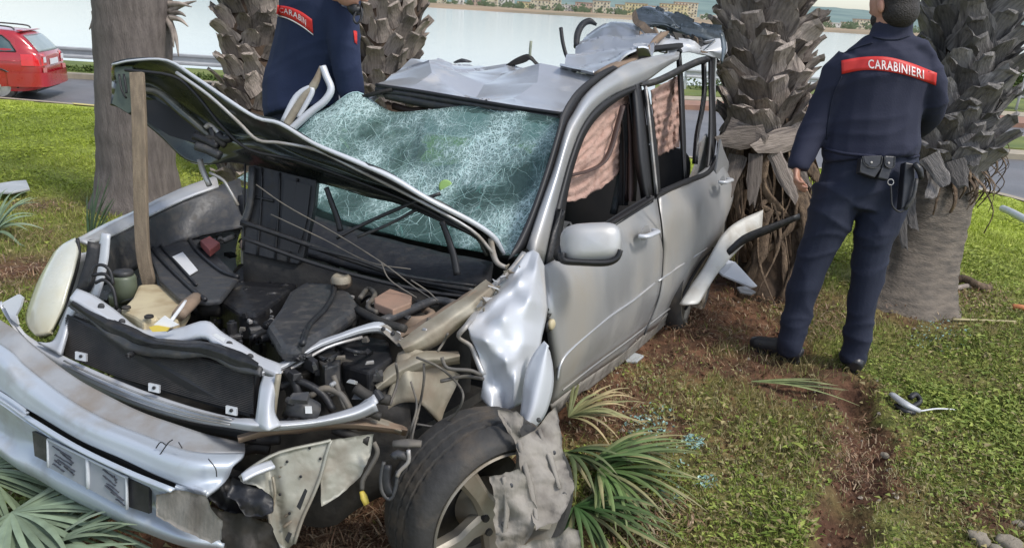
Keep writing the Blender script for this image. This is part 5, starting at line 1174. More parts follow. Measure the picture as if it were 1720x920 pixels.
# twisted inner wing beam on the near side
def beam(name, pts, t, r_, m, par=car, sub=4, n=8): return tube(name, [D(a, b, q) for (a, b), q in zip(pts, t)], r_, m, par, sub, n)
strip('inner_wing_beam', ((676, 586), (712, 568), (760, 535), (796, 508), (826, 478)), (2.30, 2.33, 2.38, 2.45, 2.52), (26, 44, 40, 34, 24), m_beige, seed=1)
strip('inner_wing_beam', ((668, 566), (710, 548), (760, 514), (806, 486)), (2.38, 2.40, 2.46, 2.52), (12, 16, 14, 8), m_tan, seed=2)
strip('inner_wing_beam', ((632, 650), (670, 622), (720, 604), (772, 600)), (2.25, 2.27, 2.3, 2.35), (20, 34, 30, 22), m_beige, seed=3)
sheet('inner_wing', grid([[D(a, b, t) for a, b, t in r_] for r_ in (((676, 600, 2.30), (700, 590, 2.3), (735, 600, 2.34), (768, 625, 2.38)), ((660, 640, 2.28), (690, 640, 2.28), (730, 645, 2.34), (762, 660, 2.38)), ((640, 690, 2.25), (680, 682, 2.26), (715, 680, 2.3), (745, 700, 2.36)))], 5, .03, 8), m_beige, .01, car)
ringZ('top_mount', 690, 603, .74, .03, .05, .03, m_beige)
strip('crash_bar', ((400, 735), (480, 720), (560, 712), (640, 715), (682, 724)), (1.98, 2.02, 2.08, 2.15, 2.2), (14, 20, 18, 20, 14), m_tan, seed=4)
strip('crash_bar', ((598, 713), (630, 712), (674, 722)), (2.16, 2.16, 2.18), (22, 24, 14), m_beige, seed=5)
# wires over the near wing
for pts in (((700, 600), (735, 615), (765, 640), (778, 665), (765, 695), (735, 715), (700, 712)), ((712, 610), (712, 640), (705, 680), (695, 720), (690, 745)), ((690, 640), (700, 680), (690, 720), (682, 740)), ((742, 600), (752, 618), (790, 622), (808, 630)), ((740, 640), (780, 632), (812, 636)), ((700, 700), (690, 735), (684, 780), (680, 840), (668, 868), (650, 870)), ((665, 610), (668, 640), (655, 680)), ((735, 590), (745, 575), (752, 560))):
    tube('loose_wiring', [D(a, b, 2.12+.1*rnd.random()) for a, b in pts], rnd.uniform(.0035, .0065), m_wire, car, 5, 6)
tube('loose_wiring', [D(a, b, 2.05) for a, b in ((628, 742), (634, 760), (622, 785), (610, 805), (608, 822))], .007, m_wire, car, 5, 6)
tube('yellow_connector', [D(607, 824, 2.05), D(611, 834, 2.05), D(616, 846, 2.05)], [(.007, .006), (.012, .009), (.010, .008)], m_yellow, car, 2, 6)
tube('sensor_connector', [D(660, 745, 2.02), D(685, 744, 2.02), D(708, 745, 2.02)], [(.012, .008), (.018, .010), (.012, .008)], m_wire, car, 2, 8)
tube('sensor_connector', [D(660, 768, 2.0), D(668, 762, 2.0), D(684, 768, 2.0)], .012, m_black2, car, 2, 8); tube('sensor_plug', [D(686, 755, 1.99), D(686, 775, 1.99), D(672, 790, 1.99), D(667, 800, 1.99)], .006, m_chrome, car, 3, 6)
tube('hanging_clip', [D(a, b, 2.0) for a, b in ((645, 775), (640, 800), (642, 825), (655, 838), (664, 820), (668, 790))], .006, m_black2, car, 4, 6)
tube('strap_loop', [D(a, b, 2.0) for a, b in ((650, 780), (648, 810), (655, 832))], [(.014, .006)]*2, m_black, car, 4, 6)
# ---- near front wing: crushed
FR = [((866, 440), (884, 424), (895, 419), (905, 425), (915, 447)), ((850, 462), (868, 452), (884, 448), (900, 450), (916, 462)), ((828, 490), (850, 478), (872, 470), (898, 474), (918, 490)), ((804, 516), (832, 505), (860, 496), (890, 500), (921, 518)),
      ((785, 546), (812, 540), (845, 532), (880, 538), (914, 550)), ((790, 566), (816, 572), (850, 574), (878, 576), (908, 582)), ((804, 596), (826, 604), (850, 606), (872, 606), (896, 606)), ((813, 632), (830, 640), (848, 642), (864, 640), (884, 636)), ((806, 668), (826, 688), (846, 694), (862, 684), (878, 676))]
FT = [(2.78, 2.74, 2.75, 2.72, 2.72), (2.68, 2.60, 2.66, 2.60, 2.70), (2.60, 2.58, 2.50, 2.56, 2.66), (2.50, 2.44, 2.50, 2.42, 2.62), (2.36, 2.40, 2.33, 2.42, 2.56), (2.34, 2.27, 2.36, 2.36, 2.50), (2.33, 2.34, 2.28, 2.36, 2.44), (2.34, 2.38, 2.36, 2.31, 2.39), (2.38, 2.32, 2.40, 2.36, 2.38)]
rows = [[D(a, b, t) for (a, b), t in zip(r_, q)] for r_, q in zip(FR, FT)]
GF = facets(grid(rows, 9, lin=True), .005, 16, 3, 4)
for _ in range(3): GF = [[p if i in (0, len(GF)-1) or k in (0, len(r_)-1) else (p*2+GF[i-1][k]+GF[i+1][k]+r_[k-1]+r_[k+1])/6 for k, p in enumerate(r_)] for i, r_ in enumerate(GF)]
sheet('near_wing', GF, m_silver_clean, .006, car)
tube('wing_torn_edge', [D(a, b, t-.01) for a, b, t in ((880, 424, 2.75), (862, 448, 2.7), (838, 472, 2.6), (806, 500, 2.5), (802, 520, 2.48), (784, 546, 2.33), (770, 565, 2.33), (790, 580, 2.34), (800, 602, 2.34), (812, 630, 2.33))], [(.012, .006), (.008, .012), (.012, .006), (.009, .011)], m_chrome, car, 4, 6)
for k in range(16):
    f = k/15; a, b = 864-f*64+rnd.uniform(-6, 6), 445+f*75+rnd.uniform(-5, 5)
    plate('torn_sliver', [D(a+rnd.uniform(-9, 9), b+rnd.uniform(-8, 8), 2.62-.2*f+rnd.uniform(-.03, .03)) for _ in range(3)], .004, rnd.choice([m_chrome, m_silver_clean, m_beige]), car)
# flare hanging from the wing
A = [(914, 572), (900, 588), (888, 610), (880, 640), (876, 675), (872, 705), (872, 728)]; B = [(924, 590), (929, 615), (930, 645), (924, 675), (914, 700), (898, 720), (880, 735)]
rows = [[D(a, b, 2.36-.01*i) for i, (a, b) in enumerate(A)], [D((a+c)/2, (b+d)/2, 2.31-.01*i) for i, ((a, b), (c, d)) in enumerate(zip(A, B))], [D(a, b, 2.37-.01*i) for i, (a, b) in enumerate(B)]]
sheet('wing_flare', grid(rows, 5), m_silver_clean, .01, car)
# mud-caked arch liner, hanging in torn sheets
def torn(name, pts, t, m, th=.008, jag=2.2, lbl=None, warp=.02, dirn=None):
    out_ = []
    n = len(pts)
    for i in range(n):
        a, b = pts[i], pts[(i+1) % n]; L_ = math.hypot(b[0]-a[0], b[1]-a[1]); k = max(1, int(L_/7))
        for j in range(k):
            f = j/k; x = a[0]+(b[0]-a[0])*f; y = a[1]+(b[1]-a[1])*f; jj = jag if j else jag*.3; out_.append((x+rnd.uniform(-jj, jj), y+rnd.uniform(-jj, jj)))
    # fill with an inner grid for relief
    bm = bmesh.new(); vv = [bm.verts.new((x, -y, 0)) for x, y in out_]; f = bm.faces.new(vv); bmesh.ops.triangulate(bm, faces=[f])
    for _ in range(3 if n < 40 else 2): bmesh.ops.subdivide_edges(bm, edges=[e for e in bm.edges if e.calc_length() > 9], cuts=1, use_grid_fill=True); bmesh.ops.triangulate(bm, faces=bm.faces)
    bmesh.ops.beautify_fill(bm, faces=bm.faces, edges=bm.edges)
    V_ = []
    for v in bm.verts:
        x, y = v.co.x, -v.co.y; tt = t(x, y) if callable(t) else t
        p = D(x, y, tt+warp*noise.noise(Vector((x*.03, y*.03, tt)))+warp*.16*noise.noise(Vector((x*.11, y*.11, 3)))); V_.append(p)
    n0 = len(V_); bm.verts.ensure_lookup_table(); F_ = [tuple(v.index for v in f.verts) for f in bm.faces]
    bm.verts.index_update(); F_ = [tuple(v.index for v in f.verts) for f in bm.faces]
    bd = [(e.verts[0].index, e.verts[1].index) for e in bm.edges if e.is_boundary]; bm.free()
    V2 = V_+[p+(dirn or (p-CAM).normalized())*th for p in V_]; F2 = F_+[tuple(n0+k for k in reversed(f)) for f in F_]+[(a, b, n0+b, n0+a) for a, b in bd]
    return mesh(name, V2, F2, m, car, True)
torn('arch_liner', [(838, 690), (872, 735), (898, 722), (916, 700), (934, 682), (944, 742), (952, 785), (966, 818), (955, 845), (937, 876), (915, 882), (900, 890), (890, 845), (875, 790), (866, 745), (850, 710)], lambda x, y: 2.10-.0009*(y-690)+.0008*(x-850), m_mud, .01, 2.0, warp=.035)
torn('arch_liner', [(822, 800), (850, 792), (872, 786), (884, 800), (888, 830), (902, 850), (905, 868), (892, 900), (880, 915), (868, 935), (838, 935), (829, 880), (832, 840)], 1.98, m_mud, .01, 2.5, warp=.035)
torn('arch_liner', [(868, 935), (874, 915), (905, 905), (935, 902), (955, 884), (972, 890), (980, 935)], 1.92, m_mud, .02, 2.0, warp=.03)
torn('near_wing_inner', [(836, 688), (868, 690), (880, 700), (874, 728), (886, 800), (866, 788), (866, 745), (846, 712)], 2.12, m_mud, .01, 2, warp=.03)
for pts in (((872, 742), (884, 790), (896, 840), (902, 876)), ((905, 720), (925, 770), (940, 820)), ((846, 800), (852, 850), (846, 905))): tube('liner_fold', [D(a, b, (2.10-.0009*(b-690)+.0008*(a-850) if a > 860 else 1.98)-.004) for a, b in pts], [(.007, .004), (.010, .005), (.006, .003)], m_mud, car, 4, 6)
for x_, y_ in ((905, 705), (930, 760), (858, 815), (846, 880), (948, 830)): puck('liner_clip', D(x_, y_, (2.10-.0009*(y_-690)+.0008*(x_-850) if x_ > 860 else 1.98)-.006), -FW, .007, .004, m_black2, car, 10)
# ---- structural corner bracket
m_brk = M('grey_green_inner_metal', (.40, .395, .34), (.31, .30, .25), .5, .3, 7, .2, 30, dirt=(.17, .13, .09), ds=10, dth=.56)
brk = torn('chassis_bracket', [(402, 800), (425, 782), (470, 758), (540, 742), (556, 738), (548, 760), (538, 800), (524, 835), (508, 870), (494, 912), (480, 925), (458, 905), (450, 860), (445, 825), (430, 815), (405, 812)], lambda x, y: 1.93+.0006*(x-400)+.03*math.exp(-((x-455-.2*(y-800))/9)**2), m_brk, .008, .6, warp=.006)
bt2 = lambda a: 1.925+.0006*(a-400)
for pts in (((402, 802), (425, 783), (470, 759), (540, 743), (556, 739)), ((556, 739), (548, 762), (538, 800), (524, 835), (508, 870), (494, 912)), ((448, 826), (452, 862), (460, 905), (480, 924))): tube('bracket_flange', [D(a, b, bt2(a)) for a, b in pts], [(.006, .004)]*2, m_brk, brk, 3, 5)
for x_, y_ in ((520, 752), (482, 775), (538, 770), (470, 830), (486, 862), (505, 800)): puck('bracket_hole', D(x_, y_, bt2(x_)-.002), -FW, .004, .002, m_trim, brk, 10)
torn('chassis_bracket', [(556, 738), (628, 728), (622, 765), (605, 800), (570, 832), (540, 850), (538, 800)], lambda x, y: 2.05+.0008*(x-540), m_brk, .01, .8, warp=.012)
for pts in (((470, 785), (500, 765), (530, 760)), ((468, 800), (520, 790)), ((478, 868), (496, 852)), ((476, 885), (492, 872)), ((458, 800), (462, 830), (456, 860))): tube('bracket_rib', [D(a, b, 1.935+.0006*(a-400)) for a, b in pts], .004, m_beige, brk, 3, 6)
plate('bracket_slot', [D(a, b, 1.935) for a, b in ((498, 850), (512, 820), (516, 824), (504, 856))], .003, m_trim, brk, FW); plate('bracket_slot', [D(a, b, 1.93) for a, b in ((478, 905), (484, 893), (490, 896), (484, 912))], .003, m_trim, brk, FW)
torn('fog_lamp_housing', [(390, 800), (410, 812), (440, 820), (458, 835), (460, 858), (440, 868), (412, 866), (396, 840), (380, 835)], 1.90, m_black, .04, 1.5, warp=.03)
torn('inner_bumper', [(350, 850), (372, 858), (410, 862), (455, 880), (470, 920), (440, 935), (380, 930), (360, 900)], 1.94, m_dark, .03, 2, warp=.03)
torn('torn_foam', [(370, 795), (402, 800), (430, 815), (450, 850), (420, 870), (380, 860), (345, 835)], 1.97, m_trim, .04, 3, warp=.04)
sheet('white_reflector', grid([[D(a, b, t) for a, b, t in r_] for r_ in (((405, 795, 1.9), (425, 782, 1.92), (455, 772, 1.95)), ((408, 806, 1.88), (430, 795, 1.9), (462, 782, 1.93)))], 4), m_silver_clean, .01, car)
# things in the headlight gap
tube('lamp_motor', [D(486, 690, 2.02), D(510, 684, 2.02), D(530, 690, 2.04)], [(.022, .02), (.034, .03), (.03, .026)], m_black2, car, 3, 8); plate('label', [D(a, b, 1.985) for a, b in ((512, 682), (523, 682), (524, 694), (513, 694))], .003, m_white, car)
for pts, r_, mm in (([(470, 650), (500, 640), (540, 660), (560, 690)], .012, m_black), ([(520, 665), (545, 652), (572, 662), (590, 690)], .010, m_wire), ([(560, 630), (570, 660), (582, 690)], .008, m_wire), ([(450, 700), (470, 712), (500, 700)], .016, m_black), ([(480, 620), (500, 660), (480, 700)], .014, m_trim), ([(590, 700), (610, 690), (640, 700)], .012, m_dark), ([(440, 728), (436, 745), (428, 760)], .007, m_chrome), ([(410, 735), (440, 740), (470, 738)], .014, m_dark), ([(405, 760), (430, 752), (452, 755)], .016, m_dark), ([(560, 720), (600, 735), (620, 740)], .014, m_dark), ([(596, 650), (620, 665), (655, 672)], .016, m_dark)):
    tube('bay_hose', [D(a, b, 2.12) for a, b in pts], r_, mm, car, 4, 8)
rows_ = [[D(a, b, 2.30) for a, b in ((440, 600), (520, 590), (600, 600), (680, 640))], [D(a, b, 2.26) for a, b in ((400, 720), (500, 740), (600, 740), (700, 740))], [D(a, b, 2.3) for a, b in ((380, 860), (480, 880), (560, 870), (700, 800))]]
sheet('bay_side', grid(rows_, 4, .04, 6), m_dark, .01, car)
# ---- front: radiator, supports, grille surround, bumper, lamp
rad_t = lambda x: 2.40-.0011*(x-110)
rad = plate('radiator', [D(a, b, rad_t(a)) for a, b in ((112, 528), (200, 565), (320, 600), (432, 628), (420, 700), (300, 665), (200, 635), (104, 596))], .03, m_trim, car, FW)
prr = []
for k in range(22):
    f = (k+.5)/22; y0, y1 = 532+f*66, 632+f*66
    P = [D(110, y0, rad_t(110)-.004), D(200, y0+ (y1-y0)*.36, rad_t(200)-.004), D(320, y0+(y1-y0)*.70, rad_t(320)-.004), D(426, y1-2, rad_t(426)-.004)]; prr.append(ringtube(P, .0022, 4))
a, b = merge(prr); prop(mesh('radiator_fins', a, b, M('radiator_fin', (.07, .062, .055), (.04, .038, .036), .6, .3, 20), rad, False), kind='stuff')
DP = ((120, 508), (160, 533), (200, 556), (250, 574), (300, 582), (350, 588), (400, 604), (432, 618))
strip('duct_seal', DP, [rad_t(a)-.03 for a, b in DP], (12, 20, 30, 20, 18, 26, 30, 16), m_black, fold=.012, cr_=.006)
sheet('air_duct', grid([[D(a, b, rad_t(a)-.02) for a, b in ((120, 505), (165, 532), (215, 560), (290, 570), (350, 575), (400, 592), (440, 614))], [D(a, b, rad_t(a)-.04) for a, b in ((118, 520), (160, 550), (215, 590), (290, 600), (350, 600), (400, 618), (436, 628))]], 4, .01, 8), m_black2, .012, car)
sup = lambda x: 2.36-.0009*(x-130)
sg = sheet('radiator_support', grid([[D(a, b, sup(a)+.06) for a, b in ((130, 485), (165, 500), (205, 530), (240, 552), (290, 552), (345, 540), (375, 560), (425, 590), (475, 612))], [D(a, b, sup(a)-.01) for a, b in ((118, 500), (150, 515), (195, 545), (235, 565), (290, 572), (345, 562), (372, 580), (420, 608), (470, 630))]], 5, .006, 9), m_silver_clean, .02, car)
for x, y in ((170, 514), (205, 540), (420, 599), (385, 578)): puck('support_hole', D(x, y, sup(x)+.022), (CAM-D(x, y, 2.3)).normalized(), .010, .002, m_trim, car, 14)
tube('lock_rail', [D(a, b, 2.56-.0002*a) for a, b in ((178, 392), (172, 430), (165, 470), (158, 500))], [(.02, .008), (.028, .008), (.026, .008), (.02, .008)], m_silver_clean, car, 4, 6)
for pts in (((150, 480), (158, 450), (172, 445), (185, 455), (190, 478)), ((160, 475), (175, 470), (190, 485), (196, 520)), ((155, 462), (175, 460), (188, 470))): tube('wiring_loom', [D(a, b, 2.46) for a, b in pts], .006, m_trim, car, 4, 6)
sheet('lamp_frame', grid([[D(a, b, 2.5) for a, b in ((147, 405), (142, 440), (132, 480), (122, 500))], [D(a, b, 2.52) for a, b in ((168, 410), (165, 445), (158, 480), (140, 500))]], 3, .008, 9), m_black, .04, car)
plate('yellow_fragment', [D(a, b, 2.2) for a, b in ((250, 549), (262, 546), (284, 550), (280, 556), (256, 557))], .008, m_yellow, car); plate('white_fragment', [D(a, b, 2.21) for a, b in ((258, 545), (276, 530), (290, 540), (300, 545), (280, 552))], .006, m_white, car); plate('label', [D(a, b, 2.12) for a, b in ((356, 562), (362, 560), (380, 569), (376, 574))], .003, m_white, car)
# right arm of the support
arm = lambda x: 2.08+.0012*(x-440)
AP = ((438, 628), (480, 612), (540, 577), (600, 557), (636, 550), (662, 562), (680, 580))
strip('upper_arm', AP, [arm(a) for a, b in AP], (16, 13, 13, 14, 20, 20, 12), m_silver_clean, fold=.012, cr_=.004)
tube('upper_arm_flange', [D(a, b, arm(a)-.01) for a, b in ((450, 632), (490, 618), (548, 584), (608, 566))], .005, m_chrome, car, 4, 6)
plate('arm_end', [D(a, b, arm(a)-.01) for a, b in ((632, 548), (650, 545), (672, 560), (682, 580), (670, 582), (655, 568))], .01, m_chrome, car)
for x, y in ((644, 552), (660, 560)): puck('support_hole', D(x, y, arm(x)-.016), (CAM-D(x, y, 2.3)).normalized(), .007, .003, m_trim, car, 12)
# grille surround (body colour) : left hook, lower bar, right upright, right arm
Bt = lambda x: 2.42-.00105*(x)
T1 = [(3, 505), (12, 522), (30, 548), (60, 572), (100, 594), (160, 622), (240, 655), (320, 682), (390, 700), (420, 702), (470, 706), (530, 700), (590, 684), (626, 666)]
T2 = [(6, 518), (22, 545), (50, 580), (85, 612), (130, 640), (180, 664), (250, 690), (320, 708), (385, 718), (425, 724), (475, 723), (540, 716), (600, 705), (636, 690)]
def gt(x): return 2.50-.0013*x if x < 430 else 1.94+.0008*(x-430)
rows = [[D(a, b, gt(a)+.01) for a, b in T1], [D((a+c)/2, (b+d)/2, gt(a)-.03) for (a, b), (c, d) in zip(T1, T2)], [D(a, b, gt(a)+.0) for a, b in T2]]
gs = sheet('grille_surround', grid(rows, 5), m_silver_clean, .01, car)
for o_ in (.25, .5, .72): tube('grille_groove', [D(a+(c-a)*o_, b+(d-b)*o_, gt(a)-.028) for (a, b), (c, d) in list(zip(T1, T2))[4:9]], .003, m_chrome, gs, 4, 5)
rows = [[D(a, b, t) for a, b, t in r_] for r_ in (((428, 712, 1.94), (432, 680, 1.96), (436, 650, 2.0), (442, 630, 2.04)), ((448, 722, 1.90), (450, 685, 1.93), (454, 655, 1.97), (458, 632, 2.02)), ((470, 715, 1.92), (452, 690, 1.96), (472, 655, 2.0), (474, 622, 2.04)))]
rows[2] = [D(a, b, t) for a, b, t in ((472, 712, 1.93), (462, 690, 1.96), (464, 655, 2.0), (474, 622, 2.04))]
sheet('grille_upright', grid(rows, 5), m_silver_clean, .012, car)
tube('inner_upright', [D(a, b, 2.0) for a, b in ((458, 705), (462, 670), (468, 628))], [(.008, .012)]*2, m_beige, car, 3, 6)
rows = [[D(a, b, t) for a, b, t in r_] for r_ in (((62, 574, 2.40), (88, 572, 2.40), (104, 540, 2.42), (116, 512, 2.44), (138, 498, 2.46)), ((100, 596, 2.36), (106, 570, 2.37), (112, 545, 2.39), (124, 520, 2.40), (148, 508, 2.42)))]
sheet('grille_upright', grid(rows, 5), m_silver_clean, .012, car)
tube('arm_tip', [D(a, b, 2.10) for a, b in ((600, 690), (618, 678), (632, 668))], [(.02, .01), (.026, .012), (.03, .01)], m_silver_clean, car, 3, 6)
for x, y in ((135, 597), (258, 650), (388, 688)): plate('grille_clip', [D(x-9, y-7, gt(x)-.03), D(x+9, y-3, gt(x)-.03), D(x+9, y+10, gt(x)-.03), D(x-9, y+6, gt(x)-.03)], .01, m_silver_clean, gs); 
for x, y in ((135, 598), (258, 651), (388, 689)): puck('clip_hole', D(x, y, gt(x)-.034), -FW, .005, .003, m_trim, gs, 8)
# bumper
BR = [[(-90, 486), (15, 546), (62, 586), (150, 648), (250, 696), (330, 724), (410, 744)],
      [(-95, 520), (6, 582), (50, 622), (140, 685), (245, 733), (325, 757), (410, 760)],
      [(-95, 545), (0, 605), (44, 648), (133, 706), (240, 750), (320, 776), (392, 782)],
      [(-95, 575), (-2, 632), (44, 672), (131, 724), (228, 768), (310, 800), (380, 806)],
      [(-95, 600), (-2, 655), (44, 686), (130, 736), (215, 776), (296, 812), (346, 830)]]
BT_ = [2.42, 2.34, 2.28, 2.27, 2.27]
def bt(x, k): return BT_[k]-.00105*x-.10*math.sin(max(0, min(1, (x+90)/500))*math.pi)*.6+(.08 if x > 370 else 0)+(.06 if x < -50 else 0)
rows = [[D(a, b, bt(a, k)) for a, b in r_] for k, r_ in enumerate(BR)]
m_bump = M('bumper_paint', (.50, .55, .61), (.46, .51, .57), .40, .3, 3, .1, 10, coat=.35, dirt=(.27, .25, .22), ds=9, dth=.62)
GB = grid(rows, 7, .004, 5); bmp = sheet('bumper', GB[7:], m_bump, .012, car)
sheet('bumper_shelf', GB[:8], M('dusty_bumper_shelf', (.36, .37, .38), (.30, .30, .30), .5, .2, 9, .2, 40, dirt=(.23, .20, .17), ds=9, dth=.52), .011, bmp)
for pts in (((262, 752), (270, 742), (280, 748)), ((268, 764), (282, 744), (290, 738)), ((350, 770), (362, 786), (364, 800)), ((300, 742), (306, 752))): tube('paint_crack', [D(a, b, bt(a, 2)-.004) for a, b in pts], .0016, m_trim, bmp, 3, 4)
BL = [[(-95, 612), (-2, 668), (42, 698), (127, 748), (212, 789), (292, 822), (345, 834)], [(-95, 618), (-3, 674), (44, 706), (128, 757), (213, 798), (290, 830), (342, 842)], [(-95, 640), (2, 720), (50, 738), (125, 775), (210, 822), (290, 862), (345, 868)], [(-90, 670), (10, 762), (60, 790), (130, 828), (214, 868), (300, 900), (372, 912)], [(-85, 690), (12, 776), (64, 806), (134, 846), (218, 884), (300, 915), (372, 930)]]
LT = [2.26, 2.24, 2.30, 2.26, 2.30]
rows = [[D(a, b, LT[k]-.00105*a-.06*math.sin(max(0, min(1, (a+90)/500))*math.pi)+(.06 if a > 340 else 0)) for a, b in r_] for k, r_ in enumerate(BL)]
lb = sheet('bumper_lower', grid(rows, 7, .004, 5, seed=4), m_bump, .012, car)
sheet('bumper_slot', grid([[D(a, b, bt(a, 4)+.05) for a, b in BR[4]], [D(a, b, bt(a, 4)+.06) for a, b in BL[0]]], 3), m_trim, .01, car)
sheet('bumper_gap', grid([[D(a, b, gt(a)+.09) for a, b in T2[1:10]], [D(a, b+18, gt(a)+.10) for a, b in T2[1:10]]], 3), m_trim, .01, car)
def bll(a): return LT[0]-.00105*a-.06*math.sin(max(0, min(1, (a+90)/500))*math.pi)+(.06 if a > 340 else 0)
for q1, q2 in ((BR[4][:3], BL[0][:3]), (BR[4][5:], BL[0][5:])):
    sheet('bumper_web', grid([[D(a, b, bt(a, 4)) for a, b in q1], [D((a+c)/2, (b+d)/2, bll(a)-.002) for (a, b), (c, d) in zip(q1, q2)], [D(a, b, bll(a)) for a, b in q2]], 5), m_bump, .012, lb)
tube('slot_lip', [D(a, b, 2.225-.00105*a-.06*math.sin(max(0, min(1, (a+90)/500))*math.pi)) for a, b in ((44, 700), (127, 750), (212, 791), (290, 823))], [(.009, .005)]*2, m_bump, lb, 6, 8)
torn('bumper_end', [(262, 830), (300, 822), (346, 832), (358, 858), (374, 874), (372, 905), (355, 912), (310, 892), (262, 866)], lambda x, y: 2.235-.00105*x-.05, m_mud, .012, 1.2, warp=.008)
pl_t = lambda x: 2.232-.00105*x-.055*math.sin(max(0, min(1, (x+90)/500))*math.pi)
plate('number_plate_recess', [D(a, b, pl_t(a)+.004) for a, b in ((54, 724), (78, 735), (78, 775), (58, 765))], .01, m_black2, lb); plate('number_plate_recess', [D(a, b, pl_t(a)+.004) for a, b in ((212, 802), (250, 818), (250, 862), (214, 850))], .01, m_black, lb)
def pq(u, v):   # plate quad
    A_, B_, C_, D_ = (80, 737), (212, 802), (213, 855), (81, 784); x = (A_[0]*(1-u)+B_[0]*u)*(1-v)+(D_[0]*(1-u)+C_[0]*u)*v; y = (A_[1]*(1-u)+B_[1]*u)*(1-v)+(D_[1]*(1-u)+C_[1]*u)*v; return x, y
def PQ(u, v, o=0.): x, y = pq(u, v); return D(x, y, pl_t(x)-.006-o)
m_plate = M('number_plate_grey', (.28, .30, .33), (.33, .35, .38), .5, 0, 9); m_pframe = M('plate_frame', (.50, .53, .56), None, .4)
npl = plate('number_plate', [PQ(0, 0), PQ(.5, 0), PQ(1, 0), PQ(1, 1), PQ(.5, 1), PQ(0, 1)], .006, m_plate, lb)
for pts in (((0, .0), (.5, .0), (.97, .0), (1, .06), (1, 1)), ((0, 0), (0, 1)), ((.51, 0), (.51, 1))): tube('plate_frame', [PQ(u, v, .002) for u, v in pts], (.0035 if len(pts) > 2 or pts[0][0] == 0 else .006), m_pframe, npl, 3, 6)
m_ink = M('plate_ink', (.05, .055, .065), None, .6)
prr = []
g = random.Random(3)
for (u0, v0, u1, v1) in ((.06, .16, .30, .26), (.16, .24, .32, .40), (.09, .42, .30, .50), (.12, .55, .34, .66), (.08, .62, .16, .70), (.20, .66, .33, .80), (.06, .78, .20, .86), (.70, .10, .88, .22), (.84, .12, .87, .34), (.70, .30, .86, .44), (.74, .50, .90, .58), (.72, .58, .92, .74), (.80, .70, .96, .78), (.86, .84, .97, .92)):
    n = 7
    P = [PQ(u0+(u1-u0)*k/n, v0+(v1-v0)*k/n+g.uniform(-.012, .012), .003) for k in range(n+1)]; v_, f_ = ringtube(P, [(g.uniform(.0012, .0034), .0012) for _ in range(n+1)], 4); mesh('plate_mark', v_, f_, m_ink, npl, False)
# headlight lens, bulging
HL = [((126, 400), (112, 418), (100, 436)), ((129, 415), (112, 440), (72, 462)), ((124, 445), (98, 472), (52, 498)), ((114, 480), (82, 510), (43, 530)), ((100, 515), (72, 540), (45, 550)), ((84, 550), (70, 560), (56, 562))]
HL = [[(126, 399), (112, 406), (100, 414), (90, 424)], [(129, 420), (110, 430), (86, 442), (66, 466)], [(124, 450), (100, 462), (72, 478), (52, 500)], [(115, 482), (92, 496), (62, 512), (43, 530)], [(104, 516), (84, 530), (62, 540), (46, 548)], [(88, 552), (80, 558), (68, 562), (58, 562)]]
ho = [0, .0, 0, 0, 0, 0]
rows = []
for i, r_ in enumerate(HL):
    rows.append([D(a, b, 2.62-.035*i+.0*(j)-.07*.6*math.sin(math.pi*(j+.4)/3.8)*math.sin(math.pi*(i+.6)/6.2)) for j, (a, b) in enumerate(r_)])
hl = sheet('headlight', grid(rows, 6), m_lens, .03, car)
tube('headlight_seal', [D(a, b, 2.60-.0) for a, b in ((130, 400), (133, 425), (128, 455), (118, 488), (106, 520), (88, 556), (74, 566))], .006, m_trim, hl, 4, 6)
plate('wing_fragment', [D(a, b, 2.44) for a, b in ((4, 508), (30, 494), (38, 500), (34, 515), (26, 530), (30, 545), (18, 535))], .01, m_silver_clean, car)
# far wing top edge and inner wing
sheet('far_wing', grid([[D(a, b, t) for a, b, t in r_] for r_ in (((122, 402, 2.66), (170, 380, 2.85), (230, 350, 3.1), (300, 318, 3.35), (360, 295, 3.5)), ((132, 401, 2.62), (178, 384, 2.82), (236, 354, 3.06), (305, 322, 3.3), (365, 300, 3.45)), ((150, 408, 2.62), (190, 394, 2.80), (245, 366, 3.04), (310, 335, 3.26), (368, 312, 3.4)))], 4, .006, 6), m_silver, .012, car)
sheet('far_inner_wing', grid([[D(a, b, t) for a, b, t in r_] for r_ in (((150, 408, 2.64), (190, 394, 2.82), (245, 366, 3.06), (310, 335, 3.28), (400, 300, 3.5)), ((165, 440, 2.64), (205, 420, 2.85), (258, 395, 3.08), (318, 365, 3.28), (410, 340, 3.4)), ((170, 480, 2.7), (215, 460, 2.9), (265, 430, 3.1), (325, 400, 3.25), (410, 380, 3.3)))], 4, .015, 7), m_black2, .012, car)
rows = [[CW(x, y, z) for x in (.45, .1, -.4)] for y, z in ((-.80, .9), (-.86, .75), (-.84, .6))]
sheet('far_wing_side', grid(rows, 4), m_silver_clean, .01, car)
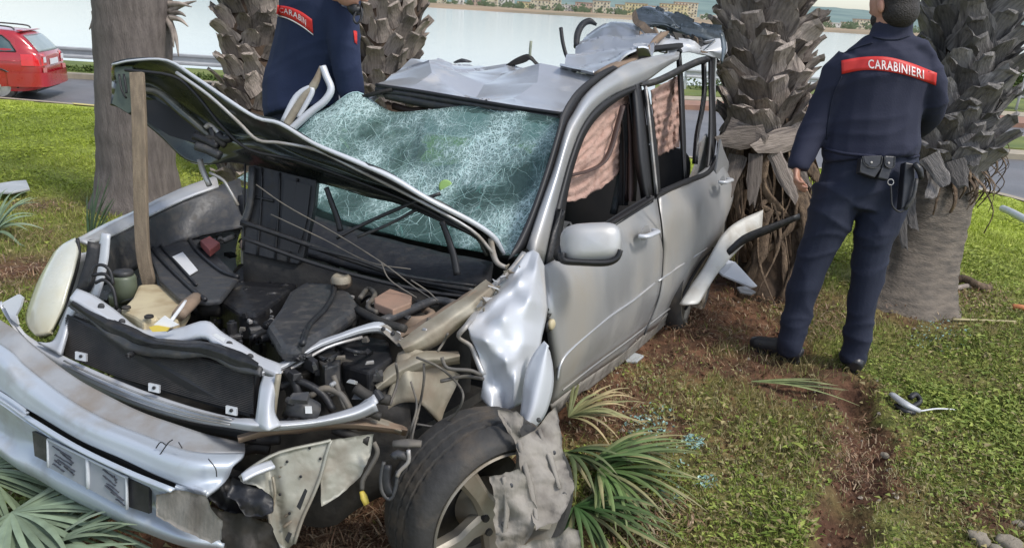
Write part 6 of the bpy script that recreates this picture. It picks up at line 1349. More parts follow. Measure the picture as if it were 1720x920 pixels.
# ------------------------------------------------------------------ people
m_skin = M('skin', (.50, .27, .19), (.44, .22, .15), .5, 0, 14, .05, 60)
m_hair = M('dark_hair', (.018, .014, .012), (.03, .024, .02), .6, 0, 60, .8, 160)
m_navy = M('navy_jacket_cloth', (.014, .017, .040), (.020, .023, .048), .85, 0, 9, .12, 120)
m_navy2 = M('navy_trouser_cloth', (.010, .014, .033), (.014, .019, .040), .85, 0, 9, .15, 90)
m_leather = M('black_leather', (.018, .019, .024), (.03, .03, .034), .38, 0, 20, .1, 80)
m_band = M('red_reflective_band', (.62, .03, .025), None, .5)
m_letter = M('white_lettering', (.78, .74, .72), None, .5)
def remesh(name, parts, vox, m, par, smooth_it=4, fold=None, keep=None):
    v_, f_ = merge(parts); me = bpy.data.meshes.new(name+'_raw'); me.from_pydata([tuple(v) for v in v_], [], f_)
    bm = bmesh.new(); bm.from_mesh(me); bmesh.ops.recalc_face_normals(bm, faces=bm.faces); bm.to_mesh(me); bm.free()
    t_ = bpy.data.objects.new(name+'_raw', me); COL.objects.link(t_)
    a = t_.modifiers.new('r', 'REMESH'); a.mode = 'VOXEL'; a.voxel_size = vox; a.use_smooth_shade = True
    b_ = t_.modifiers.new('s', 'SMOOTH'); b_.factor = .5; b_.iterations = smooth_it
    dg = bpy.context.evaluated_depsgraph_get(); ev = t_.evaluated_get(dg); nm = bpy.data.meshes.new_from_object(ev); bpy.data.objects.remove(t_); bpy.data.meshes.remove(me)
    nv = len(nm.vertices); co = np.empty(nv*3, np.float32); nm.vertices.foreach_get('co', co); co = co.reshape(-1, 3)
    if fold is not None:
        no = np.empty(nv*3, np.float32); nm.vertices.foreach_get('normal', no); no = no.reshape(-1, 3); co = co+no*fold(co)[:, None]
    bs = base_of(par); co = co-np.array(bs, np.float32); nm.vertices.foreach_set('co', co.astype(np.float32).ravel()); nm.materials.clear(); nm.materials.append(m)
    nm.polygons.foreach_set('use_smooth', [True]*len(nm.polygons)); nm.update(); nm.name = name
    o = bpy.data.objects.new(name, nm); COL.objects.link(o); o.parent = par; return o
def loft(P, R, sub=4, n=16, up=None):
    C = cr(P, sub); rr = []
    for i in range(len(C)):
        u = i/(len(C)-1)*(len(R)-1); k = min(int(u), len(R)-2); a, b = R[k], R[k+1]; f = u-k; f = f*f*(3-2*f)
        a = a if isinstance(a, tuple) else (a, a); b = b if isinstance(b, tuple) else (b, b); rr.append((a[0]*(1-f)+b[0]*f, a[1]*(1-f)+b[1]*f))
    return ringtube(C, rr, n, upv=up if up is not None else FW)
def ball(c, rx, ry, rz, ax=None, n=14):
    ax = ax or (RT, FW, UP); vs = []; fs = []
    for j in range(n+1):
        ph = -math.pi/2+math.pi*j/n
        for i in range(n*2):
            th = math.pi*i/n; vs.append(c+ax[0]*(rx*math.cos(th)*max(.02, math.cos(ph)))+ax[1]*(ry*math.sin(th)*max(.02, math.cos(ph)))+ax[2]*(rz*math.sin(ph)))
    N = n*2
    for j in range(n):
        for i in range(N): fs.append((j*N+i, j*N+(i+1) % N, (j+1)*N+(i+1) % N, (j+1)*N+i))
    return vs, fs+[tuple(range(N-1, -1, -1)), tuple(n*N+i for i in range(N))]
def folds(seed, amp, dirv=(0, 0, 1), f=22.):
    def fn(co):
        x = co @ np.array([.9, .35, .1]); z = co[:, 2]; y = co[:, 1]
        wx = x+.05*npn(z, y, 9, seed+7); wz = z+.04*npn(x, z, 8, seed+8)
        r1 = (1-np.abs(np.clip(npn(wx*1.0+wz*.9, wz-.4*wx, f*.42, seed), -1, 1)))**3; r2 = (1-np.abs(np.clip(npn(wx*.5-wz*1.2, wz+y, f*.8, seed+1), -1, 1)))**3
        return amp*(r1*.9+r2*.55-.45)
    return fn
def hand(wrist, fdir, pnorm, side, curl=.5, s=1.):
    """palm, four unequal curled fingers and a thumb leaving the palm's side. fdir: towards finger tips; pnorm: palm faces; side: towards thumb"""
    f = fdir.normalized(); p = (pnorm-f*pnorm.dot(f)).normalized(); sd_ = (side-f*side.dot(f)-p*side.dot(p)).normalized(); out_ = []
    out_.append(ringtube([wrist-f*.03, wrist+f*.01, wrist+f*.045*s, wrist+f*.085*s, wrist+f*.097*s], [(.026, .018), (.028, .018), (.040, .016), (.043, .014), (.036, .011)], 12, upv=p))
    for k, (l, o_) in enumerate(((.072, .030), (.080, .0105), (.075, -.0095), (.058, -.029))):
        b = wrist+f*(.088-.004*abs(k-1.2))*s+sd_*o_*s; c_ = curl*(1+.12*k); P = [b-f*.01]; d_ = f.copy(); q = b
        for j, seg in enumerate((.42, .32, .26)):
            ang = c_*(.55 if j == 0 else .9); d_ = (d_*math.cos(ang)+p*math.sin(ang)).normalized(); q = q+d_*(l*seg*s); P.append(q)
        out_.append(ringtube(cr(P, 3), [.0096*s*(1-.028*i) for i in range(10)], 8))
    b = wrist+f*.025*s+sd_*.030*s; P = [b, b+(f*.6+sd_*.7+p*.3).normalized()*.035*s, b+(f*.9+sd_*.55+p*.6).normalized()*.062*s, b+(f*1.1+sd_*.3+p*.8).normalized()*.085*s]
    out_.append(ringtube(cr(P, 3), [.0125*s*(1-.035*i) for i in range(10)], 8)); return out_
def headparts(c, face, up, s=1.):
    """head with nose, ears, brow, chin; face = looking direction"""
    f = face.normalized(); u = (up-f*up.dot(f)).normalized(); r_ = f.cross(u); pr = [ball(c+u*.015*s, .076*s, .096*s, .115*s, (r_, f, u)), ball(c+f*.03*s-u*.055*s, .056*s, .062*s, .065*s, (r_, f, u))]
    pr.append(ringtube([c+f*.088*s+u*.03*s, c+f*.108*s-u*.005*s, c+f*.092*s-u*.02*s], [.009, .014, .011], 8))
    for sg in (-1, 1):
        e = c+r_*sg*.078*s-f*.005*s; pr.append(ball(e, .010*s, .020*s, .032*s, (r_, f, u), 8)); pr.append(ball(c+f*.085*s+r_*sg*.03*s+u*.012*s, .012*s, .008*s, .008*s, (r_, f, u), 6))
    pr.append(ringtube([c+f*.088*s+r_*.022*s-u*.05*s, c+f*.097*s-u*.05*s, c+f*.088*s-r_*.022*s-u*.05*s], [.006, .008, .006], 6)); return pr
def bvh_of(o):
    me = o.data; b = base_of(o.parent); return BVHTree.FromPolygons([v.co+b for v in me.vertices], [tuple(p.vertices) for p in me.polygons])
def onto(bv, px, py, off, fb):
    d = RAY(px, py).normalized(); h = bv.ray_cast(CAM, d)
    return (h[0]-d*off) if h[0] is not None else None
def decal_grid(name, top, bot, nu, nv, bv, m, par, off=.005, t=.003):
    T_ = cr([Vector((a, b, 0)) for a, b in top], nu); B_ = cr([Vector((a, b, 0)) for a, b in bot], nu); rows = []; last = None
    dd = []
    for k in range(nv+1):
        row = []
        for p, q in zip(T_, B_):
            c = p.lerp(q, k/nv); h = onto(bv, c.x, c.y, off, None)
            if h is None: h = D(c.x, c.y, dd[-1] if dd else 3.8)
            dd.append((h-CAM).dot(FW)); row.append(h)
        rows.append(row)
    return sheet(name, rows, m, t, par)
def decal_text(name, txt, quad, bv, m, par, off=.010, t=.002, stretch=1.):
    cu = bpy.data.curves.new('t', 'FONT'); cu.body = txt; cu.resolution_u = 3; cu.space_character = 1.12; cu.offset = .012
    to = bpy.data.objects.new('t', cu); COL.objects.link(to); dg = bpy.context.evaluated_depsgraph_get(); me = bpy.data.meshes.new_from_object(to.evaluated_get(dg)); bpy.data.objects.remove(to)
    bm = bmesh.new(); bm.from_mesh(me); bmesh.ops.triangulate(bm, faces=bm.faces)
    xs_ = [v.co.x for v in bm.verts]; ys_ = [v.co.y for v in bm.verts]; x0, x1, y0, y1 = min(xs_), max(xs_), min(ys_), max(ys_)
    bmesh.ops.subdivide_edges(bm, edges=[e for e in bm.edges if e.calc_length() > .25], cuts=2); bmesh.ops.triangulate(bm, faces=bm.faces)
    T_ = cr([Vector((a, b, 0)) for a, b in quad[0]], 12); B_ = cr([Vector((a, b, 0)) for a, b in quad[1]], 12); vs = []; dlast = 3.8
    def at_(L, u): u = max(0, min(.9999, u))*(len(L)-1); k = int(u); return L[k].lerp(L[k+1], u-k)
    for v in bm.verts:
        u = (v.co.x-x0)/(x1-x0); w_ = (v.co.y-y0)/(y1-y0); c = at_(B_, u).lerp(at_(T_, u), w_); h = onto(bv, c.x, c.y, off, None)
        if h is None: h = D(c.x, c.y, dlast)
        dlast = (h-CAM).dot(FW); vs.append(h)
    bm.verts.index_update(); fs = [tuple(v.index for v in f.verts) for f in bm.faces]; bm.free()
    return mesh(name, vs, fs, m, par, False)
def boot(name, ankle, toe, par):
    f = Vector((toe.x-ankle.x, toe.y-ankle.y, 0)).normalized(); zg = gz(ankle.x, ankle.y); a0 = Vector((ankle.x, ankle.y, zg)); s_ = f.cross(WZ)
    pr = [ringtube([a0+WZ*.17, a0+WZ*.11, a0+WZ*.07], [(.054, .05), (.052, .055), (.05, .06)], 14), ringtube([a0-f*.075+WZ*.05, a0-f*.05+WZ*.058, a0+f*.02+WZ*.062, a0+f*.10+WZ*.05, a0+f*.17+WZ*.042, a0+f*.205+WZ*.035], [(.03, .035), (.042, .050), (.045, .058), (.048, .045), (.046, .036), (.026, .024)], 14, upv=WZ), ]
    b = remesh(name, pr, .008, m_leather, par, 5)
    ol = []; N = 26
    for k in range(N):
        a = 2*math.pi*k/N; l = .14*math.cos(a); w_ = (.040+.008*(math.cos(a) > .2))*math.sin(a); ol.append(a0+f*(.065+l)+s_*w_+WZ*.018)
    sl = plate('sole', ol, .022, m_trim, b, -WZ); return b
# --- standing officer on the right, seen from behind
T0 = 3.80
o2b = G(1380, 618); off2 = thing('person', o2b, 'standing officer in navy uniform seen from behind, red lettered band across the back', 'person', 'officers at the wreck')
t2 = 3.72
la, ra = G(1320, 604)+WZ*.08, G(1432, 622)+WZ*.08
hipL, hipR = D(1398, 320, 3.72), D(1478, 330, 3.70); kL, kR = D(1372, 445, 3.76), D(1452, 455, 3.74)
waist = D(1448, 265, 3.70); chest = D(1476, 165, 3.62); upch = D(1490, 105, 3.56); neck = D(1499, 52, 3.52); hd = D(1500, 8, 3.48)
shL, shR = D(1432, 104, 3.60), D(1552, 118, 3.56); elL, wrL = D(1368, 215, 3.69), D(1341, 275, 3.66); elR, wrR = D(1562, 195, 3.72), D(1520, 225, 3.90)
body = [loft([waist, chest, upch], [(.15, .10), (.17, .11), (.15, .10)]), loft([D(1436, 312, 3.7), waist], [(.16, .11), (.14, .10)]), loft([upch, neck, hd], [(.07, .06), (.052, .056), (.055, .06)]),
        loft([hipL, kL, la+WZ*.05], [.085, .055, .038]), loft([hipR, kR, ra+WZ*.05], [.085, .055, .038]), loft([shL, elL, wrL], [.05, .04, .026]), loft([shR, elR, wrR], [.05, .04, .026])]
body += headparts(hd, (FW*.95-RT*.38-UP*.28).normalized(), UP+RT*.05, 1.12)
body += hand(wrL+(wrL-elL).normalized()*.012, (D(1337, 322, 3.62)-wrL), RT*.75-FW*.35+UP*0, FW*.6-RT*.4, .85, .98)
body += hand(wrR, (FW*.8-RT*.5-UP*.1), -UP, -RT, .4)
for an, tk in ((la, D(1290, 590, 3.6)), (ra, D(1455, 600, 3.6))):
    pass
remesh('body', body, .0062, m_skin, off2, 3)
# trousers
tr_ = [loft([D(1462, 256, 3.70), D(1460, 285, 3.71), D(1450, 318, 3.71), D(1440, 356, 3.71)], [(.225, .135), (.235, .145), (.225, .145), (.17, .12)]),
       loft([D(1410, 318, 3.71), D(1396, 360, 3.72), D(1376, 416, 3.75), D(1350, 485, 3.80), D(1333, 555, 3.83), D(1325, 585, 3.84), la+WZ*.03], [(.126, .12), (.112, .112), (.090, .092), (.073, .078), (.062, .068), (.060, .066), (.061, .068)]),
       loft([D(1488, 322, 3.70), D(1478, 362, 3.70), D(1464, 418, 3.72), D(1450, 499, 3.76), D(1438, 580, 3.80), D(1433, 600, 3.81), ra+WZ*.03], [(.121, .12), (.110, .110), (.090, .092), (.073, .078), (.064, .070), (.063, .068), (.062, .068)])]
remesh('trousers', tr_, .0095, m_navy2, off2, 3, folds(31, .015, f=18))
boot('boot', Vector((la.x, la.y, 0)), Vector((la.x-.25, la.y+.22, 0)), off2); boot('boot', Vector((ra.x, ra.y, 0)), Vector((ra.x+.10, ra.y+.28, 0)), off2)
# jacket
jk = [loft([D(1464, 270, 3.68), D(1463, 250, 3.68), D(1466, 215, 3.66), D(1472, 175, 3.63), D(1484, 130, 3.59), D(1491, 98, 3.56), D(1494, 80, 3.545), D(1496, 66, 3.535)], [(.225, .140), (.238, .150), (.226, .150), (.222, .150), (.224, .145), (.215, .125), (.155, .105), (.095, .09)]),
      loft([D(1430, 98, 3.57), D(1408, 130, 3.61), D(1386, 175, 3.66), D(1368, 215, 3.69), D(1354, 250, 3.68), D(1343, 274, 3.66), D(1340, 284, 3.66)], [(.070, .085), (.078, .085), (.076, .080), (.074, .076), (.062, .062), (.052, .050), (.047, .045)]),
      loft([D(1552, 106, 3.56), D(1562, 140, 3.57), D(1562, 180, 3.63), D(1550, 205, 3.75), D(1524, 220, 3.86)], [(.062, .085), (.066, .08), (.062, .072), (.056, .06), (.05, .05)]),
      loft([D(1496, 76, 3.545), D(1498, 58, 3.53), D(1500, 42, 3.51), D(1502, 31, 3.495)], [(.110, .10), (.095, .09), (.088, .085), (.084, .080)]),
      loft([D(1430, 97, 3.575), D(1462, 82, 3.56), D(1496, 76, 3.55), D(1532, 84, 3.55), D(1558, 102, 3.555)], [(.045, .08), (.055, .10), (.06, .105), (.055, .10), (.045, .08)])]
jacket = remesh('jacket', jk, .0095, m_navy, off2, 5, folds(17, .015, f=14))
bv = bvh_of(jacket)
decal_grid('back_band', [(1413, 102), (1450, 96), (1490, 96), (1530, 106), (1574, 123)], [(1414, 125), (1450, 118), (1490, 120), (1530, 129), (1572, 144)], 8, 4, bv, m_band, jacket)
decal_text('lettering', 'CARABINIERI', ([(1458, 100), (1490, 102), (1520, 108), (1552, 118)], [(1459, 115), (1490, 118), (1520, 124), (1552, 133)]), bv, m_letter, jacket)
def on_tube(name, pts, r_, m, par, bv_, off=.004, n=6):
    C = cr([Vector((a, b, 0)) for a, b in pts], 8); P = []; t_ = 3.6
    for c in C:
        h = onto(bv_, c.x, c.y, off, None); h = h if h is not None else D(c.x, c.y, t_); t_ = (h-CAM).dot(FW); P.append(h)
    v_, f_ = ringtube(P, r_, n); return mesh(name, v_, f_, m, par)
on_tube('jacket_hem', [(1386, 250), (1420, 258), (1462, 262), (1505, 266), (1544, 262)], .008, m_navy, jacket, bv, .002)
on_tube('jacket_seam', [(1414, 128), (1400, 160), (1392, 200), (1388, 235)], .003, m_navy2, jacket, bv)
on_tube('jacket_seam', [(1416, 90), (1440, 80), (1466, 72)], .003, m_navy2, jacket, bv)
on_tube('collar_seam', [(1466, 62), (1485, 66), (1508, 66), (1528, 60)], .004, m_navy2, jacket, bv)
# hair
v_, f_ = ball(hd+UP*.028-FW*.014+RT*.012, .097, .108, .125, (RT, FW, UP)); v2_, f2_ = ball(hd-FW*.040+RT*.015-UP*.045, .084, .070, .080, (RT, FW, UP))
remesh('hair', [(v_, f_), (v2_, f2_)], .009, m_hair, off2, 3)
be = hd+(FW*.7-RT*.62)*.06-UP*.055; remesh('beard', [ball(be, .045, .05, .045), ball(be+RT*.02+UP*.03-FW*.01, .03, .04, .04)], .008, m_hair, off2, 3)
ringe = hd-RT*.080-UP*.025-FW*.045
remesh('ear', [ball(ringe, .016, .018, .033)], .005, m_skin, off2, 1)
# belt gear
def cloth_strip(name, pts, wd, m, par, bv_, off=.012, th=.006):
    P = [onto(bv_, a, b, off, None) or D(a, b, 3.55) for a, b in pts]; v_, f_ = ringtube(cr(P, 4), [(th, wd)]*(4*(len(P)-1)+1), 6, upv=FW); return mesh(name, v_, f_, m, par)
bd = D(1470, 272, 3.545)
def pouch(name, quad, t, d, m, par):
    o = plate(name, [D(a, b, t) for a, b in quad], d, m, par, FW); bevel(o, .006, 3); return o
po = pouch('belt_pouch', [(1447, 264), (1483, 262), (1480, 283), (1470, 299), (1444, 290)], 3.50, .045, m_leather, off2)
pf = pouch('pouch_flap', [(1449, 262), (1483, 261), (1480, 276), (1472, 282), (1460, 281), (1452, 274)], 3.49, .012, m_leather, po); puck('press_stud', D(1464, 273, 3.487), -FW, .006, .002, m_chrome, po, 10)
po = pouch('belt_pouch', [(1485, 262), (1503, 262), (1498, 285), (1492, 303), (1474, 299), (1480, 285)], 3.50, .04, m_leather, off2); pouch('pouch_flap', [(1486, 261), (1504, 262), (1502, 280), (1494, 283), (1487, 279)], 3.49, .012, m_leather, po); puck('press_stud', D(1493, 274, 3.487), -FW, .006, .002, m_chrome, po, 10)
for pts in (((1449, 263), (1451, 274), (1460, 281), (1472, 282), (1480, 276), (1482, 263)), ((1486, 263), (1487, 277), (1494, 282), (1502, 279), (1503, 263)), ((1447, 268), (1445, 290)), ((1482, 283), (1476, 298))): tube('pouch_piping', [D(a, b, 3.488) for a, b in pts], .0022, m_black2, po, 4, 5)
hol = pouch('holster', [(1521, 272), (1538, 275), (1537, 310), (1530, 345), (1514, 352), (1518, 310)], 3.50, .05, m_leather, off2)
tube('pistol_grip', [D(1536, 275, 3.48), D(1544, 285, 3.47), D(1548, 300, 3.48)], [(.018, .014), (.02, .016), (.014, .012)], m_black, hol, 3, 8)
tube('holster_strap', [D(1540, 300, 3.48), D(1534, 330, 3.48), D(1520, 352, 3.5)], .008, m_black2, hol, 3, 6)
c = D(1496, 306, 3.50); tube('key_ring', [c+RT*(math.cos(q)*.014)+UP*(math.sin(q)*.014) for q in np.linspace(0, 6.283, 17)], .0022, m_chrome, off2, 1, 6)
tube('coiled_cord', [D(a, b, 3.50) for a, b in ((1496, 311), (1497, 325), (1498, 342), (1503, 351), (1512, 356), (1519, 352), (1523, 342))], .0042, m_trim, off2, 4, 6)
# --- officer on the left, leaning over the far side of the wreck
t1 = 4.15
p1b = ghit(520, 290, 0); b1 = D(520, 330, 4.2); b1 = Vector((b1.x, b1.y, gz(b1.x, b1.y))); off1 = thing('person', b1, 'officer in blue jacket with slanting red band bending behind the raised bonnet', 'person', 'officers at the wreck')
hip1 = D(505, 215, 4.2); f1 = Vector((b1.x, b1.y, 0))
legs = [(D(485, 225, 4.2), Vector((hip1.x-.10, hip1.y, .5)), Vector((hip1.x-.13, hip1.y+.05, gz(hip1.x-.13, hip1.y)+.1))), (D(535, 225, 4.2), Vector((hip1.x+.12, hip1.y, .5)), Vector((hip1.x+.13, hip1.y+.0, gz(hip1.x+.13, hip1.y)+.1)))]
ch1 = D(528, 75, 4.02); up1 = D(545, 10, 3.92); nk1 = D(572, -15, 3.75); hd1 = D(592, -32, 3.62)
sR, eR, wR = D(572, 10, 3.90), D(586, 105, 3.95), D(596, 178, 4.05); sL, eL, wL = D(490, 8, 4.12), D(505, 80, 4.35), D(560, 110, 4.3)
body = [loft([hip1, ch1, up1], [(.15, .11), (.16, .11), (.14, .10)]), loft([up1, nk1, hd1], [(.06, .06), (.052, .055), (.055, .06)])]
for h_, k_, a_ in legs: body.append(loft([h_, k_, a_], [.085, .056, .04]))
body += [loft([sR, eR, wR], [.05, .042, .027]), loft([sL, eL, wL], [.05, .042, .027])]+headparts(hd1, (RT*.6+FW*.3-UP*.75).normalized(), (UP*.6+RT*.8))
body += hand(wR, -UP*.8+RT*.3-FW*.3, -FW, -RT, .6); body += hand(wL, RT*.8-UP*.4, -UP, -FW, .5)
remesh('body', body, .0075, m_skin, off1, 3)
tr_ = [loft([D(508, 165, 4.15), D(506, 205, 4.18), D(508, 240, 4.2)], [(.19, .14), (.195, .15), (.16, .13)])]
for h_, k_, a_ in legs: tr_.append(loft([h_, k_, a_], [(.12, .12), (.088, .09), (.08, .08)]))
remesh('trousers', tr_, .012, m_navy2, off1, 4, folds(51, .008, f=18))
for h_, k_, a_ in legs: boot('boot', Vector((a_.x, a_.y, 0)), Vector((a_.x+.2, a_.y-.1, 0)), off1)
m_navy1 = M('blue_jacket_cloth', (.012, .022, .062), (.017, .028, .070), .85, 0, 9, .12, 120)
jk = [loft([D(508, 192, 4.12), D(505, 160, 4.12), D(512, 115, 4.08), D(524, 65, 4.0), D(536, 20, 3.93), D(548, -25, 3.88)], [(.215, .155), (.215, .155), (.205, .15), (.20, .15), (.22, .15), (.20, .13)]),
      loft([D(566, -10, 3.86), D(575, 45, 3.86), D(580, 100, 3.92), D(588, 140, 3.98), D(594, 176, 4.03)], [(.095, .10), (.088, .092), (.080, .085), (.072, .075), (.060, .06)]),
      loft([D(492, 0, 4.1), D(500, 50, 4.25), D(520, 90, 4.35), D(550, 108, 4.32)], [(.08, .09), (.075, .08), (.07, .07), (.055, .055)])]
j1 = remesh('jacket', jk, .0105, m_navy1, off1, 5, folds(61, .008, f=14)); bv1 = bvh_of(j1)
decal_grid('back_band', [(467, 9), (485, 12), (505, 20), (524, 33)], [(465, 24), (484, 30), (506, 42), (526, 57)], 8, 4, bv1, m_band, j1, .006)
decal_grid('band_piping', [(465, 25), (484, 31), (506, 43), (526, 58)], [(465, 27), (484, 33), (506, 45), (526, 60)], 6, 1, bv1, m_letter, j1, .007)
decal_text('lettering', 'CARABIN', ([(469, 13), (485, 16), (502, 24), (514, 33)], [(469, 21), (485, 25), (502, 34), (514, 44)]), bv1, m_letter, j1, .012)
decal_grid('sleeve_band', [(594, 52), (597, 52), (600, 54)], [(596, 72), (598, 73), (600, 75)], 4, 3, bv1, m_band, j1, .006)
decal_grid('shoulder_patch', [(572, 0), (580, 2), (588, 6)], [(574, 10), (582, 14), (588, 18)], 4, 2, bv1, M('shoulder_insignia', (.40, .46, .58), (.10, .12, .2), .5, 0, 60), j1, .006)
v_, f_ = ball(hd1+(UP*.6+RT*.6)*.03, .088, .10, .10); remesh('hair', [(v_, f_)], .01, m_hair, off1, 3)
tube('shoulder_radio', [D(590, 4, 3.66), D(598, 18, 3.66), D(606, 12, 3.66)], [(.03, .03), (.04, .03), (.02, .02)], m_black, off1, 3, 8)
tube('radio_cord', [D(a, b, 3.64) for a, b in ((598, 20), (594, 32), (600, 40), (608, 28), (606, 12))], .006, m_trim, off1, 4, 6)
# ------------------------------------------------------------------ red estate car on the ring road
def estate():
    c0 = ghit(4, 168, ROADZ); c0.z = ROADZ     # rear near wheel contact
    hd_ = Vector((-1, -.27, 0)).normalized(); lf = Vector((hd_.y, -hd_.x, 0))*-1     # left of the car
    lf = WZ.cross(hd_); near = lf if lf.dot(CAM-c0) > 0 else -lf
    O = c0-near*.80+WZ*0   # centre line at rear axle
    def P(x, y, z): return O+hd_*x+near*y+WZ*z
    r = thing('red_estate_car', P(0, 0, 0), 'red estate car driving past on the ring road, cut by the left edge', 'car')
    # stations from the tail forward: (x, half width low, half width belt, half width roof, z sill, z bumper, z belt, z roof)
    st = [(-.86, .60, .62, .50, .34, .60, .90, .93), (-.84, .74, .76, .60, .30, .62, .93, .97), (-.76, .80, .82, .66, .26, .62, .96, 1.10), (-.58, .84, .85, .66, .22, .62, .98, 1.30), (-.42, .85, .86, .65, .2, .62, .98, 1.42), (-.2, .86, .87, .64, .2, .62, .98, 1.46), (.6, .86, .87, .63, .2, .62, .97, 1.49), (1.5, .86, .87, .62, .2, .62, .95, 1.48), (2.0, .86, .87, .60, .2, .62, .94, 1.38), (2.6, .86, .86, .56, .2, .62, .93, 1.05), (2.9, .85, .84, .60, .2, .60, .90, .95), (3.3, .80, .78, .55, .22, .56, .78, .82), (3.5, .62, .6, .4, .28, .5, .66, .70)]
    rows = []
    for (x, wl, wb, wr, zs, zb, ze, zr) in st:
        rows.append([P(x, y, z) for y, z in ((-wl, zs), (-wb-.01, zb), (-wb+.02, ze), (-(wb+wr)/2+.02, (ze+zr)/2), (-wr, zr-.04), (-wr*.6, zr), (0, zr+.015), (wr*.6, zr), (wr, zr-.04), ((wb+wr)/2-.02, (ze+zr)/2), (wb-.02, ze), (wb+.01, zb), (wl, zs))])
    G_ = grid(rows, 3); vs = [p for q in G_ for p in q]; nc = len(G_[0]); fs = [(i*nc+j, i*nc+j+1, (i+1)*nc+j+1, (i+1)*nc+j) for i in range(len(G_)-1) for j in range(nc-1)]
    fs.append(tuple(range(nc-1, -1, -1))); k = (len(G_)-1)*nc; fs.append(tuple(k+j for j in range(nc)))
    bd_ = mesh('body', vs, fs, m_redcar, r); md = bd_.modifiers.new('e', 'EDGE_SPLIT'); md.split_angle = .7
    a, b = boxv(P(1.3, 0, .25), hd_, near, WZ, 2.0, .78, .06); mesh('underbody', a, b, m_trim, r, False)
    bvc = bvh_of(bd_)
    def on(pts, off, t=.012, m=m_glassd, nm='side_window', dirv=None):
        Q = []
        for p in pts:
            d_ = dirv or (p-(O+hd_*p.dot(hd_)*0)); 
            h = bvc.ray_cast(p, dirv); Q.append((h[0] if h[0] is not None else p)-dirv*off)
        return plate(nm, Q, t, m, r, dirv)
    for sgn in (1, -1):
        dv = -near*sgn
        for (x0, x1, x2, x3) in ((-.42, -.30, .30, .30), (.36, .36, 1.1, 1.1), (1.16, 1.16, 1.75, 2.1)):
            pts = [P(x0, 1.4*sgn, 1.03), P(x1-.0, 1.4*sgn, 1.22), P(x1+.14, 1.4*sgn, 1.34), P(x2, 1.4*sgn, 1.37), P(x3, 1.4*sgn, 1.02)]; on(pts, .008, dirv=dv)
            fr = []
            for i in range(len(pts)):
                fr.append(bvc.ray_cast(pts[i], dv)[0] or pts[i])
            tube('window_trim', [q-dv*.012 for q in fr+[fr[0]]], .014, m_trim, r, 1, 6)
    dv = hd_
    rw = []
    for k in range(7):
        f = k/6; row = []
        for j in range(13):
            g_ = j/12*2-1; pp = P(-2, g_*(.66-.10*f), 1.02+.33*f); h = bvc.ray_cast(pp, hd_)[0] or pp+hd_*1.4; row.append(h-hd_*.012+WZ*.006)
        rw.append(row)
    sheet('rear_window', rw, M('misty_rear_glass', (.25, .30, .30), (.32, .37, .37), .15, 0, 3), .006, r)
    tube('rear_spoiler', [P(-.46, y, 1.44) for y in (-.6, 0, .6)], [(.05, .015)]*2, m_redcar, r, 4, 8)
    for y in (-.5, .5): tube('roof_rail', [P(-.35, y, 1.46), P(-.2, y, 1.52), P(.7, y, 1.55), P(1.4, y, 1.54), P(1.55, y, 1.49)], .018, m_black2, r, 4, 6)
    for s_ in (-1, 1):
        rows_ = []
        for z in (.98, .86, .74):
            row = []
            for k in range(7):
                f = k/6
                if f < .5: p = P(-.50-.34*(f/.5), 1.3*s_, z); h = bvc.ray_cast(p, -near*s_)[0]; h = (h or p)+near*s_*.012
                else: p = P(-2, (.80-.30*((f-.5)/.5))*s_, z); h = bvc.ray_cast(p, hd_)[0]; h = (h or p)-hd_*.012
                row.append(h)
            rows_.append(row)
        G2_ = rows_; vs = [p for q_ in G2_ for p in q_]; fs = [(i*7+j, i*7+j+1, (i+1)*7+j+1, (i+1)*7+j) for i in range(2) for j in range(6)]; mesh('tail_lamp', vs, fs, m_rtaillight, r, False)
        h = (bvc.ray_cast(P(-2, .60*s_, .86), hd_)[0] or P(-.8, .6*s_, .86))-hd_*.02; a, b = boxv(h, hd_, near, WZ, .006, .07, .055); mesh('reversing_lamp', a, b, m_white, r, False)
        h = (bvc.ray_cast(P(-2, .66*s_, .64), hd_)[0] or P(-.8, .6*s_, .62))-hd_*.02; a, b = boxv(h, hd_, near, WZ, .006, .10, .05); mesh('reflector', a, b, M('pale_red_reflector', (.62, .22, .2), None, .4), r, False)
    rows_ = [[P(x, y, z) for x, y in ((-.2, .90), (-.6, .90), (-.84, .82), (-.93, .6), (-.95, 0), (-.93, -.6), (-.84, -.82), (-.6, -.90), (-.2, -.90))] for z in (.30, .38, .50, .60)]
    vs = [p for q_ in grid(rows_, 3) for p in q_]; nc = 25; fs = [(i*nc+j, i*nc+j+1, (i+1)*nc+j+1, (i+1)*nc+j) for i in range(9) for j in range(nc-1)]; mesh('rear_bumper', vs, fs, m_redcar, r)
    h = bvc.ray_cast(P(-2, 0, .80), hd_)[0] or P(-.85, 0, .8); a, b = boxv(h-hd_*.02, hd_, near, WZ, .008, .26, .06); mesh('number_plate', a, b, m_white, r, False)
    tube('rear_wiper', [P(-.82, 0, 1.0), P(-.72, .2, 1.12)], .01, m_trim, r, 2, 5)
    def wh(x, s_):
        c = P(x, .84*s_, .31); ax = near*s_; u = WZ; v = ax.cross(u); N = 40; e = bpy.data.objects.new('wheel', None); COL.objects.link(e); e.parent = r; e.location = c-base_of(r)
        a_, b_ = ringtube([c-ax*.20, c-ax*.17, c-ax*.02, c+ax*.015, c+ax*.02], [.29, .315, .315, .29, .235], N, upv=u); mesh('tyre', a_, b_, m_tyre, e)
        pr = [ringtube([c+ax*.012, c+ax*.026, c+ax*.026, c+ax*.01], [.235, .232, .205, .20], N, upv=u, caps=False), ringtube([c-ax*.0, c+ax*.03], [.055, .045], 16, upv=u)]
